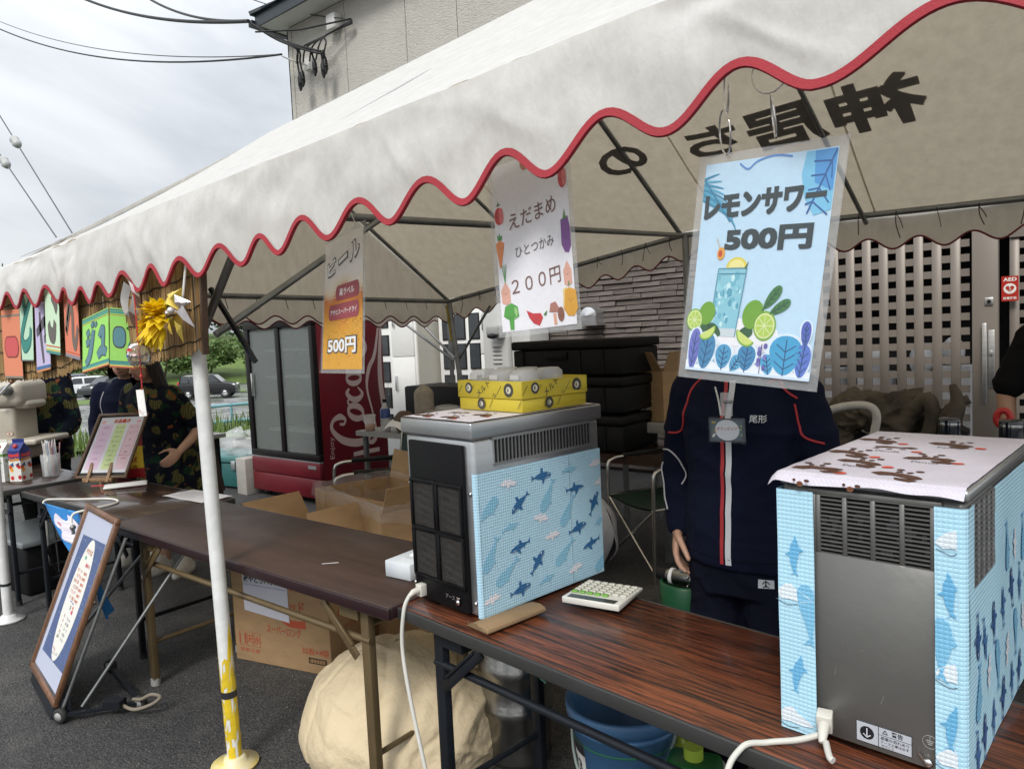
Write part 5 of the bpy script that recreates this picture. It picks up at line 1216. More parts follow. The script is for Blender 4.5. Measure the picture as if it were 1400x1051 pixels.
for x, y, s, rot in ((.16, .20, .05, .5), (.48, .185, .055, -.5)):
    P = [(x+s*1.5*math.cos(t)*math.cos(rot)-s*.9*math.sin(t)*math.sin(rot), y+s*1.1*math.cos(t)*math.sin(rot)+s*.9*math.sin(t)*math.cos(rot)) for t in [-PI+PI*i/12 for i in range(13)]]
    m.poly(P, lifted(F, .0018), '#7db23a'); P = [(x+s*1.3*math.cos(t)*math.cos(rot)-s*.75*math.sin(t)*math.sin(rot), y+s*.95*math.cos(t)*math.sin(rot)+s*.75*math.sin(t)*math.cos(rot)) for t in [-PI+PI*i/12 for i in range(13)]]; m.poly(P, lifted(F, .002), '#cfe07c')
for x, y, s, r in ((.60, .315, .13, .9), (.65, .29, .12, .55)): leaf(m, F, x, y, s, r, '#3f7a45', '#2a5a35', wid=.2, l=.0009)
for x, y in ((.20, .19), (.27, .18), (.41, .185)): leaf(m, F, x, y, .09, 2.6 if x < .3 else .3, '#2f5d3a', None, wid=.3, l=.0009)
# bottom row of blue and violet leaves on a white torn edge
m.poly([(0, 0), (1, 0), (1, .035)]+[(1-.05*k, .04+.015*math.sin(k*1.7)) for k in range(1, 20)]+[(0, .05)], lifted(F, .0012), '#eef4fb')
for x, y, s, r, c, w_ in ((.05, .0, .22, 1.5, '#6d72c4', .16), (.15, .01, .19, 1.45, '#3f86b4', .28), (.31, .02, .125, 1.5, '#4a9cc8', .38), (.39, .015, .09, 1.0, '#58a8d2', .38), (.50, .02, .13, 1.5, '#3a87b8', .40), (.80, .015, .19, 1.55, '#3fa3d4', .46), (.69, .012, .10, 1.8, '#4aa8d8', .36), (.925, .01, .16, 1.5, '#5a78cf', .26), (.94, .15, .12, 1.6, '#5566bf', .22)):
    leaf(m, F, x, y, s, r, '#dfeefa', None, 1.5, .0013, w_*1.2); leaf(m, F, x, y, s*.95, r, c, '#24507f', 1.42, .0015, w_)
for k in range(7): m.disc(.62+.03*math.cos(k*2.1), .04+.017*k, .016, lifted(F, .0016), '#7f7cc6' if k % 2 else '#655fae', .014, 8); 
m.stroke([(.62, .0), (.62, .15)], .006, lifted(F, .0018), '#4a4787')
m.poly([(.0, .0), (.0, -.001), (1, -.001), (1, .012), (0, .012)], lifted(F, .002), '#d3e6f7')
m.build('artwork', PRINT, pp)
m = MB()
def ring(c, r, ax, sx=1.): 
    c = V(c); a, b = frame(V(ax)); m.tube([c+a*r*math.cos(q)+b*r*math.sin(q)*sx for q in [2*PI*i/22 for i in range(22)]], .0018, 6, closed=True)
rp = [[(-.492, 1.243, 1.958), (-.488, 1.246, 1.87), (-.489, 1.243, 1.795)], [(-.395, 1.24, 1.955), (-.385, 1.243, 1.865), (-.381, 1.238, 1.79)]]
ring((-.4995, 1.244, 1.855), .031, (1, .55, 0), 1.25); ring((-.5035, 1.243, 1.785), .028, (.9, .75, .1), 1.35)
ring((-.424, 1.244, 1.868), .034, (.25, 1, .1)); ring((-.418, 1.24, 1.793), .024, (1, .4, .1), 1.5)
RG = m.build('ring', M_chr, t)
m = MB(); m.tube([(-.50, 1.245, 1.89), (-.50, 1.245, 1.97)], .0014, 5); m.tube([(-.424, 1.245, 1.90), (-.424, 1.245, 1.98)], .0014, 5); m.build('hanging_string', M_str, t)
# -- green soybean poster
t, pp, F = poster('food_poster', 'white poster with small vegetable drawings and the 200 yen price', (-1.104, 1.32, 1.445), (-.832, 1.265, 1.456), (-.845, 1.262, 1.865), (-1.122, 1.325, 1.855), -.012, .1, .05, .03, None, '#f6f5fb')
m = MB(); BR_ = '#7a5148'
m.text('えだまめ', lifted(F, .0004), .50, .665, .092, BR_, .004, .64, rot=.06); m.text('ひとつかみ', lifted(F, .0004), .50, .475, .062, '#5f4a4c', 0, .52, rot=.05); m.text('２００円', lifted(F, .0004), .49, .275, .092, BR_, .004, .66, rot=.05)
A = lambda x, y, pts, s, c, l=.0002: m.poly([(x+a*s*1.45, y+b*s) for a, b in pts], lifted(F, l), c)
ell = lambda rx, ry, n=14, a0=0: [(rx*math.cos(2*PI*i/n+a0), ry*math.sin(2*PI*i/n+a0)) for i in range(n)]
def face(x, y, s, c='#5a2a2a'):
    for dx in (-.25, .25): m.disc(x+dx*s*1.45, y, .05*s, lifted(F, .0008), c, .05*s, 6)
    m.stroke([(x-.1*s, y-.1*s), (x, y-.16*s), (x+.1*s, y-.1*s)], .004, lifted(F, .0008), c)
for x, y, c in ((.06, .70, '#cf3b3f'), (.93, .80, '#cf3b46'), (.43, .975, '#c98a6a'), (.60, .985, '#e0b79c')):
    A(x, y, ell(.55, .75), .07, c); A(x+.03, y, ell(.3, .7), .07, '#e77a7a' if y < .9 else '#ecc9b0', .0004); face(x, y, .07)
    if y < .9: A(x, y+.06, [(-.3, 0), (-.1, .2), (0, .5), (.1, .2), (.4, .1)], .06, '#3f7a3a', .0005)
A(.05, .50, [(-.5, .5), (0, .75), (.5, .45), (.4, 0), (.0, -1.4), (-.2, -1.5)], .075, '#ea8a43'); A(.05, .555, [(-.3, 0), (-.35, .6), (-.1, .4), (0, .8), (.15, .4), (.4, .5), (.3, 0)], .06, '#4f9a42', .0005); face(.06, .51, .06)
A(.93, .50, [(-.45, .9), (.3, 1.0), (.5, .3), (.5, -.8), (.2, -1.2), (-.2, -1.1), (-.5, -.6)], .09, '#7d3f94'); A(.93, .585, [(-.5, -.2), (-.25, .1), (0, .8), (.15, .15), (.5, -.1), (0, -.05)], .06, '#4a8a3a', .0005); face(.93, .49, .06, '#3a1a4a')
for x, y in ((.08, .235), (.92, .285)):
    A(x, y, [(-.5, -.8), (-.55, .2), (0, .9), (.5, .2), (.5, -.8), (0, -1)], .075, '#e8b09c'); face(x, y, .06)
    if x < .5:
        for d in (-.3, 0, .3): m.stroke([(x, y+.06), (x+d*.09, y+.17)], .008, lifted(F, .0004), '#4f9a50')
A(.13, .085, [(-.2, -.9), (.2, -.9), (.25, -.2), (.8, 0), (.7, .7), (.1, 1), (-.6, .8), (-.8, .1), (-.25, -.2)], .085, '#4fa53f'); A(.17, .11, ell(.35, .4), .085, '#9fcf7f', .0004); face(.12, .09, .06)
A(.45, .06, [(-.95, .6), (-.3, .35), (.5, .3), (.7, 0), (.3, -.5), (-.3, -.3), (-.7, .1)], .09, '#cc2a33'); A(.55, .075, [(0, 0), (.2, .15), (.5, .3), (.3, -.1)], .08, '#3f7f3f', .0004); face(.46, .06, .05)
A(.70, .085, [(-.6, 0), (-.4, .6), (.2, .7), (.6, .2), (.6, -.1)], .08, '#b5796a'); A(.70, .05, [(-.15, .3), (.2, .3), (.25, -.5), (-.1, -.5)], .08, '#e0a889', .0002); A(.79, .065, ell(.45, .6), .07, '#8a5540', .0004); face(.79, .06, .05); face(.69, .09, .05)
A(.93, .135, [(-.6, .6), (0, .7), (.6, .5), (.7, -.5), (.3, -.9), (-.3, -.85), (-.7, -.4)], .10, '#e3a52c'); A(.88, .15, [(-.3, .5), (.1, .6), (.1, -.5), (-.3, -.5)], .1, '#efd98c', .0003); A(.92, .215, [(-.1, 0), (.05, .4), (.2, .4), (.15, 0)], .06, '#4a8a3a', .0004); face(.94, .14, .07)
m.build('artwork', PRINT, pp)
m = MB(); m.tube([(-1.07, 1.32, 1.85), (-1.07, 1.25, 1.96)], .0014, 5); m.tube([(-.89, 1.27, 1.86), (-.89, 1.25, 1.97)], .0014, 5); m.build('hanging_string', M_str, t)
# -- beer poster
def beercol(u, v):
    a, b, c, d = hexc('#e8a92c'), hexc('#d9791f'), hexc('#f0dfc2'), hexc('#f8f5f0')
    v2 = v+.05*math.sin(u*9)*math.sin(v*13)
    def mixq(p, q, t): t = max(0, min(1, t)); return tuple(lerp(p[i], q[i], t) for i in range(3))
    if v2 < .3: return a
    if v2 < .56: return mixq(a, b, (v2-.3)/.26)
    if v2 < .64: return mixq(b, c, (v2-.56)/.08)
    return mixq(c, d, (v2-.64)/.1)
t, pp, F = poster('drink_poster', 'orange beer poster with red name bars and the 500 yen price', (-1.891, 1.38, 1.36), (-1.628, 1.338, 1.360), (-1.567, 1.325, 1.788), (-1.828, 1.38, 1.758), 0, .1, .045, .03, beercol)
m = MB()
def outlined(s, x, y, h, w, rot, c1='#fdfcfa', c2='#3a3a42', b=.085): m.text(s, lifted(F, .0006), x, y, h, c2, b, w*1.03, rot); m.text(s, lifted(F, .001), x, y, h*.93, c1, .04, w*.98, rot)
outlined('ビ', .20, .80, .115, .22, .12, b=.11); outlined('ー', .50, .835, .034, .22, .16, b=.3); outlined('ル', .79, .865, .12, .24, .15, b=.11)
m.rrect(.32, .53, .92, .645, .055, lifted(F, .0004), '#a8424e'); m.rrect(.14, .385, .92, .505, .055, lifted(F, .0004), '#a8424e')
m.text('黒ラベル', lifted(F, .0008), .61, .588, .055, '#f4e6e6', .03, .38); m.text('アサヒスーパードライ', lifted(F, .0008), .53, .445, .042, '#f4e6e6', .03, .68)
outlined('500円', .50, .185, .125, .72, .0)
rnd = random.Random(8)
for k in range(150): m.disc(rnd.uniform(.02, .98), rnd.choice([rnd.uniform(.02, .40), rnd.uniform(.25, .38)]), rnd.uniform(.004, .011), lifted(F, .0003), rnd.choice(['#b8701c', '#f2cf6a', '#a65f18']), rnd.uniform(.003, .006), 6)
m.build('artwork', PRINT, pp)
m = MB(); m.tube([(-1.78, 1.378, 1.75), (-1.78, 1.26, 1.90)], .0014, 5); m.tube([(-1.62, 1.34, 1.77), (-1.62, 1.26, 1.93)], .0014, 5); m.build('hanging_string', M_str, t)

# ================================================================ REED SCREEN AND PAPER SIGNS
M_reed = mat('dry golden reed', (.20, .11, .04), .7, col2=(.44, .29, .12), vs=26, stretch=(1, 1, .06))
M_cordk = mat('black cotton cord', (.015, .013, .012), .8)
RS = thing('reed_screen', 'long golden reed screen tied with black cord behind the paper signs', 'reed screen', (-3.4, 1.19, 1.34))
m = MB(); rnd = random.Random(4); x = -4.7
def scr_bot(x): return interp(x, [-4.7, -4.29, -3.69, -3.42, -3.27, -3.05, -2.68, -2.31, -2.22], [1.339, 1.344, 1.36, 1.376, 1.408, 1.404, 1.408, 1.447, 1.459])
def scr_y(x): return 1.19+.006*math.sin(x*5)
while x < -2.23:
    r = rnd.uniform(.0026, .0045); z0 = scr_bot(x)+rnd.uniform(-.012, .006); y = scr_y(x)+rnd.uniform(-.004, .004); z1 = min(1.80, ez(x)-.05)
    dx = rnd.uniform(-.006, .006)+.010; m.tube([(x, y, z0), (x+dx*.5, y+rnd.uniform(-.003, .003), (z0+z1)/2), (x+dx, y, z1)], [r, r*1.05, r*.9], 5); x += r*1.75
m.build('reeds', M_reed, RS, kind='stuff')
for k in range(4):
    pts = []; i = 0; x = -4.68
    while x < -2.23: pts.append((x, scr_y(x)-.006-(.003 if i % 2 else 0), scr_bot(x)+.03+k*.106+.003*math.sin(i*1.3))); x += .02; i += 1
    m = MB(); m.tube(pts, .0024, 4); m.build('binding_cord', M_cordk, RS)
m = MB(); m.bar((-2.222, 1.185, 1.435), (-2.20, 1.19, 1.80), .02, .012); m.build('edge_slat', mat('dark bamboo edge', (.07, .04, .025), .6, bump=.3), RS)
def psign(label, q, col, draw, bands=None, yaw=0):
    BL, BR, TR, TL = q; t = thing('paper_sign', label, 'sign', ((BL[0]+BR[0])/2, BL[1], BL[2]), 0, 'handwritten paper signs on the reed screen'); fn = quad(BL, BR, TR, TL, 0, 0)
    m = MB(); m.grid(lambda a, b: fn(a, b), 10, 12, 0, True, None, col); m.grid(lambda a, b: fn(a, b, -.0008), 6, 6, 0, True, None, '#d8d4cc'); s = m.build('sheet', PRINT_M, t)
    F = lambda x, y, l=0.: fn(x, y, .0006+l); m = MB()
    for y0, y1, c in bands or (): m.poly([(.0, y0), (1, y0), (1, y1), (0, y1)], F, c)
    draw(m, lifted(F, .0004)); m.build('lettering', PRINT_M, s)
def brush(pts, w, c, edge='#4a5560'):
    def d(m, F):
        for P, ww in zip(pts, w if isinstance(w, list) else [w]*len(pts)):
            S = spline2(P, 6); n = len(S); W = [ww*(.75+.35*math.sin(PI*i/(n-1))) for i in range(n)]
            if edge: m.stroke(S, [q+.045 for q in W], F, edge)
            m.stroke(S, W, lifted(F, .0004), c)
    return d
SY = 1.165
def qd(x0, x1, zb0, zb1, zt0, zt1, sk=0., y=SY, y2=None): y2 = y if y2 is None else y2; return ((x0-sk, y, zb0), (x1-sk, y2, zb1), (x1, y2, zt1), (x0, y, zt0))
BB = ((0, .03, '#c9b070'), (.03, .07, '#3f8a86'), (.93, .965, '#4f8f8c'))
psign('orange paper sign with a red rounded block, leftmost on the reed screen', qd(-4.062, -3.813, 1.36, 1.358, 1.681, 1.676, 0.028), '#e08a68', lambda m, F: (m.rrect(.1, .30, .88, .62, .18, F, '#8a4038'), m.rrect(.14, .32, .85, .60, .16, lifted(F, .0004), '#cf5a5a')), ((0, .03, '#8a8478'), (.9, .93, '#8a8478')))
psign('pale green paper sign with teal curved letter, second from left', qd(-3.794, -3.633, 1.438, 1.435, 1.736, 1.732, 0.055), '#bfe0c4', brush([[(.25, 1.0), (.45, .72)], [(.95, .98), (.45, .66), (.15, .38), (.35, .22), (.75, .3), (.85, .5)]], [.14, .15], '#3f8a80', '#2f6a66'), ((0, .02, '#6a6a6a'),), )
psign('pale violet paper sign with grey brush letter, third from left', qd(-3.614, -3.448, 1.383, 1.398, 1.699, 1.681, 0.046), '#c6bbdc', brush([[(.1, .55), (.35, .62), (.7, .72), (.9, .55), (.62, .45)], [(.35, .85), (.4, .5), (.55, .12)], [(.75, .98), (.7, .7), (.72, .5)]], [.14, .13, .12], '#5e5a62', None), ((0, .03, '#d08a5a'), (.03, .08, '#4a70a0')))
psign('pale green paper sign with two grey strokes, fourth from left', qd(-3.453, -3.3, 1.47, 1.455, 1.755, 1.745, 0.042, 1.155), '#cfe8c8', brush([[(.5, .85), (.7, .78), (.85, .62)], [(.25, .45), (.35, .3), (.6, .28), (.7, .48)]], [.2, .22], '#6b6660', None), ((0, .04, '#4f8f8c'), (.04, .07, '#c9c070'), (.1, .12, '#c96a4a')))
psign('orange paper sign with grey zigzag letter, fifth from left', qd(-3.277, -3.134, 1.451, 1.431, 1.773, 1.764, 0.037), '#e2856a', brush([[(.6, 1.0), (.35, .65), (.1, .32)], [(.12, .3), (.45, .62), (.6, .55), (.6, .25), (.75, .18), (.95, .4)]], [.13, .15], '#77695f', None), ((0, .04, '#8f8a92'), (.06, .07, '#b9523a')))
gb = ((0, .025, '#b8604a'), (.025, .05, '#d9c46a'), (.05, .10, '#4f9a90'), (.10, .115, '#3a6a86'), (.91, .95, '#4f9a90'), (.88, .89, '#c96a4a'), (.96, .98, '#3a6a86'))
psign('bright green paper sign with blue grey letters, left half folded towards the viewer', ((-3.101, 1.144, 1.381), (-2.797, 1.122, 1.411), (-2.801, 1.138, 1.621), (-3.103, 1.161, 1.591)), '#9ddb6c', brush([[(.18, .66), (.3, .72)], [(.16, .5), (.3, .55)], [(.14, .14), (.3, .28), (.45, .72)], [(.38, .86), (.42, .80), (.44, .88)], [(.52, .84), (.56, .76)], [(.66, .55), (.8, .68), (.8, .34)], [(.6, .22), (.76, .3), (.92, .24)]], [.1, .1, .12, .06, .06, .10, .14], '#5f8792'), gb)
psign('bright green paper sign with blue grey letters, right half behind the yellow flower', ((-2.785, 1.119, 1.403), (-2.724, 1.218, 1.388), (-2.728, 1.234, 1.603), (-2.786, 1.137, 1.620)), '#9ddb6c', lambda m, F: (m.rrect(.08, .33, .46, .70, .14, F, '#4a3a4a'), m.rrect(.10, .35, .44, .68, .13, lifted(F, .0004), '#5f8f98'), brush([[(.52, .80), (.72, .82), (.86, .84), (.78, .60), (.62, .4), (.52, .22)], [(.74, .54), (.84, .38), (.92, .24)]], .12, '#5f8792')(m, F)), gb)

# ---- flower, pinwheel, ribbon, wind chime
M_pet = add_translucent(mat('yellow paper petals', (.82, .56, .006), .6, col2=(.95, .74, .02), vs=40), .4)
FL = thing('paper_flower', 'large bright yellow artificial flower on the reed screen', 'flower', (-2.45, 1.12, 1.54)); m = MB(); rnd = random.Random(3)
cF = V((-2.395, 1.125, 1.560))
for k in range(150):
    a = rnd.uniform(0, 2*PI); el = rnd.uniform(.0, 1.1); Lp = rnd.uniform(.05, .082); d = V((math.cos(a)*math.cos(el), -math.sin(el)*.8, math.sin(a)*math.cos(el)))
    if d.x > .55 and d.z < -.35: continue
    Lp *= (1.25 if d.z < -.5 else 1); s, u = frame(d); p0 = cF+d*.012; w = rnd.uniform(.013, .019)
    pts = [p0, p0+d*Lp*.55+s*w, p0+d*Lp+V((0, -.005, -.014)), p0+d*Lp*.55-s*w]; m.add(pts+[p0+d*Lp*.5+u*.004], [(0, 1, 4), (1, 2, 4), (2, 3, 4), (3, 0, 4)])
m.build('petals', M_pet, FL, kind='stuff'); m = MB()
for k in range(4): d = V((.5, .1, .7-.35*k)).normalized(); s, u = frame(d); p = cF+V((.03, .01, .01)); m.add([p, p+d*.06+s*.014, p+d*.10, p+d*.06-s*.014], [(0, 1, 2, 3)])
m.build('leaves', mat('green cloth leaves', (.22, .32, .06), .6), FL)
M_gold2 = mat('shiny yellow foil', (.74, .55, .10), .22, .35, var=.1); M_foil = mat('silver lilac foil', (.70, .66, .68), .22, .4, var=.15, vs=20)
PW = thing('pinwheel', 'gold and white foil pinwheel at the right end of the reed screen', 'pinwheel', (-2.25, 1.14, 1.57)); c0 = V((-2.255, 1.13, 1.578))
for k in range(7):
    a = k*2*PI/7+.3; m = MB(); d = V((math.cos(a), 0, math.sin(a))); e_ = V((math.cos(a+.75), 0, math.sin(a+.75))); Lp = .075 if d.z > -.3 else .105
    vs = [c0, c0+d*Lp, c0+e_*Lp*.72+V((0, -.028, 0)), c0+(d+e_)*.02+V((0, -.03, 0)), c0+d*Lp*.6+e_*.01+V((0, -.022, 0))]; m.add(vs, [(0, 1, 4), (1, 2, 4), (2, 3, 4), (3, 0, 4)]); m.build('vane', M_gold2 if k % 3 else M_foil, PW)
m = MB(); m.ball(c0+V((0, -.03, 0)), .011, 10, 6); m.build('hub', M_foil, PW)
m = MB(); m.cyl(c0+V((0, .005, 0)), c0+V((.02, .03, .2)), .004); m.build('stick', M_str, PW)
RB = thing('ribbon_bow', 'brown and white looped ribbon tucked under the valance beside the yellow flower', 'ribbon', (-2.584, 1.130, 1.564)); M_bw = mat('brown ribbon', (.20, .12, .09), .5)
for pts, mt in (([(-2.611, 1.130, 1.688), (-2.648, 1.130, 1.630), (-2.625, 1.130, 1.578), (-2.584, 1.130, 1.593), (-2.556, 1.130, 1.640), (-2.574, 1.130, 1.688)], M_pap), ([(-2.593, 1.130, 1.593), (-2.584, 1.130, 1.550), (-2.556, 1.130, 1.526)], M_bw), ([(-2.593, 1.130, 1.706), (-2.556, 1.130, 1.649), (-2.528, 1.130, 1.593)], M_bw)):
    S = spline(pts, 6); m = MB(); vs = []; 
    for p in S: vs += [p+V((0, -.012, .01)), p+V((0, .012, -.01))]
    m.add(vs, [(2*i, 2*i+1, 2*i+3, 2*i+2) for i in range(len(S)-1)], smooth=True); m.build('loop', mt, RB)
M_gl = mat('clear wind chime glass', (.9, .93, .95), .04, trans=.97, ior=1.2, var=.01)
WC = thing('wind_chime', 'glass wind chime with red goldfish print, red string and white paper strip', 'wind chime', (-2.43, 1.07, 1.2)); wc = V((-2.43, 1.07, 1.443))
m = MB(); m.lathe([(.006, .040), (.022, .036), (.034, .022), (.038, 0), (.034, -.02), (.027, -.033), (.025, -.033), (.032, -.02), (.0365, 0), (.0325, .021), (.021, .0345), (.006, .038)], wc, 24); m.build('glass_bowl', M_gl, WC)
m = MB(); fB_ = lambda x, y, l=0.: wc+V((.0385*math.sin(x), -.0385*math.cos(x), y))
for x, y, c, s in ((-.5, .01, '#b8202a', .016), (.3, .018, '#c23a3a', .014), (.0, -.002, '#3a4a9a', .01), (.7, .002, '#e8c8c8', .012)): m.poly([(x+a*s*26, y+b*s) for a, b in ((-.9, .5), (-.5, .1), (0, .5), (.6, .3), (.9, 0), (.5, -.4), (-.1, -.4), (-.5, -.1), (-.9, -.5))], fB_, c)
m.build('goldfish_print', PRINT, WC)
m = MB(); m.tube([wc+V((0, 0, .2)), wc+V((0, 0, .04)), wc+V((.003, 0, -.06)), wc+V((0, 0, -.115))], .0022, 6); m.ball(wc+V((.002, 0, -.07)), .006, 8, 6); m.build('red_string', M_red, WC)
m = MB(); m.grid(lambda a, b: wc+V((-.036+.052*a+.012*math.sin(b*2.2)*0+.01*(1-b), -.004+.01*math.sin(a*3), -.115-.088*(1-b)+.004*a)), 8, 10, 0, True, None, '#ecebe6')
m.text('夏', lambda x, y, l=0.: wc+V((-.012+x, -.0065, -.185+y)), 0, 0, .012, '#c0503a'); m.build('paper_strip', PRINT_M, WC)
# ================================================================ RED DRINKS FRIDGE
M_fred = mat('deep red fridge steel', (.125, .006, .013), .32, var=.06, bump=.03)
M_fdark = mat('dark fridge frame', (.010, .008, .009), .4, spec=.2)
M_fglass = clear_film('fridge door glass', (.25, .28, .27), .42, .06)
M_fin = mat('grey fridge interior', (.30, .33, .32), .6, var=.1)
FR = thing('drinks_fridge', 'tall red drinks fridge with two sliding glass doors and white script lettering', 'fridge', (-5.9, 4.25, 0))
FX0, FX1, FY0, FY1 = -6.47, -5.37, 3.87, 4.66
m = MB()
for a, b in (((FX0, FY0+.03, .05), (FX0+.03, FY1, 1.93)), ((FX1-.03, FY0+.03, .05), (FX1, FY1, 1.93)), ((FX0+.031, FY1-.03, .05), (FX1-.031, FY1, 1.93)), ((FX0+.031, FY0+.03, 1.86), (FX1-.031, FY1-.031, 1.93)), ((FX0+.031, FY0+.03, .05), (FX1-.031, FY1-.031, .44))): m.bb(a, b)
m.build('cabinet', M_fred, FR, bevel=.006)
m = MB(); m.bb((FX0+.04, FY1-.2, .45), (FX1-.04, FY1-.034, 1.85)); m.build('interior_back', M_fin, FR)
for z in (.62, .88, 1.14, 1.40):
    m = MB(); m.bb((FX0+.05, FY0+.16, z), (FX1-.05, FY1-.22, z+.02)); m.build('shelf', M_fin, FR)
m = MB()
for a, b in (((FX0, FY0-.02, .40), (FX1, FY0+.03, .46)), ((FX0, FY0-.02, 1.62), (FX1, FY0+.03, 1.72)), ((FX0, FY0-.02, .461), (FX0+.07, FY0+.03, 1.619)), ((FX1-.05, FY0-.02, .461), (FX1, FY0+.03, 1.619)), ((FX0+.52, FY0-.018, .461), (FX0+.58, FY0+.03, 1.619))): m.bb(a, b)
m.build('door_frame', M_fdark, FR, bevel=.004)
for a, b in ((FX0+.071, FX0+.519), (FX0+.581, FX1-.051)):
    m = MB(); m.bb((a, FY0+.004, .462), (b, FY0+.012, 1.618)); m.build('glass_door', M_fglass, FR)
m = MB(); m.bb((FX0+.10, FY0-.035, .98), (FX0+.118, FY0-.006, 1.2)); m.build('handle', M_chr, FR, bevel=.003)
m = MB(); m.bb((FX0, FY0-.01, 1.722), (FX1, FY0+.03, 1.93)); m.build('header_panel', M_fred, FR, bevel=.005)
m = MB(); m.bb((FX0, FY0-.02, .06), (FX1, FY0+.029, .235)); m.bb((FX0, FY0-.02, .242), (FX1, FY0+.029, .385)); m.build('lower_panel', M_fred, FR, bevel=.005)
m = MB(); m.bb((FX1-.17, FY0-.026, .33), (FX1-.05, FY0-.0205, .36)); m.build('maker_plate', M_alu, FR)
m = MB(); m.bb((FX0, FY0-.016, .387), (FX1, FY0+.02, .398)); m.build('trim_strip', M_alu, FR)
for x in (FX0+.08, FX1-.08): m = MB(); m.cyl((x, FY0+.1, 0), (x, FY0+.1, .06), .03); m.build('foot', M_rub, FR)
m = MB(); fS = lambda tx, ty, l=0.: V((FX1+.0012+l, 4.36-ty*.37, .50+tx*.40)); W_ = '#b9a6a4'
def scr(pts, w, l=0.): S = spline2(pts, 8); n = len(S); m.stroke(S, [w[0]+(w[1]-w[0])*math.sin(PI*i/(n-1)) if len(w) == 2 else interp(i/(n-1), [k/(len(w)-1) for k in range(len(w))], w) for i in range(n)], lifted(fS, l), W_)
def capC(x, l=0.):
    scr([(x+.62, .52), (x+.70, .70), (x+.62, .92), (x+.42, .95), (x+.16, .66), (x+.04, .22), (x+.10, -.12), (x+.30, -.22), (x+.56, -.02), (x+.66, .16)], [.05, .15, .08, .10, .17, .19, .16, .10, .07, .04], l)
    scr([(x+.62, .52), (x+.52, .60), (x+.54, .72)], [.04, .07, .05], l+.0002)
def lo(x, l): 
    S = [(x+.20+.15*math.cos(t)-.05*math.sin(t)*-1, .20+.23*math.sin(t)) for t in [2*PI*i/26 for i in range(27)]]; m.stroke(S, [.07+.075*abs(math.cos(2*PI*i/26)) for i in range(27)], lifted(fS, l), W_)
capC(0); lo(.56, .0003); scr([(.90, .2), (.98, .42), (1.1, .38), (1.06, .30)], [.05, .05], .0004)
scr([(1.32, .36), (1.22, .44), (1.08, .30), (1.06, .10), (1.18, -.04), (1.34, .10)], [.05, .10, .13, .14, .08, .03], .0005)
S_ = [(1.56+.13*math.cos(t), .20+.22*math.sin(t)) for t in [2*PI*i/24 for i in range(25)]]; m.stroke(S_, [.06+.07*abs(math.cos(2*PI*i/24)) for i in range(25)], lifted(fS, .0006), W_)
scr([(1.72, .44), (1.68, .1), (1.76, -.02), (1.86, .08)], [.12, .11, .08, .03], .0007); scr([(1.86, .30), (1.98, .33)], [.09, .09], .0008)
capC(2.02, .0009); lo(2.62, .0012)
scr([(3.02, .0), (3.1, .5), (3.2, .95), (3.10, 1.0), (3.04, .6), (3.1, .04), (3.2, .02)], [.05, .08, .09, .08, .11, .1, .03], .0013)
S_ = [(3.36+.13*math.cos(t), .20+.22*math.sin(t)) for t in [2*PI*i/24 for i in range(25)]]; m.stroke(S_, [.06+.07*abs(math.cos(2*PI*i/24)) for i in range(25)], lifted(fS, .0014), W_); scr([(3.52, .44), (3.48, .1), (3.58, -.02), (3.68, .1)], [.12, .11, .08, .03], .0015)
scr([(.05, -.05), (.0, -.28), (.18, -.42), (.7, -.34), (1.3, -.20), (1.75, -.30), (2.1, -.52), (2.9, -.72)], [.05, .12, .10, .05, .07, .12, .10, .04], .0016)
scr([(-.22, .35), (-.21, .0), (-.21, -.5)], [.10, .11, .10], .0002); scr([(.2, -.86), (.9, -.72), (1.7, -.66), (3.0, -.80)], [.04, .16, .14, .05], .0003)
m.text('Enjoy', fS, .02, .98, .16, W_, .0, .50)
m.text('TRADE MARK', fS, 1.2, -.92, .035, W_, .0)
m.build('script_lettering', PRINT, FR)

# ================================================================ BOXES, CRATES, CHAIRS
def open_box(name, label, loc, rz, w, d, h, flaps, mt=M_card, group=None):
    t = thing(name, label, 'cardboard box', loc, rz, group); e = .005
    for a, b in (((-w/2, -d/2, 0), (w/2, -d/2+e, h)), ((-w/2, d/2-e, 0), (w/2, d/2, h)), ((-w/2, -d/2+e, 0), (-w/2+e, d/2-e, h)), ((w/2-e, -d/2+e, 0), (w/2, d/2-e, h)), ((-w/2+e, -d/2+e, .002), (w/2-e, d/2-e, .008))): m = MB(); m.bb(a, b); m.build('wall', mt, t, local=True)
    for side, ang, Lf in flaps:
        m = MB(); a = R(ang)
        if side in 'fb':
            s = -1 if side == 'f' else 1; P = [(-w/2+.004, s*d/2, h), (w/2-.004, s*d/2, h), (w/2-.012, s*(d/2+Lf*math.sin(a)), h+Lf*math.cos(a)), (-w/2+.012, s*(d/2+Lf*math.sin(a)), h+Lf*math.cos(a))]; n = V((0, math.cos(a), -s*math.sin(a)))*.004
        else:
            s = -1 if side == 'l' else 1; P = [(s*w/2, -d/2+.004, h), (s*w/2, d/2-.004, h), (s*(w/2+Lf*math.sin(a)), d/2-.012, h+Lf*math.cos(a)), (s*(w/2+Lf*math.sin(a)), -d/2+.012, h+Lf*math.cos(a))]; n = V((math.cos(a), 0, -s*math.sin(a)))*.004
        vs = [V(p) for p in P]; m.add(vs+[v+n for v in vs], [(0, 1, 2, 3), (7, 6, 5, 4), (0, 4, 5, 1), (1, 5, 6, 2), (2, 6, 7, 3), (3, 7, 4, 0)]); m.build('flap', M_card2 if ang > 60 else mt, t, local=True)
    return t
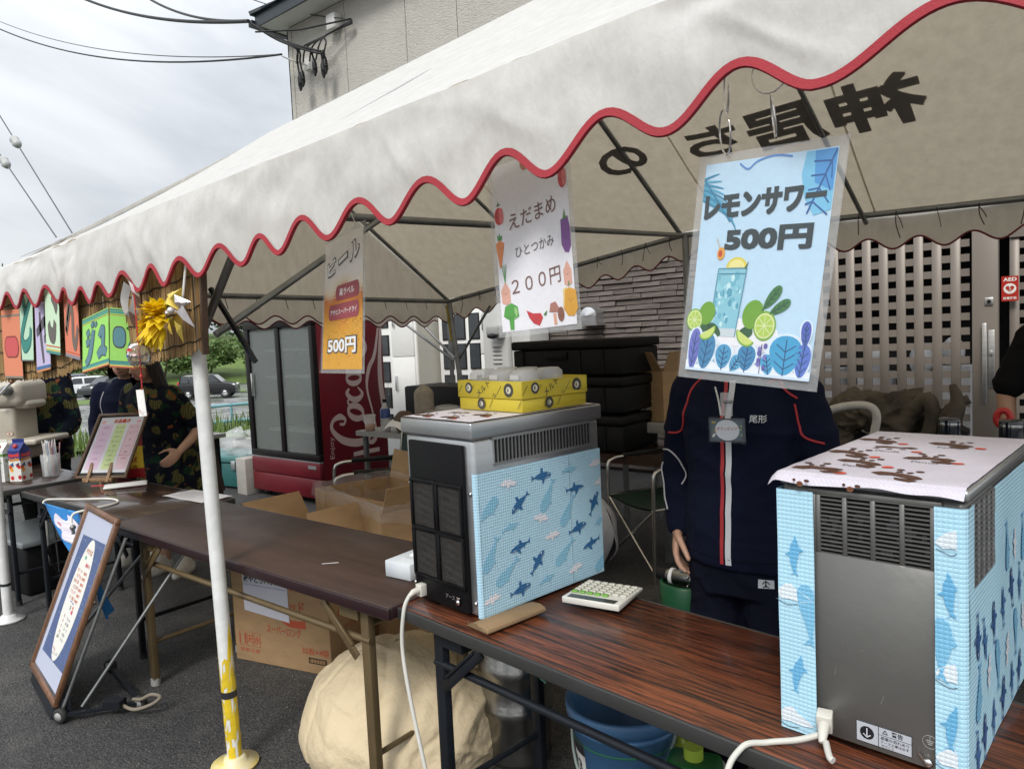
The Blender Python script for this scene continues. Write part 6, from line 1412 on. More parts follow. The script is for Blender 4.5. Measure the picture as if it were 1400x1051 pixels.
BX = open_box('cardboard_box', 'open cardboard box lined with a clear plastic bag beside the left ice machine', (-2.90, 2.48, 0), R(-14), .80, .46, .66, [('b', 12, .16), ('r', 20, .12)])
M_ptape = mat('shiny packing tape', (.42, .29, .16), .25, coat=.4)
for a, b, c in ((-.35, -.25, .50), (.27, .395, .2)): m = MB(); m.bb((a, -.2335, c), (b, -.2305, .66)); m.build('packing_tape', M_ptape, BX, local=True)
TBX = XF[BX.name]; m = MB()
def liner(a, b):
    t = 2*PI*a; w, d = .40, .23; c, s = math.cos(t), math.sin(t); k = 1/max(abs(c), abs(s)); x, y = c*k*w, s*k*d
    f = [(.95, .45), (.985, .60), (1.0, .68), (1.03, .685), (1.045, .60)]; q = b*4; i = min(3, int(q)); r = lerp(f[i][0], f[i+1][0], q-i); z = lerp(f[i][1], f[i+1][1], q-i)
    r += .025*nz(a*40, b*6); z += .03*nz(a*18, 3)*(b) - (.05*nz(a*9, 8) if b > .9 else 0); return TBX @ V((x*r, y*r, z+.01))
m.grid(liner, 120, 16); single(m, 'plastic_liner', M_liner, 'clear crumpled plastic bag lining the open cardboard box', 'plastic bag')
FB = open_box('cardboard_box', 'low cardboard box with spread flaps just behind the brown table', (-3.02, 2.12, 0), R(-4), .62, .36, .46, [('f', 50, .10), ('l', 35, .22), ('r', -28, .24), ('b', 25, .2)])
# printed carton under the brown table
PB = thing('cardboard_box', 'large brown carton with red wave and Japanese lettering under the brown table', 'cardboard box', (-2.58, 1.842, 0), R(14), None)
w, d, h = .56, .36, .46
m = MB(); m.bb((-w, 0, .0), (0, d, h)); m.build('carton', M_card, PB, local=True, bevel=.004)
m = MB(); m.bb((-w, d/2-.002, h), (0, d/2+.002, h+.0012)); m.build('tape_strip', M_card2, PB, local=True)
fb = lambda x, y, l=0.: V((-w+x, -.0012-l, y)); fr = lambda x, y, l=0.: V((.0012+l, x, y)); m = MB(); RD_ = '#b8553a'
m.stroke(spline2([(.10, .305), (.16, .325), (.25, .27), (.33, .215), (.43, .215)], 6), .034, fb, RD_)
m.text('パッド', fb, .36, .29, .058, RD_, .02, .135, rot=.02); m.text('スーパーロング', fb, .30, .172, .042, RD_, .012, .2, rot=-.02); m.text('尿とり', fb, .30, .385, .05, RD_, .015); m.text('32枚×4袋', fb, .475, .10, .034, RD_, .012, .15)
m.poly([(.435, .045), (.535, .045), (.535, .072), (.435, .072)], fb, '#2c2018')
for k in range(16): m.poly([(.442+.0055*k, .050), (.4442+.0055*k+.001*(k % 3), .050), (.4442+.0055*k+.001*(k % 3), .067), (.442+.0055*k, .067)], lifted(fb, .0004), '#b08a60')
for x in (.03, .075, .12):
    m.stroke([(x, .075), (x+.036, .075), (x+.036, .14), (x, .14), (x, .075)], .0025, fb, RD_)
m.text('11', fb, .048, .107, .045, RD_, .01); m.text('天', fb, .093, .107, .04, RD_, .01); m.text('水', fb, .138, .107, .04, RD_, .01); m.text('取扱注意', fb, .09, .055, .018, RD_, .0, .12)
m.text('パッド', fr, .14, .27, .055, RD_, .02); m.stroke(spline2([(.05, .33), (.12, .34), (.2, .28), (.3, .25)], 5), .03, fr, RD_); m.text('スーパー', fr, .14, .19, .038, RD_, .01); m.stroke([(.1, .1), (.24, .1)], .004, fr, RD_)
m.build('printed_marks', PRINT_M, PB, local=True)
m = MB(); m.grid(lambda a, b: V((-w+.075+.265*a, -.003-.004*math.sin(a*PI)*b, .245+.205*b-.03*a*(1-b))), 8, 8, 0, True, None, '#dcdce6'); fn = lambda x, y, l=0.: V((-w+.075+.265*x, -.008-l, .245+.205*y)); m.text('尿やとりパット用', lifted(fn, .0004), .50, .74, .17, '#25262c', .02, .92); m.stroke([(.02, .615), (.98, .58)], .008, fn, '#5a6290'); m.build('paper_notice', PRINT_M, PB, local=True)
PB2 = thing('cardboard_box', 'smaller printed carton in the shade behind the olive table leg', 'cardboard box', (-1.98, 2.15, 0), R(20)); m = MB(); m.bb((-.28, 0, 0), (.14, .3, .40)); m.build('carton', M_card, PB2, local=True, bevel=.004)
m = MB(); m.text('×4袋', lambda x, y, l=0.: V((.05+x, -.0012-l, .1+y)), 0, 0, .03, '#3b2c20', .01); m.disc(.03, .24, .035, lambda x, y, l=0.: V((x, -.0012-l, y)), '#3b2c20', None, 16); m.disc(.03, .24, .026, lambda x, y, l=0.: V((x, -.0018-l, y)), '#8a6a44', None, 16); m.build('printed_marks', PRINT_M, PB2, local=True)
# black folding crates, three high
M_crate = mat('black moulded crate plastic', (.007, .007, .008), .5, var=.2, bump=.08, spec=.2)
for k, (z, lab) in enumerate(((.66, 'black lidded crate, lowest of the stack of three by the stone wall'), (.915, 'black lidded crate, middle of the stack of three by the stone wall'), (1.165, 'black lidded crate, topmost of the stack of three by the stone wall'))):
    t = thing('black_crate', lab, 'crate', (-2.80+.01*k, 4.25, z), R(1.5-k), 'stacked black crates'); w, d, h = .44, .25, .24
    m = MB(); m.bb((-w, -d, 0), (w, d, .172)); m.build('crate_body', M_crate, t, local=True, bevel=.012)
    m = MB(); m.bb((-w-.012, -d-.012, .174), (w+.012, d+.012, .235)); m.build('lid', M_crate, t, local=True, bevel=.014)
    m = MB(); m.bb((-.15, -d-.016, .10), (.03, -d-.0005, .16)); m.bb((-.13, -d-.0215, .112), (.01, -d-.0165, .14)); m.build('handle', M_crate, t, local=True, bevel=.003)
    for x in (-.36, .12, .3): m = MB(); m.bb((x, -d-.008, .02), (x+.016, -d-.0005, .165)); m.build('rib', M_crate, t, local=True)
BT = thing('bench', 'low dark bench holding the stack of black crates', 'bench', (-2.7, 4.2, 0)); m = MB(); m.bb((-3.3, 3.95, .60), (-2.0, 4.5, .655)); m.build('top', M_top_dk, BT)
for x in (-3.25, -2.05):
    for y in (4.0, 4.45): m = MB(); m.bar((x, y, 0), (x, y, .598), .035); m.build('leg', M_steel, BT)
CBX = open_box('cardboard_box', 'tall open brown carton beside the person in the dark tracksuit', (-2.40, 4.60, .82), R(-12), .38, .36, .34, [('l', 55, .2), ('f', 35, .16), ('r', 20, .14)])
m = MB(); f_ = lambda x, y, l=0.: V((-.17+x, -.1815-l, y)); m.text('割れ物', f_, .17, .24, .05, '#7a4326', .01); m.stroke(spline2([(.08, .13), (.16, .15), (.26, .12)], 4), .02, f_, '#8a3f2a'); m.build('printed_marks', PRINT_M, CBX, local=True)
WS = thing('side_table', 'pale topped side table under the tall carton and coiled cable', 'table', (-2.1, 4.6, 0)); m = MB(); m.bb((-2.62, 4.35, .745), (-1.5, 4.9, .815)); m.build('top', mat('pale grey laminate', (.42, .41, .38), .5), WS, bevel=.004)
for x in (-2.57, -1.55):
    for y in (4.4, 4.85): m = MB(); m.bar((x, y, 0), (x, y, .743), .03); m.build('leg', M_steel, WS)
m = MB(); rnd = random.Random(1)
for k in range(5): m.tube([(-2.50+.11*math.cos(t)*(1+.1*k), 4.42+.05*math.sin(t), .875+.008*k+.06*math.sin(t+k*.3)) for t in [2*PI*i/24 for i in range(24)]], .006, 6, closed=True)
single(m, 'coiled_cable', M_cordw, 'coil of pale cable on the side table beside the black crates', 'cable')
# green folding camp chair and director chair
M_tube = mat('shiny bent steel tube', (.62, .60, .56), .22, 1, var=.08)
M_canv = mat('dark green canvas', (.012, .032, .022), .85, var=.2, vs=30, bump=.2, bs=220); M_canb = mat('dark teal canvas', (.010, .030, .032), .85, var=.2, bump=.2, bs=220)
def fold_chair(label, loc, rz, cnv, arms=True):
    t = thing('folding_chair', label, 'chair', loc, rz); w = .25
    for s in (-1, 1):
        m = MB(); m.tube(spline([(s*w, .24, .0), (s*w, .20, .45), (s*w, .235, .85)], 5), .0115, 10); m.build('rear_post', M_tube, t, local=True)
        m = MB(); m.tube(spline([(s*w, -.25, .0), (s*w, -.24, .40), (s*w, -.235, .60), (s*w, -.20, .645), (s*w, -.10, .655), (s*w, .20, .65)], 7), .0115, 10); m.build('front_leg', M_tube, t, local=True)
        m = MB(); m.tube([(s*w, -.12, .662), (s*w, .18, .658)], .017, 10); m.build('armrest', M_blk, t, local=True)
        m = MB(); m.tube([(s*w, -.25, .42), (s*w, .24, .42)], .009, 8); m.build('side_rail', M_tube, t, local=True)
        m = MB(); m.tube([(s*(w-.02), -.24, .06), (-s*(w-.02), -.24 if s > 0 else -.225, .41)], .009, 8); m.tube([(s*(w-.02), .22, .06), (-s*(w-.02), .22 if s > 0 else .205, .41)], .009, 8); m.build('cross_bar', M_tube, t, local=True)
    m = MB(); m.grid(lambda a, b: V((lerp(-w, w, a), lerp(-.23, .22, b), .425-.035*math.sin(PI*a)*(.6+.4*math.sin(PI*b)))), 14, 10); m.grid(lambda a, b: V((lerp(-w, w, a), lerp(-.23, .22, b), .416-.035*math.sin(PI*a)*(.6+.4*math.sin(PI*b)))), 14, 10); m.build('seat', cnv, t, local=True)
    m = MB(); m.grid(lambda a, b: V((lerp(-w-.014, w+.014, a), .215+.04*b+.03*math.sin(PI*a)-.013, lerp(.66, .86, b)+.006*math.sin(a*9))), 14, 6); m.grid(lambda a, b: V((lerp(-w-.014, w+.014, a), .215+.04*b+.03*math.sin(PI*a)-.002, lerp(.66, .86, b)+.006*math.sin(a*9))), 14, 6); m.build('backrest', cnv, t, local=True)
    return t
fold_chair('green canvas folding chair with bent steel arms behind the rosewood table', (-2.04, 3.93, .0), R(-28), M_canv)
fold_chair('dark teal canvas folding chair beside the red drinks fridge', (-3.62, 2.99, .0), R(-37), M_canb)
GB = thing('rubbish_bag', 'pale grey stuffed bag on the ground behind the green folding chair', 'bag', (-2.45, 3.62, 0)); m = MB()
m.grid(lambda a, b: V((-2.45+.24*math.cos(2*PI*a)*math.sin(PI*b*.95+.05)*(1+.18*nz(a*6, b*4)), 3.62+.2*math.sin(2*PI*a)*math.sin(PI*b*.95+.05), .24-.24*math.cos(PI*b*.98)*(1+.1*nz(a*5, b*5, 2)))), 30, 18); m.build('bag_body', mat('pale grey plastic film', (.5, .5, .52), .3, coat=.3), GB)
# items on a ledge beside the fridge: cup, bottle, bag, beige container, small carton
LT = thing('side_table', 'small table beside the red fridge under the drink bottle and boxes', 'table', (-4.2, 3.75, 0)); m = MB(); m.bb((-4.25, 3.38, .765), (-3.35, 4.0, .80)); m.build('top', M_gry, LT)
for x in (-4.2, -3.4):
    for y in (3.43, 3.95): m = MB(); m.bar((x, y, 0), (x, y, .763), .03); m.build('leg', M_steel, LT)
t = thing('plastic_cup', 'clear plastic cup of orange drink in front of the red fridge', 'cup', (-4.13, 3.42, .80)); m = MB(); m.lathe([(0, 0), (.034, 0), (.045, .12), (.043, .12), (.032, .004)], n=18); m.build('cup', M_bagp, t, local=True); m = MB(); m.lathe([(0, .004), (.033, .004), (.038, .05), (0, .05)], n=18); m.build('drink', mat('orange drink', (.5, .16, .03), .2), t, local=True)
t = thing('drink_bottle', 'clear drink bottle with blue label beside the orange cup', 'bottle', (-3.98, 3.44, .80)); m = MB(); m.lathe([(0, 0), (.034, 0), (.036, .02), (.036, .14), (.030, .165), (.014, .195), (.013, .215), (0, .215)], n=18); m.build('bottle_body', clear_film('bottle plastic', (.6, .62, .64), .6, .1), t, local=True); m = MB(); m.lathe([(.0368, .10), (.0372, .155), (.031, .168)], n=18); m.build('label', mat('blue bottle label', (.03, .06, .22), .4), t, local=True); m = MB(); m.cyl((0, 0, .212), (0, 0, .235), .015); m.build('cap', M_blk, t, local=True)
t = thing('paper_bag', 'crumpled brown and white bag beside the drink bottle', 'bag', (-3.84, 3.5, .80)); m = MB(); m.ball((0, 0, .07), (.10, .08, .08), 14, 9); m.v = [(x+.02*nz(x*20, y*20, z*20), y, z+.02*nz(x*15, z*15)) for x, y, z in m.v]; m.build('bag_body', mat('brown crumpled bag', (.10, .06, .035), .6, bump=.4), t, local=True); m = MB(); m.grid(lambda a, b: V((-.11+.24*a, -.11+.05*b, .02+.03*math.sin(a*4)+.05*b)), 10, 6); m.build('white_fold', M_pap, t, local=True)
t = thing('container', 'beige rounded container standing by the white locker doors', 'container', (-3.82, 3.68, .80), R(20)); m = MB(); m.grid(lambda a, b: V((.075*math.cos(2*PI*a)*(1 if b < .8 else math.cos((b-.8)*5*PI/2*.9)), .06*math.sin(2*PI*a)*(1 if b < .8 else math.cos((b-.8)*5*PI/2*.9)), .32*b)), 28, 16); m.build('container_body', mat('beige speckled ceramic', (.34, .30, .24), .6, var=.15, vs=40), t, local=True)
t = thing('food_carton', 'small flat carton of wrapped goods behind the left ice machine', 'box', (-3.62, 3.72, .80), R(-5)); m = MB(); m.bb((-.14, -.1, 0), (.14, .1, .14)); m.build('carton', mat('grey brown carton', (.30, .27, .22), .7), t, local=True, bevel=.006); m = MB(); m.ball((.02, -.02, .15), (.13, .08, .03), 12, 6); m.build('wrapped_goods', M_bagp, t, local=True)
t = thing('dark_crate', 'long black tray standing behind the beige container by the lockers', 'crate', (-3.8, 4.15, .78), R(-3)); m = MB(); m.bb((-.55, -.2, 0), (.45, .2, .30)); m.build('tray', M_crate, t, local=True, bevel=.02)
# ---- big cream sack
M_sack = mat('cream woven sack', (.60, .49, .32), .75, var=.06, vs=4, bump=.95, bs=24)
SK = thing('cloth_sack', 'big slumped cream cloth sack on the asphalt under the tables', 'sack', (-1.96, 1.70, 0))
_ck = crumple(23, 26, .085, .045); _ck2 = crumple(5, 40, .04, .014)
def sackf(a, b):
    t = 2*PI*a; ph = PI*(.0+b*.985+.005); d = V((math.cos(t)*math.sin(ph), math.sin(t)*math.sin(ph), -math.cos(ph)))
    r = 1+.07*nz(d.x*1.1+1, d.y*1.1, d.z*1.1)+.03*nz(d.x*2.4, d.y*2.4, d.z*2.4+4)+_ck(d)+_ck2(d)
    p = V((d.x*.39, d.y*.35, d.z*.30))*r; z = p.z+.07+.03*p.x
    if z < .01: z = .01+.003*nz(a*20, 1)
    return V((-1.97+p.x, 1.70+p.y, z))
m = MB(); m.grid(sackf, 260, 170); m.build('sack_body', M_sack, SK)
_ck3 = crumple(9, 18, .1, .10)
def topf(a, b):
    t = 2*PI*a; ph = PI*b; d = V((math.cos(t)*math.sin(ph), math.sin(t)*math.sin(ph), -math.cos(ph))); r = 1+_ck3(d)+.1*nz(d.x*2, d.y*2, d.z*2)
    return V((-1.78+.18*d.x*r, 1.98+.16*d.y*r, .33+.15*d.z*r))
m = MB(); m.grid(topf, 90, 60); m.build('gathered_top', M_sack, SK)
# ---- beer keg, buckets, bottles under the rosewood table
M_keg = mat('worn keg steel', (.36, .355, .34), .3, 1., var=.2, vs=7, bump=.1)
KG = thing('beer_keg', 'ribbed steel beer keg under the rosewood table beside the sack', 'keg', (-1.555, 1.86, 0)); m = MB()
m.lathe([(0, .0), (.11, .0), (.118, .02), (.112, .05), (.118, .07), (.119, .16), (.128, .175), (.128, .20), (.119, .215), (.119, .30), (.128, .315), (.128, .34), (.119, .355), (.117, .40), (.10, .435), (.0, .44)], n=36); m.build('barrel', M_keg, KG, local=True)
m = MB(); m.lathe([(.108, .43), (.110, .50), (.114, .51), (.106, .51), (.104, .43)], n=36); m.build('collar', M_keg, KG, local=True)
for a in (-1.9, -.9): m = MB(); m.box((.1105*math.cos(a), .1105*math.sin(a), .473), (.006, .05, .028), rz=a); m.build('grip_hole', M_dark, KG, local=True, bevel=.002)
m = MB(); m.cyl((0, 0, .44), (0, 0, .50), .03); m.build('valve', M_chr, KG, local=True)
m = MB(); m.tube(spline([(-1.53, 1.74, .50), (-1.48, 1.72, .45), (-1.42, 1.72, .42), (-1.33, 1.74, .36)], 6), .004, 6); single(m, 'thin_hose', mat('pale green hose', (.10, .28, .20), .4), 'thin pale green hose looped over the beer keg', 'hose')
M_bkt = mat('sky blue bucket plastic', (.06, .155, .31), .42, var=.08)
BK = thing('bucket', 'blue plastic bucket with white size label under the rosewood table', 'bucket', (-1.05, 1.74, .0), 0); m = MB()
m.lathe([(0, .06), (.115, .06), (.118, .04), (.123, .06), (.155, .36), (.168, .365), (.170, .395), (.163, .40), (.158, .395), (.146, .37), (.113, .075), (0, .075)], n=44); m.build('pail', M_bkt, BK, local=True)
m = MB(); m.lathe([(.153, .335), (.160, .338), (.158, .35), (.154, .35)], n=44); m.build('rim_band', M_bkt, BK, local=True)
m = MB(); m.lathe([(.1483, .295), (.151, .298), (.1495, .302)], n=40); m.build('green_rim_line', mat('green rim line', (.02, .15, .08), .5), BK, local=True)
m = MB(); m.tube([(-.168*math.cos(t), -.10*math.sin(t)*1.2, .37-.30*math.sin(t)*.8) for t in [PI*i/20 for i in range(21)]], .005, 6); m.build('bail_handle', mat('grey green bail wire', (.22, .27, .25), .4), BK, local=True)
m = MB(); fK = lambda x, y, l=0.: V(((.1405+l+(y-.22)*.1)*math.cos(-2.25+x/.14), (.1405+l+(y-.22)*.1)*math.sin(-2.25+x/.14), y))
m.grid(lambda a, b: fK(-.04+.085*a, .15+.155*b, .0012), 8, 4, 0, True, None, '#d8d8d6'); m.grid(lambda a, b: fK(-.04+.085*a, .265+.04*b, .0016), 8, 2, 0, True, None, '#26262c'); m.poly([(-.035, .252), (.04, .252), (.04, .262), (-.035, .262)], lambda x, y, l=0.: fK(x, y, .0018), '#b82f2f')
m.text('13', lambda x, y, l=0.: fK(x, y, .0019), .004, .225, .04, '#2a2a30', .03); m.text('ℓ', lambda x, y, l=0.: fK(x, y, .0019), -.03, .222, .022, '#2a2a30', .02); m.poly([(-.03, .165), (-.01, .165), (-.01, .18), (-.03, .18)], lambda x, y, l=0.: fK(x, y, .0019), '#c24040'); m.text('日本製', lambda x, y, l=0.: fK(x, y, .0019), .015, .185, .014, '#2a2a30', .0); m.build('size_label', PRINT, BK, local=True)
m = MB(); m.bb((-.02, -.17, .30), (.03, -.15, .325), col=(1, 1, 1)); 
GN = thing('detergent_bottle', 'green bottle with yellow and white label right of the blue bucket', 'bottle', (-.80, 1.66, 0), R(15)); m = MB(); m.bb((-.07, -.05, .0), (.07, .05, .34)); m.build('bottle_body', mat('dark green plastic', (.015, .10, .025), .35), GN, local=True, bevel=.02, seg=3); m = MB(); m.cyl((0, 0, .34), (0, 0, .37), .025); m.build('cap', mat('lime plastic', (.35, .48, .05), .4), GN, local=True)
m = MB(); fg = lambda x, y, l=0.: V((x, -.0512-l, y)); m.poly([(-.065, .1), (-.02, .1), (-.02, .32), (-.065, .32)], fg, '#d9d9cf'); m.poly([(-.063, .21), (-.022, .21), (-.022, .28), (-.063, .28)], lifted(fg, .0004), '#d8c52a'); m.text('洗剤', lifted(fg, .0008), -.042, .245, .02, '#3a3a1a', .01); m.text('除菌', fg, .025, .2, .035, '#cfe0b0', .02); m.build('label', PRINT, GN, local=True)
t = thing('lime_bottle', 'lime green squeeze bottle between the blue bucket and the green bottle', 'bottle', (-.90, 1.78, 0)); m = MB(); m.lathe([(0, 0), (.045, 0), (.05, .02), (.05, .24), (.03, .29), (.014, .30), (.012, .35), (0, .35)], n=20); m.build('bottle_body', mat('lime green bottle', (.28, .36, .03), .35), t, local=True)
M_gbk = mat('dark green gas cylinder paint', (.010, .075, .030), .4, var=.15)
GC2 = thing('gas_cylinder', 'dark green gas cylinder with steel regulator valve behind the rosewood table', 'gas cylinder', (-1.055, 2.17, 0)); m = MB(); m.lathe([(0, 0), (.075, 0), (.083, .015), (.083, .50), (.085, .51), (.085, .605), (.079, .612), (.077, .60), (.077, .52), (0, .515)], n=36); m.build('cylinder_shell', M_gbk, GC2, local=True)
m = MB(); m.tube([(-.065, 0, .615), (-.05, 0, .615), (.045, 0, .615), (.062, 0, .615)], [.022, .026, .026, .022], 20); m.build('regulator_body', M_keg, GC2, local=True); m = MB(); m.cyl((-.10, -.0, .618), (-.058, 0, .616), .019, n=18); m.build('black_knob', M_blk, GC2, local=True); m = MB(); m.cyl((.058, 0, .614), (.08, 0, .613), .024, n=18); m.build('black_knob', M_blk, GC2, local=True); m = MB(); m.cyl((-.052, 0, .616), (-.04, 0, .616), .0275, n=20); m.build('white_dial', M_pap, GC2, local=True)
m = MB(); m.cyl((-.01, 0, .64), (-.01, 0, .672), .011); m.build('blue_cap', mat('pale blue cap', (.25, .42, .55), .4), GC2, local=True); m = MB()
for x in (.02, .05): m.ball((x, -.024, .628), .006, 8, 6); m.ball((x, -.027, .60), .005, 8, 6)
m.build('bolt', M_chr, GC2, local=True); m = MB(); m.cyl((0, 0, .5), (0, 0, .6), .02); m.build('stem', M_keg, GC2, local=True)
m = MB()
for k in range(4): m.tube([(-1.06+.045*math.cos(t)*(1-.2*k), 2.40, .74+.05*math.sin(t)*(1-.2*k)) for t in [2*PI*i/20 for i in range(20)]], .004, 6, closed=True)
m.tube(spline([(-1.06, 2.40, .69), (-1.12, 2.40, .68), (-1.16, 2.41, .71), (-1.10, 2.42, .75)], 6), .004, 6); single(m, 'coiled_hose', M_cordw, 'small coil of pale hose beside the hand of the tracksuit person', 'hose')
# ---- trolley rail with dark clothes, bottles behind the right machine
TR = thing('trolley', 'white tubular trolley rail in front of the lattice door', 'trolley', (-.8, 3.3, 0)); m = MB(); m.tube(spline([(-1.12, 3.2, .0), (-1.12, 3.2, .80), (-1.08, 3.2, .90), (-.96, 3.2, 1.01), (-.86, 3.2, 1.075), (-.74, 3.2, 1.095), (-.69, 3.2, 1.06), (-.705, 3.2, .95), (-.74, 3.2, .75), (-.76, 3.2, .0)], 6), .0165, 12); m.build('rail', mat('off white painted tube', (.52, .51, .47), .4), TR)
M_cloth = mat('dark olive cloth', (.030, .026, .019), .9, col2=(.13, .11, .08), vs=6, bump=.5, bs=30)
m = MB(); m.bb((-1.15, 3.35, .50), (-.3, 3.9, .55)); m.build('shelf', M_steel, TR); 
for x in (-1.1, -.35):
    for y in (3.4, 3.85): m = MB(); m.bar((x, y, 0), (x, y, .498), .025); m.build('post', M_steel, TR)
rnd = random.Random(17); M_khaki = mat('khaki cloth', (.10, .085, .06), .9, bump=.4, bs=40); M_cl2 = mat('dark grey cloth', (.022, .022, .024), .9, bump=.5, bs=30)
for k, (x, z, r, lab) in enumerate([(-1.0, .96, .12, 'olive jacket heaped behind the white trolley rail, leftmost'), (-.86, 1.06, .11, 'khaki folded cloth on top of the clothes heap'), (-.70, 1.06, .13, 'dark olive jacket in the middle of the clothes heap'), (-.55, .98, .10, 'dark grey bag at the right end of the clothes heap'), (-.92, .84, .13, 'black cloth low in the clothes heap'), (-.66, .82, .14, 'dark bag under the olive jacket in the heap')]):
    m = MB(); ck = crumple(50+k, 26, .13, .20); ck2 = crumple(80+k, 30, .06, .06)
    def cf(a, b):
        t = 2*PI*a; ph = PI*b; d = V((math.cos(t)*math.sin(ph), math.sin(t)*math.sin(ph), -math.cos(ph))); q = 1+ck(d)+ck2(d)+.2*nz(d.x*1.5+k, d.y*1.5, d.z*1.5)
        return V((x+r*1.2*d.x*q, 3.62+r*d.y*q, z-.04+r*.85*d.z*q))
    m.grid(cf, 90, 60); single(m, 'clothes_bundle', M_cloth if k in (0, 2) else M_khaki if k == 1 else M_cl2, lab, 'clothes', 'clothes heaped on the trolley')
m = MB(); m.bb((-1.05, 3.45, .553), (-.42, 3.8, .74)); single(m, 'dark_holdall', M_cl2, 'dark holdall lying at the bottom of the clothes heap', 'bag', None, .05, 3)
ST2 = thing('scarf', 'dark drooping straps and khaki sleeve hung at the right of the heap', 'clothes', (-.5, 3.55, .8)); m = MB()
for pts, r in (([(-.60, 3.5, 1.05), (-.55, 3.48, 1.10), (-.53, 3.47, 1.02), (-.56, 3.47, .90)], .03), ([(-.46, 3.48, 1.16), (-.44, 3.47, 1.08), (-.47, 3.46, .98), (-.50, 3.46, .90)], [.012, .03, .04, .02]), ([(-.40, 3.48, 1.10), (-.47, 3.47, 1.06), (-.50, 3.46, 1.0)], .02)): S = spline(pts, 5); m.tube(S, r if not isinstance(r, list) else [interp(i/(len(S)-1), [0, .33, .66, 1], r) for i in range(len(S))], 10)
m.build('strap', M_cloth, ST2)
SH2 = thing('side_table', 'dark side table behind the right ice machine holding two dark bottles', 'table', (-.2, 3.05, 0)); m = MB(); m.bb((-.52, 2.85, .93), (.5, 3.25, .965)); m.build('top', M_top_dk, SH2)
for x in (-.48, .46):
    for y in (2.9, 3.2): m = MB(); m.bar((x, y, 0), (x, y, .928), .03); m.build('leg', M_blm, SH2)
for x, lab in ((-.405, 'dark blue glossy bottle in front of the lattice door'), (-.222, 'dark blue glossy bottle beside the bare forearm')):
    t = thing('dark_bottle', lab, 'bottle', (x, 3.0, .966), 0, 'dark bottles on the side table'); m = MB(); m.lathe([(0, 0), (.034, 0), (.036, .004), (.036, .105), (.034, .112), (.0, .113)], n=24); m.build('bottle_body', mat('dark navy lacquer', (.008, .012, .022), .15, coat=.6), t, local=True); m = MB(); m.lathe([(.0362, .088), (.0366, .092), (.0362, .096)], n=24); m.build('silver_band', M_chr, t, local=True)
m = MB(); m.tube([(-.262+.022*math.cos(t), 3.22, 1.055+.03*math.sin(t)) for t in [2*PI*i/20 for i in range(20)]], .012, 8, closed=True); single(m, 'red_strap', M_red, 'red looped strap beside the bare forearm', 'strap')
# ================================================================ LEFT COUNTER
M_beige = mat('cream machine enamel', (.44, .40, .33), .38, var=.05); M_brn = mat('red brown wooden knob', (.20, .05, .03), .4)
SI = thing('shaved_ice_machine', 'cream shaved ice machine with crank handle at the far left counter', 'ice shaver', (-5.904, 1.617, .70), R(39))
m = MB(); m.grid(lambda a, b: V((lerp(-.32, .225, a), .0-.10*math.sin(PI*min(1, a*1.0))**.3*0, 0)), 1, 1) if False else None
m.bb((-.30, -.02, .16), (.125, .24, .42)); m.build('column', M_beige, SI, local=True, bevel=.03, seg=3)
m = MB(); m.bb((-.30, -.05, .42), (.20, .27, .60)); m.build('motor_cover', M_beige, SI, local=True, bevel=.05, seg=4)
m = MB(); m.bb((.10, .0, .40), (.215, .22, .46)); m.build('blade_housing', M_beige, SI, local=True, bevel=.03, seg=3)
m = MB(); m.bb((-.32, -.08, .155), (.30, .30, .195)); m.build('drip_tray', M_beige, SI, local=True, bevel=.015, seg=3)
m = MB(); m.bb((-.30, -.04, .05), (.20, .26, .154)); m.build('base', M_beige, SI, local=True, bevel=.03, seg=3)
for x in (-.25, .15): m = MB(); m.cyl((x, .0, 0), (x, .0, .052), .025); m.cyl((x, .22, 0), (x, .22, .052), .025); m.build('foot', M_rub, SI, local=True)
m = MB(); m.lathe([(0, 0), (.035, .0), (.035, .03), (.02, .04), (0, .042)], (.125, -.05, .535), 18, M=Matrix.Rotation(PI/2, 4, 'X')); hub = m.build('crank_hub', M_steel, SI, local=True)
m = MB(); a = V((.06, -.10, .475)); b = V((.20, -.10, .605)); m.cyl(a, b, .009); m.cyl((.125, -.05, .535), (.125, -.10, .535), .012); cr = m.build('crank_arm', M_chr, SI, local=True)
for p, q in ((a, V((.045, -.10, .46))), (b, V((.215, -.10, .62)))): m = MB(); m.tube([p-(q-p)*1.2, p, q], [.010, .015, .012], 10); m.build('grip', M_brn, cr, local=True)
m = MB()
for k in range(9): m.bb((-.16, -.024, .23+.022*k), (.005, -.0195, .24+.022*k))
m.build('louvre_slots', M_blk, SI, local=True, kind='stuff')
m = MB(); m.disc(.085, .235, .026, lambda x, y, l=0.: V((x, -.0215-l, y)), '#8f3030', .017, 18); m.disc(.085, .235, .023, lambda x, y, l=0.: V((x, -.022-l, y)), '#c9bfae', .0145, 18); m.text('氷', lambda x, y, l=0.: V((x, -.0225-l, y)), .085, .235, .018, '#8f3030', .02); m.build('maker_badge', PRINT, SI, local=True)
m = MB(); m.cyl((.01, -.022, .30), (.01, -.026, .30), .006); m.build('knob', M_blk, SI, local=True)
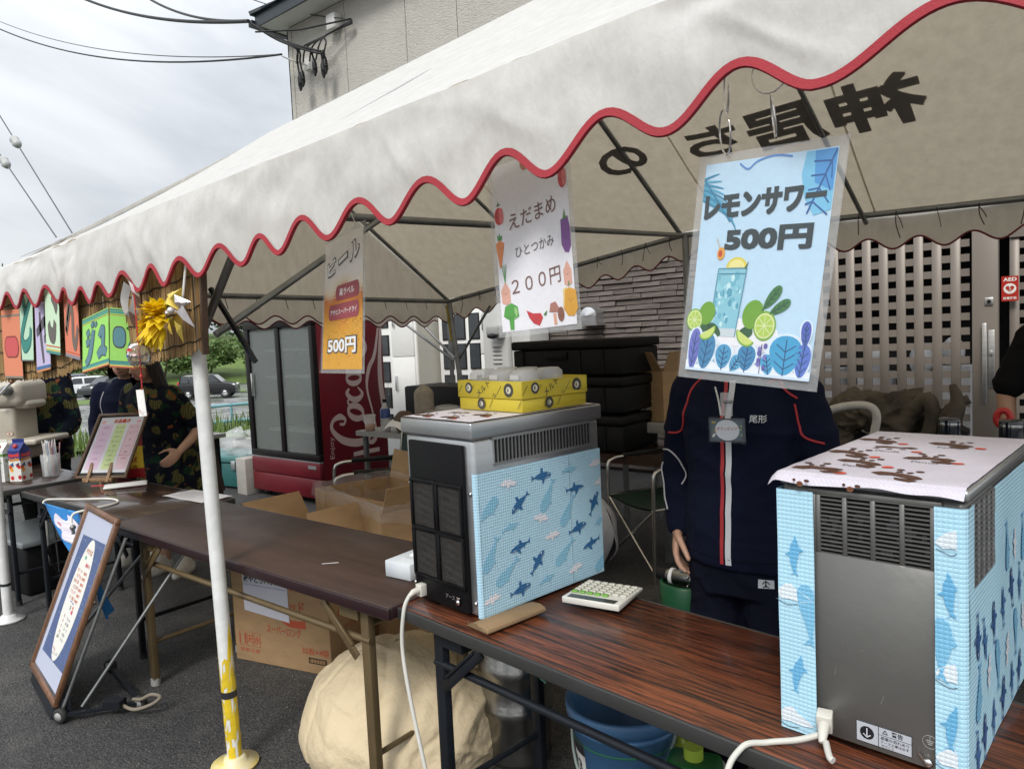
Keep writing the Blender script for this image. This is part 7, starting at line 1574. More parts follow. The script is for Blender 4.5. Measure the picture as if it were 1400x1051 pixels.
# cartons and straw holder
def carton(loc, rz, label, side, top, marks):
    t = thing('drink_carton', label, 'carton', loc, rz, 'drink cartons on the far left table'); w = .041
    m = MB(); m.bb((-w, -w, 0), (w, w, .19), col=side); z = .19
    vs = [(-w, -w, z), (w, -w, z), (w, w, z), (-w, w, z), (-w, 0, z+.045), (w, 0, z+.045), (-w, -.002, z+.068), (w, -.002, z+.068), (-w, .002, z+.068), (w, .002, z+.068)]
    m.add(vs, [(0, 1, 5, 4), (2, 3, 4, 5), (3, 0, 4), (1, 2, 5), (4, 5, 7, 6), (5, 4, 8, 9), (6, 7, 9, 8)], col=top); c = m.build('carton', PRINT, t, local=True)
    m = MB(); fn = lambda x, y, l=0.: V((x, -w-.0008-l, y)); fs = lambda x, y, l=0.: V((w+.0008+l, x, y)); marks(m, fn); marks(m, fs); m.build('printed_marks', PRINT, c, local=True)
    m = MB(); m.lathe([(.013, 0), (.013, .012), (0, .013)], (0, -.022, z+.022), 12, M=Matrix.Rotation(.9, 4, 'X')); m.build('cap', M_red, t, local=True)
def hawai(m, fn):
    m.poly([(-.041, .13), (.041, .13), (.041, .19), (-.041, .19)], fn, '#25357a'); m.text('Hawaii', lifted(fn, .0004), 0, .163, .024, '#d9412f', .06, .07, rot=.08); m.text('Sunrise', lifted(fn, .0004), 0, .137, .022, '#d9943a', .05, .07, rot=.08)
    for x, y, c in ((-.028, .09, '#d8552a'), (-.022, .072, '#e8a030'), (.022, .098, '#b83030'), (.03, .09, '#c93a2a'), (-.022, .022, '#cf2f2f'), (.03, .026, '#b02a30')): m.disc(x, y, .012, lifted(fn, .0003), c, .013, 12)
    m.poly([(-.035, .10), (-.01, .118), (-.005, .09)], lifted(fn, .0006), '#2f5a80'); m.poly([(.005, .105), (.035, .118), (.03, .10)], lifted(fn, .0006), '#2b3f6a')
def milk(c):
    def f(m, fn):
        m.poly([(-.041, .155), (.041, .155), (.041, .172), (-.041, .172)], fn, c); m.text('牛乳', fn, 0, .125, .03, c, .03); m.disc(0, .035, .022, fn, '#b9b36a', .018, 12)
        for k in range(5): m.stroke([(-.03, .10-.011*k), (.03, .10-.011*k)], .002, fn, '#7f8aa0')
    return f
carton((-5.14, 1.50, .702), R(30), 'white fruit juice carton with blue top and red lettering, front of the far left table', '#e0ded8', '#25357a', hawai)
carton((-5.23, 1.44, .702), R(28), 'white carton with green band just left of the juice carton', '#e2e2de', '#dfe0d8', milk('#6a8f4a'))
carton((-5.32, 1.40, .702), R(26), 'white carton with violet band, second left of the juice carton', '#e2e0e2', '#e4e2e2', milk('#7a6a9a'))
carton((-5.43, 1.36, .702), R(26), 'white carton with blue band at the left edge of the picture', '#e4e4e2', '#e0e2e4', milk('#4a7ab0'))
SW = thing('straw_holder', 'clear holder packed with wrapped straws between the juice carton and easel', 'straws', (-5.12, 1.66, .702)); m = MB(); m.lathe([(0, 0), (.05, 0), (.055, .14), (.053, .14), (.048, .004)], n=20); m.build('holder', M_bagp, SW, local=True); rnd = random.Random(5)
for k in range(26):
    a = rnd.uniform(0, 6.3); r = .04*math.sqrt(rnd.random()); m = MB(); b = V((r*math.cos(a), r*math.sin(a), .005)); m.cyl(b, b+V((rnd.uniform(-.02, .02), rnd.uniform(-.02, .02), rnd.uniform(.19, .225))), .0035, n=6); m.build('straw', [M_pap, M_str, mat('pink straw', (.6, .35, .38), .5), mat('blue straw', (.35, .45, .6), .5)][k % 4] if k > 3 else M_pap, SW, local=True)
# menu board on easel
M_oak = wood('pale easel wood', (.25, .14, .07), (.42, .26, .14), .5, 0, 1.2, .05); M_oakf = wood('brown frame wood', (.10, .055, .03), (.20, .115, .06), .45, 2, 1.2, .1)
BLc, BRc, TRc, TLc = V((-4.625, 1.62, .742)), V((-4.395, 1.80, .735)), V((-4.43, 1.97, 1.085)), V((-4.655, 1.795, 1.085))
def framed(t, q, mtf, wf, wd, bg, draw, mat_fr=0.):
    fn = quad(*q); B_, C_, D_, A_ = [V(p) for p in (q[0], q[1], q[2], q[3])]; n = (C_-B_).cross(A_-B_).normalized()
    for a, b, in ((B_, C_), (C_, D_), (D_, A_), (A_, B_)):
        d = (b-a).normalized(); m = MB(); m.bar(a-d*wf*.5, b+d*wf*.5, wd, wf, up=d.cross(n)); m.build('frame_rail', mtf, t, bevel=.002, seg=1)
    m = MB(); m.add([fn(0, 0, -.004), fn(1, 0, -.004), fn(1, 1, -.004), fn(0, 1, -.004)], [(0, 1, 2, 3)], col=bg); m.add([fn(0, 0, -.009), fn(1, 0, -.009), fn(1, 1, -.009), fn(0, 1, -.009)], [(3, 2, 1, 0)], col='#3a3028'); s = m.build('board', PRINT_M, t)
    m = MB(); draw(m, fn); m.build('artwork', PRINT_M, s)
    return fn
MN = thing('menu_board', 'framed handwritten menu board on a small wooden easel on the glossy dark table', 'menu board', (-4.52, 1.78, .70))
def menu_art(m, fn):
    F = lambda x, y, l=0.: fn(x, y, -.002+l); m.poly([(.06, .07), (.97, .07), (.97, .96), (.06, .96)], F, '#dcdce2')
    for x0, x1, c in ((.10, .36, '#dcc3d8'), (.42, .64, '#ccdca2'), (.70, .94, '#dfc3cc')): m.rrect(x0, .12, x1, .84, .03, lifted(F, .0003), c)
    m.text('お品書き', lifted(F, .0006), .52, .895, .065, '#c4502f', .04, .34)
    items = [['かき氷', 'いちご', 'メロン', 'レモン', 'ブルー', 'れん乳', '300円'], ['ドリンク', 'コーラ', 'サイダー', 'オレンジ', 'お茶', 'コーヒー', 'ゆず', '100円', '200円'], ['ジュース', 'りんご', '桃', 'ぶどう', '緑茶', '150円']]
    for c, x, k in ((0, .23, '#a05a90'), (1, .53, '#5a7040'), (2, .82, '#a04a60')):
        for i, s in enumerate(items[c]): m.text(s, lifted(F, .0006), x, .79-i*(.075 if c == 1 else .10), .036, k if i else '#6a3a70', .0, res=1)
    m.stroke([(.71, .34), (.93, .34), (.93, .72), (.71, .72), (.71, .34)], .006, lifted(F, .0006), '#b03a5a')
    m.disc(.14, .88, .05, lifted(F, .0004), '#e6b6bc', .03, 12); m.disc(.88, .88, .05, lifted(F, .0004), '#e6b6bc', .03, 12)
framed(MN, (BLc, BRc, TRc, TLc), M_oakf, .016, .014, '#2c2e30', menu_art)
dB = (BRc-BLc).normalized(); nB = (BRc-BLc).cross(TLc-BLc).normalized(); m = MB(); m.bar(BLc+dB*.05+V((0, 0, -.018))+nB*.01, BRc-dB*.07+V((0, 0, -.018))+nB*.01, .03, .022); m.build('easel_ledge', M_oak, MN, bevel=.002, seg=1)
for k, q in enumerate((.28, .68)): m = MB(); p = BLc.lerp(BRc, q); m.bar(p+nB*.035+V((0, 0, -.040)), p-nB*.11+V((0, 0, .2)), .018, .012); m.build('easel_leg', M_oak, MN, bevel=.001, seg=1)
m = MB(); p = BLc.lerp(BRc, .5); m.bar(V((p.x, p.y, .703))-nB*.11, TLc.lerp(TRc, .5)-nB*.02-V((0, 0, .1)), .018, .012); m.build('easel_leg', M_oak, MN)
# things on the glossy table
t = thing('tablet', 'white slim tablet lying on the glossy dark table', 'tablet', (-4.30, 1.76, .697), R(64)); m = MB(); m.bb((-.11, -.055, 0), (.11, .055, .012)); m.build('tablet_body', M_wht, t, local=True, bevel=.004); m = MB(); m.bb((-.10, -.048, .0122), (.10, .048, .0128)); m.build('screen', M_pap, t, local=True)
m = MB(); m.tube(spline([(-4.23, 1.60, .70), (-4.19, 1.62, .702), (-4.16, 1.60, .701), (-4.14, 1.63, .701), (-4.19, 1.66, .701)], 5), .004, 6); single(m, 'rubber_band', mat('brown rubber band', (.2, .1, .05), .6), 'small brown loop beside the white tablet', 'band')
t = thing('pen', 'red pen beside the white tablet', 'pen', (-4.40, 1.68, .70), R(40)); m = MB(); m.tube([(-.07, 0, .004), (.05, 0, .004), (.065, 0, .004)], [.004, .004, .001], 8); m.build('barrel', M_red, t, local=True)
m = MB(); m.grid(lambda a, b: V((lerp(-3.80, -3.43, a), lerp(1.73, 1.90, b)+.02*a, .6975+.004*nz(a*3, b*3))), 8, 8, 0, True, None, '#dcdce0')
for k in range(8): m.stroke([(-3.76, 1.76+.016*k), (-3.62+.02*(k % 3), 1.765+.016*k)], .003, lambda x, y, l=0.: V((x, y, .7025+l)), '#a8aab0')
single(m, 'paper_sheet', PRINT, 'white printed sheet lying across the right end of the glossy dark table', 'paper')
t = thing('snack_bag', 'red and yellow snack bag standing behind the easel', 'snack bag', (-4.55, 1.90, .695), R(40)); m = MB()
def bagf(s): return lambda a, b: V((lerp(-.085, .085, a)*(1-.06*math.sin(PI*b)), s*(.045*math.sin(PI*b)*math.sin(PI*a)+.002), .30*b))
for s in (-1, 1): m.grid(bagf(s), 14, 20, 0, True, lambda u, v: '#e0c02f' if .20 < v < .66 else '#a8222a')
b_ = m.build('bag_body', PRINT, t, local=True); m = MB(); f = lambda x, y, l=0.: bagf(-1)(.5+x/.17, y/.30)+V((0, -.003-l, 0)); m.text('やきそば', f, 0, .115, .03, '#b0302a', .03, .12); m.text('ソース味', f, 0, .07, .022, '#a0502a', .01, .11); m.disc(.0, .165, .022, f, '#e9d36a', None, 14); m.text('・・', lifted(f, .0004), 0, .168, .004, '#7a4a20', .02); m.build('printed_marks', PRINT, b_, local=True)
# blue and white shaved ice flag hanging off the table front
M_flag = printed('printed flag cloth', .8); M_flag.name = 'printed flag cloth'
FG = thing('cloth_flag', 'bright blue flag with white splash and red stroke hanging below the glossy table', 'flag', (-3.8, 1.32, .3))
fl = lambda a, b, l=0.: (V((-4.24, 1.33, .70))*(1-a)+V((-3.84, 1.325, .692))*a)*(1-b)+(V((-3.46, 1.30, .30))*(1-a)+V((-3.42, 1.29, .27))*a)*b+V((0, -.02*math.sin(a*5+b*4)-.001-l, 0))
m = MB(); m.grid(lambda a, b: fl(a, b), 14, 30, 0, True, None, '#2a7cc0'); m.grid(lambda a, b: fl(a, b, -.002), 14, 30, 0, True, None, '#2a7cc0'); fo = m.build('cloth', M_flag, FG)
m = MB(); FF = lambda x, y, l=0.: fl(x, y, .003+l)
P = [(.55+.36*math.cos(t)*(1+.25*math.sin(7*t)), .30+.22*math.sin(t)*(1+.25*math.cos(6*t))) for t in [2*PI*i/40 for i in range(40)]]; m.poly(P, FF, '#d9d4de'); m.stroke(spline2([(.33, .16), (.42, .28), (.52, .42)], 5), [.03]*3+[.13]*4+[.14]*3+[.03], lifted(FF, .0006), '#b5283a')
for y in (.55, .64, .73, .84): m.stroke(spline2([(.2, y), (.45, y+.03), (.7, y), (.95, y+.02)], 5), .03, FF, '#7fb8e0')
m.stroke([(.02, .012), (.98, .012)], .02, FF, '#4a9ad8'); m.build('flag_print', PRINT_M, fo)
m = MB(); m.tube(spline([(-4.24, 1.322, .695), (-4.23, 1.345, .712), (-4.15, 1.45, .700), (-3.98, 1.55, .700), (-3.84, 1.52, .700), (-3.80, 1.37, .703), (-3.83, 1.318, .69), (-3.815, 1.30, .655), (-3.80, 1.30, .64)], 8), .0055, 8); single(m, 'white_rope', M_str, 'white rope tying the blue flag to the glossy table', 'rope')
m = MB(); m.ball((-3.80, 1.30, .632), .014, 10, 6); m.cyl((-3.80, 1.30, .62), (-3.80, 1.30, .60), .008); single(m, 'flag_clip', M_steel, 'small metal clip on the rope end of the blue flag', 'clip')
# framed surfboard menu leaning on its stand
WBRD = thing('sign_board', 'tall wooden framed menu board with white surfboard drawing leaning on the asphalt', 'sign board', (-3.45, 1.05, 0))
M_frw = wood('honey brown frame', (.13, .06, .03), (.27, .135, .07), .4, 2, 1.1, .15)
def surf_art(m, fn):
    F = lambda x, y, l=0.: fn(x, y, -.002+l); m.poly([(.03, .025), (.97, .025), (.97, .975), (.03, .975)], F, '#b7bcd0')
    m.poly([(.12, .12), (.90, .14), (.88, .86), (.14, .84)], lifted(F, .0006), '#2f4a80')
    rnd = random.Random(3)
    for k in range(60): x, y = rnd.uniform(.15, .86), rnd.uniform(.15, .83); m.stroke(spline2([(x, y), (x+.05, y+.008), (x+.09, y-.004)], 3), .006, lifted(F, .0010), rnd.choice(['#4f6a9a', '#3f5f92', '#5a6f8a', '#24407a', '#4a7a90']))
    P = [(.52+.235*math.sin(t)*(1 if True else 1), .49+.355*math.cos(t)) for t in [2*PI*i/40 for i in range(40)]]; P = [(x, y+(.0 if y < .49 else .0)) for x, y in P][::-1]; m.poly(P, lifted(F, .0014), '#e6e4dc')
    FT = lifted(F, .0020)
    def wr_(s, x, y, h, c, b=.0, rot=0, w=None): m.text(s, FT, x, y, h, c, b, w, rot)
    wr_('やきそば', .52, .775, .032, '#c0553a', .02, 0, .20); m.disc(.47, .735, .03, FT, '#5aa880', .012, 8); wr_('夏祭り', .60, .70, .022, '#c23a4a', .03, 0, .14)
    for k, (s, c) in enumerate((('生ビール', '#c87a5a'), ('おでん', '#cf6a4a'), ('焼き鳥', '#c9704a'), ('えだまめ', '#b86a5a'), ('フランク', '#c4543a'), ('たこ焼き', '#c8603f'))): wr_(s, .43+.03*(k % 2), .655-.032*k, .022, c, .01, .02, .16); wr_('500円' if k % 2 else '300円', .61, .655-.032*k, .02, '#d0622f', .02, 0, .10)
    wr_('冷', .52, .445, .032, '#2a2a2a', .03); wr_('～', .52, .475, .01, '#4a5aa0', .03, 0, .14); m.disc(.60, .43, .03, FT, '#cf4058', .014, 8); m.disc(.595, .455, .02, FT, '#d86a50', .01, 8)
    for k, s in enumerate(('ラムネ', 'お茶', 'コーラ', '水', 'サイダー')): wr_(s, .58, .385-.03*k, .019, '#3f4a3f', .0, 0, .12); wr_('150', .43, .385-.03*k, .017, '#b05a4a', .0)
    m.stroke([(.40, .26), (.46, .26), (.46, .30)], .008, FT, '#4f7a3a'); m.stroke([(.42, .20), (.50, .19)], .006, FT, '#b04a4a'); wr_('おいしいよ', .50, .175, .016, '#4a4a4a', .0, .1, .2)
q = (V((-3.715, 1.060, .075)), V((-3.222, .985, .070)), V((-3.075, 1.215, .772)), V((-3.535, 1.280, .768)))
fnb = framed(WBRD, q, M_frw, .026, .02, '#9aa0b4', surf_art)
m = MB(); m.grid(lambda a, b: fnb(.03+.94*a, .02+.96*b, .004), 8, 10); m.build('clear_cover', clear_film('clear cover sheet', (.7, .72, .76), .10, .12), WBRD)
m = MB(); A_, B_ = V((-3.70, 1.04, .0)), V((-3.235, .965, .0)); m.add([A_+V((0, 0, .01)), B_+V((0, 0, .01)), B_+V((.01, .02, .085)), A_+V((.01, .02, .085)), A_+V((.05, .06, .01)), B_+V((.05, .06, .01)), B_+V((.05, .06, .085)), A_+V((.05, .06, .085))], [(0, 1, 2, 3), (5, 4, 7, 6), (1, 5, 6, 2), (4, 0, 3, 7), (3, 2, 6, 7), (0, 4, 5, 1)]); m.build('stand_foot', M_blm, WBRD)
for a, b in (((-3.20, 1.0, .045), (-3.07, 1.24, .70)), ((-3.17, 1.06, .04), (-3.05, 1.5, .62)), ((-3.66, 1.10, .04), (-3.45, 1.55, .60))): m = MB(); m.cyl(a, b, .007, n=8); m.build('stand_rod', M_steel, WBRD)
for x, y in ((-3.185, .985), (-3.02, 1.22), (-3.5, 1.30)):
    m = MB(); T = Matrix.Rotation(PI/2, 4, 'X') ; m.lathe([(0, -.011), (.024, -.012), (.030, -.008), (.030, .008), (.024, .012), (0, .011)], (x, y, .030), 20, M=Matrix.Rotation(.4, 4, 'Z') @ T); w = m.build('wheel', M_rub, WBRD); m = MB(); m.lathe([(0, -.0135), (.017, -.0125), (.017, .0125), (0, .0135)], (x, y, .030), 16, M=Matrix.Rotation(.4, 4, 'Z') @ T); m.build('hub', M_gry, w)
m = MB(); m.bar((-3.18, .99, .03), (-3.02, 1.22, .03), .02, .012); m.bar((-3.02, 1.22, .03), (-3.5, 1.30, .03), .02, .012); m.box((-3.06, 1.14, .05), (.07, .05, .03), .6); m.build('stand_base', M_blm, WBRD)
m = MB(); S = spline([(-3.03, 1.20, .05), (-2.98, 1.21, .06), (-2.93, 1.23, .085), (-2.90, 1.25, .075), (-2.92, 1.22, .05), (-2.98, 1.18, .03), (-3.04, 1.16, .04)], 6); m.tube(S, .007, 8); single(m, 'rope_loop', mat('grey brown cord', (.20, .17, .13), .8), 'loop of grey brown cord behind the leaning menu board', 'rope')
m = MB(); m.bb((0, 0, 0), (.075, .022, .002)); m.v = [(-3.80+x*.9-y*.3, 1.16+y+x*.3, z+.004) for x, y, z in m.v]; single(m, 'paper_scrap', M_pap, 'small white paper scrap on the asphalt left of the leaning board', 'paper')
rnd = random.Random(31); M_peb = mat('pale grit', (.22, .21, .19), .9); m = MB()
for k in range(260): x, y = rnd.uniform(-4.2, -1.6), rnd.uniform(.35, 2.2); s = rnd.uniform(.0015, .004); m.ball((x, y, s*.4), (s, s*rnd.uniform(.7, 1.2), s*.7), 5, 3)
o = m.build('grit', M_peb, None, kind='stuff'); tag(o, 'pale grit scattered over the dark asphalt', 'grit')
for k, (x, y, lab) in enumerate([(-4.55, 1.62, 'yellowed leaf scrap on the asphalt under the glossy table'), (-4.95, 1.25, 'small leaf scrap by the base of the far left tent pole')]):
    m = MB(); m.grid(lambda a, b: V((x+.04*(a-.5)+.01*nz(a*4, b*4, k), y+.03*(b-.5), .004+.008*abs(math.sin(a*4)))), 4, 4); single(m, 'leaf_scrap', mat('dry leaf', (.4, .36, .2), .8), lab, 'leaf')
# cables hanging under the left table
for k, (pts, lab) in enumerate(([[(-4.75, 1.7, .67), (-4.70, 1.65, .35), (-4.62, 1.6, .12), (-4.5, 1.55, .03), (-4.35, 1.5, .02)], 'black cable drooping under the glossy table'], [[(-5.0, 1.6, .55), (-4.8, 1.55, .2), (-4.7, 1.5, .22), (-4.62, 1.45, .38), (-4.4, 1.5, .45)], 'black looped cable under the far left table'], [[(-4.95, 1.55, .50), (-4.82, 1.5, .28), (-4.76, 1.48, .26), (-4.80, 1.5, .40)], 'pale hose bent under the far left table'])):
    m = MB(); m.tube(spline(pts, 8), .006 if k < 2 else .014, 8); single(m, 'cable', M_cab if k < 2 else M_gry, lab, 'cable')
t = thing('storage_bin', 'dark lidded bin under the far left table', 'bin', (-5.35, 1.62, 0), R(5)); m = MB(); m.bb((-.35, -.2, 0), (.3, .2, .30)); m.build('bin_body', M_crate, t, local=True, bevel=.02); m = MB(); m.bb((-.37, -.22, .302), (.32, .22, .34)); m.build('lid', mat('grey bin lid', (.2, .22, .23), .35), t, local=True, bevel=.01)
# teal cool box with clear bag and pale carton beside the fridge
M_teal = mat('teal cool box plastic', (.020, .105, .102), .4, var=.07); CB2 = thing('cool_box', 'teal cool box with metal latches on the ground left of the red fridge', 'cool box', (-7.12, 4.02, 0), R(8))
m = MB(); m.bb((-.44, -.17, .02), (.36, .25, .27)); m.build('tub', M_teal, CB2, local=True, bevel=.015); m = MB(); m.bb((-.455, -.185, .274), (.375, .265, .345)); m.build('lid', mat('pale teal lid', (.065, .18, .178), .35), CB2, local=True, bevel=.015)
for x in (-.33, -.02, .24): m = MB(); m.bb((x-.03, -.20, .21), (x+.03, -.186, .30)); m.build('latch', M_alu, CB2, local=True, bevel=.004)
m = MB(); m.text('COOL BOX', lambda x, y, l=0.: V((x, -.1708-l, y)), .25, .1, .018, '#12403e', .0); m.build('lettering', PRINT, CB2, local=True)
m = MB(); m.grid(lambda a, b: V((-6.93+.26*math.cos(2*PI*a)*math.sin(PI*b)*(1+.5*nz(a*6, b*5)), 3.98+.16*math.sin(2*PI*a)*math.sin(PI*b), .47-.14*math.cos(PI*b)*(1+.6*nz(a*5, b*6, 3)))), 40, 24); single(m, 'plastic_bag', M_bagp, 'crumpled clear plastic bag lying on the teal cool box', 'plastic bag')
m = MB(); m.bb((-6.66, 3.78, 0), (-6.49, 3.98, .36)); single(m, 'pale_carton', mat('pale grey card', (.36, .34, .31), .7), 'pale grey carton wedged between the cool box and the red fridge', 'carton', None, .004)

# ================================================================ PEOPLE
def remesh(mb, name, mt, parent, voxel=.009, smooth=6, label=None, folds=0):
    me = bpy.data.meshes.new('tmp'); me.from_pydata([tuple(v) for v in mb.v], [], mb.f); o = bpy.data.objects.new('tmp', me); COL.objects.link(o)
    r = o.modifiers.new('r', 'REMESH'); r.mode = 'VOXEL'; r.voxel_size = voxel; s = o.modifiers.new('s', 'SMOOTH'); s.iterations = smooth; s.factor = .5
    dg = bpy.context.evaluated_depsgraph_get(); nm = bpy.data.meshes.new_from_object(o.evaluated_get(dg)); bpy.data.objects.remove(o); bpy.data.meshes.remove(me)
    if folds:      # creases of slack cloth: diagonal and horizontal ridges pushed along the normal
        ns = [v.normal.copy() for v in nm.vertices]
        for v, q in zip(nm.vertices, ns):
            p = v.co; a = 1-min(1, 4.2*abs(nz(p.x*5+p.z*3, p.y*5, p.z*7))); b = 1-min(1, 4*abs(nz(p.x*9-p.z*6, p.y*8+3, p.z*11)))
            v.co += q*folds*(1.2*a+.6*b-.5+.9*nz(p.x*4, p.y*4+7, p.z*3))
    nm.name = name; nm.materials.clear(); nm.materials.append(mt)
    nm.polygons.foreach_set('use_smooth', [True]*len(nm.polygons)); nm.polygons.foreach_set('material_index', [0]*len(nm.polygons))
    ob = bpy.data.objects.new(name, nm); COL.objects.link(ob); ob.parent = parent; XF[ob.name] = XF[parent.name]
    if label: ob['label'] = label
    return ob
def rings(mb, rs, tf=lambda p: p, n=24):
    vs = [tf(V((cx+rx*math.copysign(abs(math.cos(2*PI*j/n))**.85, math.cos(2*PI*j/n)), cy+ry*math.copysign(abs(math.sin(2*PI*j/n))**.85, math.sin(2*PI*j/n)), z))) for z, rx, ry, cx, cy in rs for j in range(n)]; k = len(rs)
    mb.add(vs, [(i*n+j, i*n+(j+1) % n, (i+1)*n+(j+1) % n, (i+1)*n+j) for i in range(k-1) for j in range(n)]+[tuple(reversed(range(n))), tuple(range((k-1)*n, k*n))])
def limb(mb, pts, rr): S = spline(pts, 5); n = len(S); mb.tube(S, [interp(i/(n-1), [k/(len(rr)-1) for k in range(len(rr))], rr) for i in range(n)], 14); mb.ball(S[0], rr[0], 12, 8); mb.ball(S[-1], rr[-1], 12, 8)
def hand(mb, w, d, nrm, side, curl=.5, s=1.):
    """palm and five fingers from the wrist w along d; nrm is the back of the hand; thumb towards side"""
    d = V(d).normalized(); nrm = V(nrm); nrm = (nrm-d*nrm.dot(d)).normalized(); e = d.cross(nrm).normalized()*side; w = V(w)
    T = Matrix((( e.x, d.x, nrm.x, 0), (e.y, d.y, nrm.y, 0), (e.z, d.z, nrm.z, 0), (0, 0, 0, 1)))
    mb.ball(w+d*.045*s, (.038*s, .052*s, .016*s), 14, 10, M=T); mb.tube([w-d*.02, w+d*.02], [.024*s, .026*s], 12)
    for k, (off, L_, r) in enumerate(((.029, .066, .0098), (.010, .074, .0102), (-.010, .069, .0098), (-.028, .053, .009))):
        p = w+d*.082*s+e*off*s; a = curl*(.6+.15*k); P = [p-d*.03*s, p]
        for q in range(3): dd = (d*math.cos(a)-nrm*math.sin(a)); p = p+dd*L_*s*(.42, .33, .25)[q]; P.append(p); a += curl*.55
        mb.tube(P, [r*1.05*s, r*1.08*s, r*s, r*.92*s, r*.7*s], 10); mb.ball(P[-1], r*.72*s, 8, 6)
    p = w+d*.02*s+e*.026*s; P = [p-e*.01*s, p, p+(d*.55+e*.75-nrm*.25)*.032*s, p+(d*.9+e*.75-nrm*.5)*.05*s, p+(d*1.25+e*.72-nrm*.7)*.062*s]; mb.tube(P, [.013*s, .013*s, .0115*s, .010*s, .008*s], 10); mb.ball(P[-1], .008*s, 8, 6)
def head(mb, c, tf, s=1.):
    c = V(c)
    for off, r in (((0, .005, .02), (.073, .092, .095)), ((0, -.012, -.04), (.060, .075, .075)), ((0, -.045, -.082), (.030, .032, .024))): mb.ball(tf(c+V(off)*s), tuple(q*s for q in r), 18, 12)
    mb.tube([tf(c+V((0, -.078, .02))*s), tf(c+V((0, -.094, -.012))*s), tf(c+V((0, -.104, -.030))*s), tf(c+V((0, -.085, -.040))*s)], [.009*s, .011*s, .014*s, .010*s], 8)
    for q in (-1, 1): mb.ball(tf(c+V((q*.072, .01, -.005))*s), (.012*s, .022*s, .032*s), 8, 8)
    mb.tube([tf(c+V((0, .015, -.06))*s), tf(c+V((0, .03, -.17))*s)], [.05*s, .052*s], 14)
M_eye = mat('dark eye', (.01, .008, .006), .15); M_lip = mat('lips', (.30, .11, .09), .4); M_shoe = mat('white canvas shoe', (.58, .56, .52), .6, bump=.2)
def face_parts(t, c, tf, s=1.):
    c = V(c)
    for q in (-1, 1):
        m = MB(); m.ball(tf(c+V((q*.032, -.079, .012))*s), (.012*s, .008*s, .006*s), 10, 6); m.build('eye', M_eye, t, local=True)
        m = MB(); m.tube([tf(c+V((q*.018, -.088, .034))*s), tf(c+V((q*.034, -.086, .039))*s), tf(c+V((q*.05, -.074, .034))*s)], [.003*s, .004*s, .002*s], 6); m.build('eyebrow', M_hair, t, local=True)
    m = MB(); m.tube([tf(c+V((-.024, -.078, -.063))*s), tf(c+V((0, -.088, -.064))*s), tf(c+V((.024, -.078, -.063))*s)], [.003*s, .0075*s, .003*s], 8); m.build('mouth', M_lip, t, local=True)
def shoe(t, x, y, mt=M_shoe, ang=0, col=None):
    m = MB(); n = 20; vs = []; T = Matrix.Translation((x, y, 0)) @ Matrix.Rotation(ang, 4, 'Z'); rs = [(.0, 1.0, 1.0), (.02, 1.0, 1.0), (.045, .93, .95), (.07, .75, .72), (.095, .6, .42), (.11, .52, .36)]
    for z, sx, sy in rs:
        for j in range(n): a = 2*PI*j/n; yy = -.075+.135*math.sin(a); k = (1 if yy > -.075 else 1); cy = .0 if z < .05 else .05*(z-.05)/.06; vs.append(T @ V((.046*sx*math.cos(a), -.055+cy*1.0+.135*sy*math.sin(a)*1.0, z)))
    m.add(vs, [(i*n+j, i*n+(j+1) % n, (i+1)*n+(j+1) % n, (i+1)*n+j) for i in range(len(rs)-1) for j in range(n)]+[tuple(reversed(range(n))), tuple(range((len(rs)-1)*n, len(rs)*n))], smooth=True); m.build('shoe', mt, t, local=True)
def aloha(name, sc=9):
    m = bpy.data.materials.new(name); m.use_nodes = True; nt, b, L = nodes_of(m); tc = nt.nodes.new('ShaderNodeTexCoord')
    def mixc(f, x, y):
        q = nt.nodes.new('ShaderNodeMix'); q.data_type = 'RGBA'; L(f, q.inputs[0])
        for s, i in ((x, 6), (y, 7)):
            if isinstance(s, tuple): q.inputs[i].default_value = (*s, 1)
            else: L(s, q.inputs[i])
        return q.outputs[2]
    def step(s, p, w=.02, inv=False):
        r = nt.nodes.new('ShaderNodeValToRGB'); r.color_ramp.elements[0].position = p; r.color_ramp.elements[1].position = p+w
        if inv: r.color_ramp.elements[0].color = (1, 1, 1, 1); r.color_ramp.elements[1].color = (0, 0, 0, 1)
        L(s, r.inputs[0]); return r.outputs[0]
    n = nt.nodes.new('ShaderNodeTexNoise'); n.inputs['Scale'].default_value = sc*2; n.inputs['Detail'].default_value = 2; L(tc.outputs['Object'], n.inputs['Vector'])
    ad = nt.nodes.new('ShaderNodeVectorMath'); ad.operation = 'MULTIPLY_ADD'; L(n.outputs['Color'], ad.inputs[0]); ad.inputs[1].default_value = (.09, .09, .09); L(tc.outputs['Object'], ad.inputs[2])
    def vor(s, off): 
        mp = nt.nodes.new('ShaderNodeMapping'); mp.inputs['Location'].default_value = off; L(ad.outputs[0], mp.inputs[0]); v = nt.nodes.new('ShaderNodeTexVoronoi'); v.inputs['Scale'].default_value = s; L(mp.outputs[0], v.inputs['Vector']); return v
    v1 = vor(sc, (0, 0, 0)); v2 = vor(sc*1.2, (3, 1, 2)); v3 = vor(sc*1.6, (1, 5, 2))
    wv = nt.nodes.new('ShaderNodeTexWave'); wv.inputs['Scale'].default_value = 24; wv.inputs['Distortion'].default_value = 6; L(tc.outputs['Object'], wv.inputs['Vector'])
    leafc = mixc(wv.outputs['Fac'], (.05, .055, .016), (.13, .115, .045)); c = mixc(step(v1.outputs['Distance'], .40, .03, True), (.006, .008, .016), leafc)
    c = mixc(step(v2.outputs['Distance'], .27, .03, True), c, (.010, .032, .018)); c = mixc(step(v3.outputs['Distance'], .17, .02, True), c, (.20, .065, .02))
    L(c, b.inputs['Base Color']); b.inputs['Roughness'].default_value = .85; b.inputs['Specular IOR Level'].default_value = .15
    return m
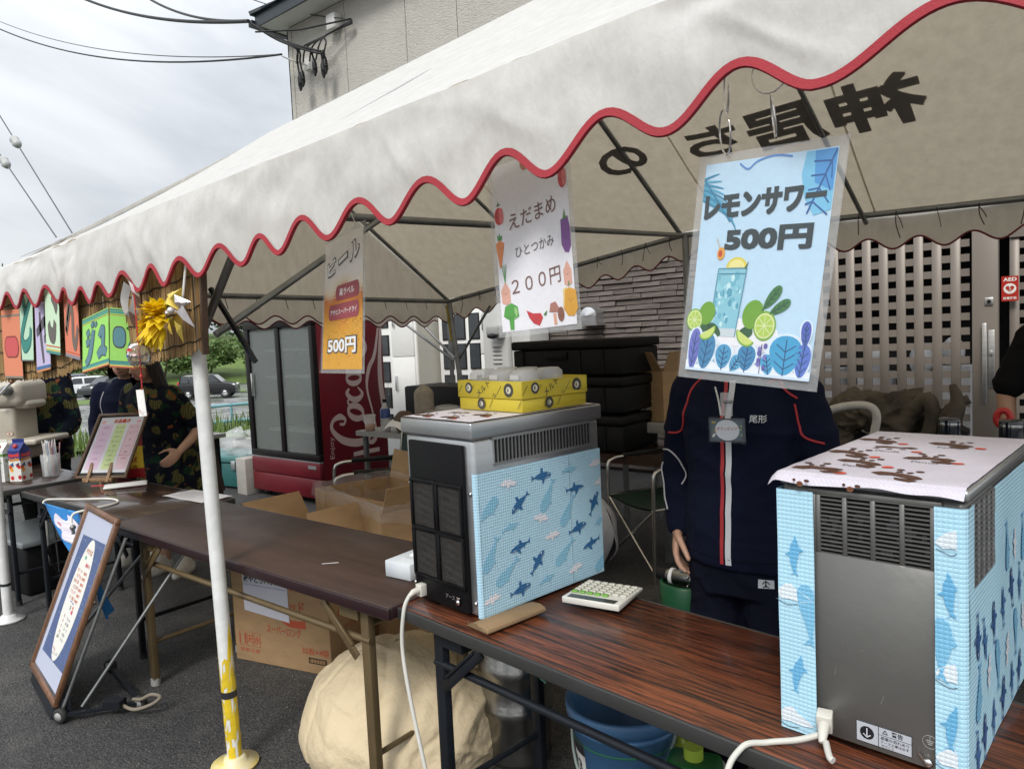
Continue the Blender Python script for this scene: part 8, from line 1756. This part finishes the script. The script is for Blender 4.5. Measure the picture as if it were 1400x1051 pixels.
M_aloha = aloha('dark tropical leaf print cloth'); M_navy = mat('navy tracksuit cloth', (.006, .008, .022), .85, var=.15, vs=5, bump=.5, bs=9, spec=.12); M_dnavy = mat('dark navy trousers', (.006, .007, .016), .85, var=.15, bump=.4, bs=9, spec=.12); M_black = mat('black cloth', (.008, .008, .009), .9, bump=.3, bs=10, spec=.15); M_bskirt = mat('dark brown pleated cloth', (.035, .022, .017), .8, stretch=(6, 1, .2), var=.5, vs=8)
def person(label, loc, rz, s, lean, turn, arms, hairlen, top, bottom, group=None, legs=True, vox=.011, headoff=(0, 0, 0), skirt=None, hem=.72, hands=True, bare=(.0, .0), jitter=0):
    t = thing('person', label, 'person', loc, rz, group); hip = V((0, 0, .84*s)); Rm = Matrix.Rotation(lean, 4, 'X') @ Matrix.Rotation(turn, 4, 'Z')
    def up(p): p = V(p); k = max(0, min(1, (p.z-.78*s)/(.16*s))); q = hip+Rm @ (p-hip); return p.lerp(q, k)
    sh = lambda q: up(V((q*.165, 0, 1.26))*s)
    b = MB(); c = MB(); tr = MB(); S1 = [(.78, .150, .105), (.86, .160, .112), (.98, .135, .095), (1.10, .150, .104), (1.20, .165, .104), (1.275, .142, .08), (1.325, .062, .06)]
    rings(b, [(z*s, x*s, y*s, 0, 0) for z, x, y in S1], up)
    J = [(hem, .192, .138), (.76, .193, .14), (.86, .188, .138), (.98, .178, .13), (1.10, .180, .132), (1.20, .188, .128), (1.275, .168, .10), (1.325, .092, .085), (1.345, .075, .075)]
    rings(c, [(z*s, x*s*(1+.02*math.sin(z*23)), y*s*(1+.03*math.sin(z*31+1)), 0, 0) for z, x, y in J], up)
    hc = V((0, -.012, 1.475))*s+V(headoff); head(b, hc, up, s)
    for q, (el, wr_, hd, hn, curl) in zip((-1, 1), arms):
        S = sh(q); el, wr_ = V(el), V(wr_)
        limb(b, [S, el, wr_], [.046*s, .042*s, .036*s, .033*s, .024*s])
        if hands: hand(b, wr_, hd, hn, q if True else 1, curl, s)
        if bare[0 if q < 0 else 1] > 0: k = bare[0 if q < 0 else 1]; limb(c, [S, S.lerp(el, k*.5), S.lerp(el, k)], [.066*s, .060*s, .060*s])
        else: limb(c, [S, S.lerp(el, .5)+V((q*.006, 0, 0)), el, el.lerp(wr_, .5), el.lerp(wr_, .96)], [.070*s, .066*s, .058*s, .060*s, .054*s, .050*s, .040*s])
    for q in (-1, 1):
        P = [V((q*.085, 0, .82))*s, V((q*.09, -.012, .45))*s, V((q*.09, .012, .075))*s]; limb(b, P, [.085*s, .07*s, .055*s, .05*s, .035*s])
        if not skirt: limb(tr, [P[0], P[0].lerp(P[1], .5), P[1], P[1].lerp(P[2], .5), P[1].lerp(P[2], .95)], [.105*s, .098*s, .086*s, .08*s, .075*s, .068*s])
        b.ball(P[2]+V((0, -.05, -.045)), (.04, .11, .03), 12, 8)
    if not skirt: rings(tr, [(z*s, x*s, y*s, 0, 0) for z, x, y in ((.66, .165, .118), (.76, .178, .124), (.86, .176, .124), (.92, .168, .12))], up)
    body = remesh(b, 'body', M_skin, t, vox*.75, 3)
    sleeve = remesh(c, 'top', top, t, vox, 7, None, .0045)
    if skirt:
        k = MB(); k.grid(lambda a, bb_: up(V((lerp(.16, skirt[0], bb_)*math.cos(2*PI*a)*(1+.05*bb_*math.sin(a*2*PI*13)), lerp(.115, skirt[1], bb_)*math.sin(2*PI*a)*(1+.05*bb_*math.sin(a*2*PI*13)), lerp(.93, skirt[2], bb_)))*1), 104, 14); k.build('skirt', bottom, t, local=True)
    else: remesh(tr, 'trousers', bottom, t, vox, 6, None, .005)
    for q in (-1, 1): shoe(t, q*.09*s, -.01, M_shoe, q*.12)
    face_parts(t, hc, up, s)
    h = MB(); n = 24
    def hairf(a, bq):
        ph = bq*PI*.62; th = 2*PI*a; f = 1 if math.sin(th) > -.35 else .80
        ph *= (1.0 if math.sin(th) > -.2 else .68)
        r = V((.083*math.cos(th)*math.sin(ph), .104*math.sin(th)*math.sin(ph)+.008, .022+.106*math.cos(ph)))*s*(1+.03*nz(a*30, bq*3)); return up(hc+r)
    h.grid(hairf, 40, 14); h.build('hair', M_hair, t, local=True)
    if hairlen:
        h = MB(); rnd = random.Random(2)
        def longh(a, bq): th = lerp(-.45, PI+.45, a); r = lerp(.084, .10, bq); z = .03-hairlen*bq; p = hc+V((r*math.cos(th)*(1+.12*math.sin(bq*3)), .104*math.sin(th)+.02*bq, z))*s; p += V((.006*nz(a*25, bq*2), .006*nz(a*25, bq*2, 4), 0)); return up(p)
        h.grid(longh, 50, 16); h.grid(lambda a, b_: longh(a, b_)*1+V((.004, .01, 0)), 50, 16); h.build('long_hair', M_hair, t, local=True)
    return t, up, sleeve, hc
def on_surface(ob, pts, lift=.0035, k=5):
    """lay a line of points on a garment's surface (local coordinates)"""
    me = ob.data; bv = BVHTree.FromPolygons([v.co.copy() for v in me.vertices], [tuple(p.vertices) for p in me.polygons]); o = []
    for p in spline(pts, k):
        loc, nn, i, d = bv.ray_cast(V((p.x, -1.0, p.z)), V((0, 1, 0)))
        if loc is None: loc, nn, i, d = bv.find_nearest(p)
        o.append((loc+nn*lift, nn))
    return o
M_pipe = mat('red piping', (.45, .03, .035), .6); M_wpipe = mat('white piping', (.50, .50, .52), .6); M_wstr = mat('white zip band', (.66, .66, .68), .7)
# main person behind the rosewood table
H_ = 1.0
P1_, up1, jk, hc1 = person('person in a navy tracksuit with red piping and a volunteer badge behind the rosewood table', (-.815, 2.10, 0), R(-4), .99, 0, 0,
    [((-.235, .02, 1.0), (-.212, -.035, .815), (.06, -.35, -1), (-1, -.5, .0), .55), ((.235, .02, .99), (.24, -.04, .77), (-.05, -.2, -1), (1, -.2, 0), .5)], 0, M_navy, M_dnavy, None, vox=.0062, hem=.75)
def ribbon(ob, pts, r, name, mt, parent, flat=False, k=5):
    o = on_surface(ob, pts, .002, k); m = MB()
    if flat:
        vs = []
        for p, nn in o: s = V((1, 0, 0)); s = (s-nn*s.dot(nn)).normalized(); vs += [p-s*r+nn*.0006, p+s*r+nn*.0006]
        m.add(vs, [(2*i, 2*i+1, 2*i+3, 2*i+2) for i in range(len(o)-1)], smooth=True)
    else: m.tube([p for p, nn in o], r, 6)
    return m.build(name, mt, parent, local=True)
ribbon(jk, [(.012, 0, 1.29), (.012, 0, 1.1), (.010, 0, .95), (.008, 0, .76)], .0085, 'zip_band', M_wstr, P1_, True, 10); ribbon(jk, [(-.006, 0, 1.29), (-.007, 0, 1.1), (-.009, 0, .95), (-.011, 0, .76)], .0055, 'red_zip_edge', M_pipe, P1_, True, 10)
ribbon(jk, [(-.110, -.1, 1.30), (-.135, -.1, 1.255), (-.145, -.1, 1.205), (-.16, -.1, 1.150), (-.19, -.05, 1.125), (-.225, 0, 1.122)], .0033, 'red_piping', M_pipe, P1_)
ribbon(jk, [(.125, -.1, 1.30), (.155, -.1, 1.262), (.185, -.1, 1.24)], .0033, 'red_piping', M_pipe, P1_); ribbon(jk, [(.178, -.1, 1.225), (.187, -.1, 1.17), (.20, -.1, 1.135), (.245, -.05, 1.115)], .0033, 'red_piping', M_pipe, P1_)
ribbon(jk, [(-.265, 0, 1.06), (-.235, -.06, 1.062), (-.205, -.06, 1.035), (-.190, -.06, .99), (-.197, -.06, .955)], .0026, 'white_piping', M_wpipe, P1_); ribbon(jk, [(-.262, 0, 1.02), (-.268, 0, .995), (-.255, -.03, .955), (-.25, -.05, .915), (-.235, -.05, .875)], .0026, 'white_piping', M_wpipe, P1_)
def chest(x0, z0, ob=jk):
    me = ob.data; bv = BVHTree.FromPolygons([v.co.copy() for v in me.vertices], [tuple(p.vertices) for p in me.polygons])
    def f(x, y, l=0.):
        loc, nn, i, d = bv.ray_cast(V((x0+x, -1, z0+y)), V((0, 1, 0))); 
        if loc is None: loc = V((x0+x, -.12, z0+y))
        return loc+V((0, -.0025-l, 0))
    return f
m = MB(); m.text('尾形', chest(.095, 1.185), 0, 0, .022, '#d4d6da', .01); m.build('embroidered_name', PRINT_M, P1_, local=True)
tr1 = [o for o in bpy.data.objects if o.parent == P1_ and o.name.startswith('trousers')][0]; ft = chest(.105, .715, tr1); m = MB(); m.grid(lambda a, b: ft(-.02+.04*a, -.0125+.025*b), 4, 3, 0, False, None, '#bfc2c8'); f2_ = lifted(ft, .001)
m.stroke([(0, -.010), (0, .009)], .003, f2_, '#14161e'); m.stroke([(-.009, .0), (0, .010), (.009, .0)], .003, f2_, '#14161e'); m.stroke([(-.007, -.010), (0, -.003), (.007, -.010)], .003, f2_, '#14161e'); m.build('trouser_mark', PRINT_M, P1_, local=True)
m = MB(); m.tube([p for p, n in on_surface(jk, [(-.186, -.1, .782), (-.1, -.1, .779), (0, -.1, .776), (.1, -.1, .779), (.186, -.1, .782)], .001)], .002, 5); m.build('hem_seam', M_dnavy, P1_, local=True)
# badge on a lanyard
BD = thing('name_badge', 'volunteer name badge in a clear case hanging on the navy tracksuit', 'badge', (-.80, 1.94, 1.15), R(-4)); fb_ = lambda x, y, l=0.: V((x+.012, -.028-l-.01*y, .01+y)); m = MB()
m.add([fb_(a, b) for a, b in ((-.052, -.034), (.052, -.030), (.050, .034), (-.054, .030))]+[fb_(a, b, -.004) for a, b in ((-.052, -.034), (.052, -.030), (.050, .034), (-.054, .030))], [(0, 1, 2, 3), (7, 6, 5, 4), (0, 4, 5, 1), (1, 5, 6, 2), (2, 6, 7, 3), (3, 7, 4, 0)], col='#39454f'); card = m.build('badge_card', PRINT, BD, local=True)
m = MB(); f3 = lifted(fb_, .0006); m.poly([(-.046, -.028), (.046, -.026), (.044, .029), (-.048, .026)], f3, '#4a5b66'); m.disc(0, .0, .036, lifted(fb_, .001), '#c9cdd4', .029, 28); m.text('ボランティア', lifted(fb_, .0015), 0, .004, .010, '#b0424a', .01, .062, rot=.04)
rnd = random.Random(5)
for k in range(9): m.disc(rnd.choice([-1, 1])*rnd.uniform(.034, .044), rnd.uniform(-.022, .022), .004, lifted(fb_, .0014), rnd.choice(['#7f9a6a', '#c9a03a', '#5a8a9a', '#d8d8d0']), .003, 6)
m.build('badge_print', PRINT, card, local=True); m = MB(); m.grid(lambda a, b: fb_(-.055+.11*a, -.036+.072*b, .003), 4, 4); m.build('clear_case', M_gloss, BD, local=True)
m = MB(); m.bb((-.004, -.036, .048), (.030, -.026, .115)); m.build('plastic_strap', M_film, BD, local=True, bevel=.003); m = MB(); m.box((.02, -.036, .09), (.024, .012, .008), .2); m.build('clip', M_steel, BD, local=True, bevel=.002); m = MB(); m.tube(spline([(-.02, -.03, .13), (-.008, -.034, .09), (-.002, -.036, .052)], 5), .0025, 6); m.build('lanyard', M_str, BD, local=True)
# two helpers behind the glossy table
G1, u1, j1, _ = person('person in a dark zipped jacket over white shirt leaning beside the girl with long hair', (-5.17, 2.21, 0), R(44), .96, R(10), 0,
    [((-.25, .0, .95), (-.18, -.14, .78), (.1, -.6, -1), (-1, -.2, 0), .4), ((.25, -.03, .93), (.16, -.16, .76), (-.1, -.5, -1), (1, -.2, 0), .4)], 0.16, M_navy, M_black, 'helpers behind the glossy table', vox=.011)
ribbon(j1, [(.02, -.1, 1.18), (.012, -.1, 1.05), (.0, -.1, .9)], .013, 'white_shirt_edge', M_wstr, G1, True, 8); ribbon(j1, [(-.12, -.1, 1.20), (-.15, -.1, 1.12), (-.155, -.1, 1.02)], .0035, 'white_piping', M_wpipe, G1)
G2, u2, j2, _ = person('person with long black hair in a dark leaf print dress bending over the glossy table', (-4.74, 2.22, 0), R(30), .96, R(17), R(-10),
    [((-.23, -.10, .95), (-.23, -.22, .77), (.0, -.3, -1), (-1, .1, 0), .5), ((.25, -.03, .97), (.20, -.17, .82), (-.2, -.8, -.5), (1, -.2, .2), .4)], .42, M_aloha, M_aloha, 'helpers behind the glossy table', vox=.011, skirt=(.25, .2, .40), bare=(.85, .85), hem=.66)
G3, u3, j3, _ = person('person bending far forward in a tropical leaf print shirt and dark brown pleated skirt', (-5.32, 2.69, 0), R(-51), .98, R(70), 0,
    [((-.20, -.42, .72), (-.18, -.58, .62), (0, -.6, -1), (-1, 0, 0), .5), ((.22, -.40, .72), (.2, -.56, .62), (0, -.6, -1), (1, 0, 0), .5)], .2, M_aloha, M_bskirt, 'helpers behind the glossy table', vox=.012, skirt=(.20, .19, .36), bare=(.7, .7), hem=.70)
G4, u4, j4, _ = person('person in a dark tropical leaf print shirt half hidden behind the shaved ice machine', (-6.24, 1.98, 0), R(40), 1.08, R(4), 0,
    [((-.25, .0, .95), (-.2, -.16, .80), (.1, -.6, -.8), (-1, -.2, 0), .4), ((.25, -.02, .95), (.20, -.17, .82), (-.1, -.6, -.8), (1, -.2, 0), .4)], .12, M_aloha, M_black, 'helpers behind the glossy table', vox=.012, hem=.62)
G5, u5, j5, _ = person('person in a black short sleeved shirt at the right edge with one bare forearm', (-.03, 3.80, 0), R(10), 1.06, 0, 0,
    [((-.265, .0, 1.12), (-.26, -.045, .905), (.02, -.15, -1), (-1, -.1, 0), .6), ((.26, .0, 1.1), (.26, -.04, .9), (0, -.2, -1), (1, -.1, 0), .4)], 0, M_black, M_black, None, vox=.009, bare=(.92, .92))
# white worktop edge behind the helpers
t = thing('work_table', 'pale worktop behind the bending helper', 'table', (-5.6, 2.6, 0)); m = MB(); m.bb((-6.0, 2.45, .77), (-5.22, 2.9, .80)); m.build('top', M_gry, t)
for x in (-5.95, -5.28):
    for y in (2.5, 2.85): m = MB(); m.bar((x, y, 0), (x, y, .768), .035); m.build('leg', M_blm, t)
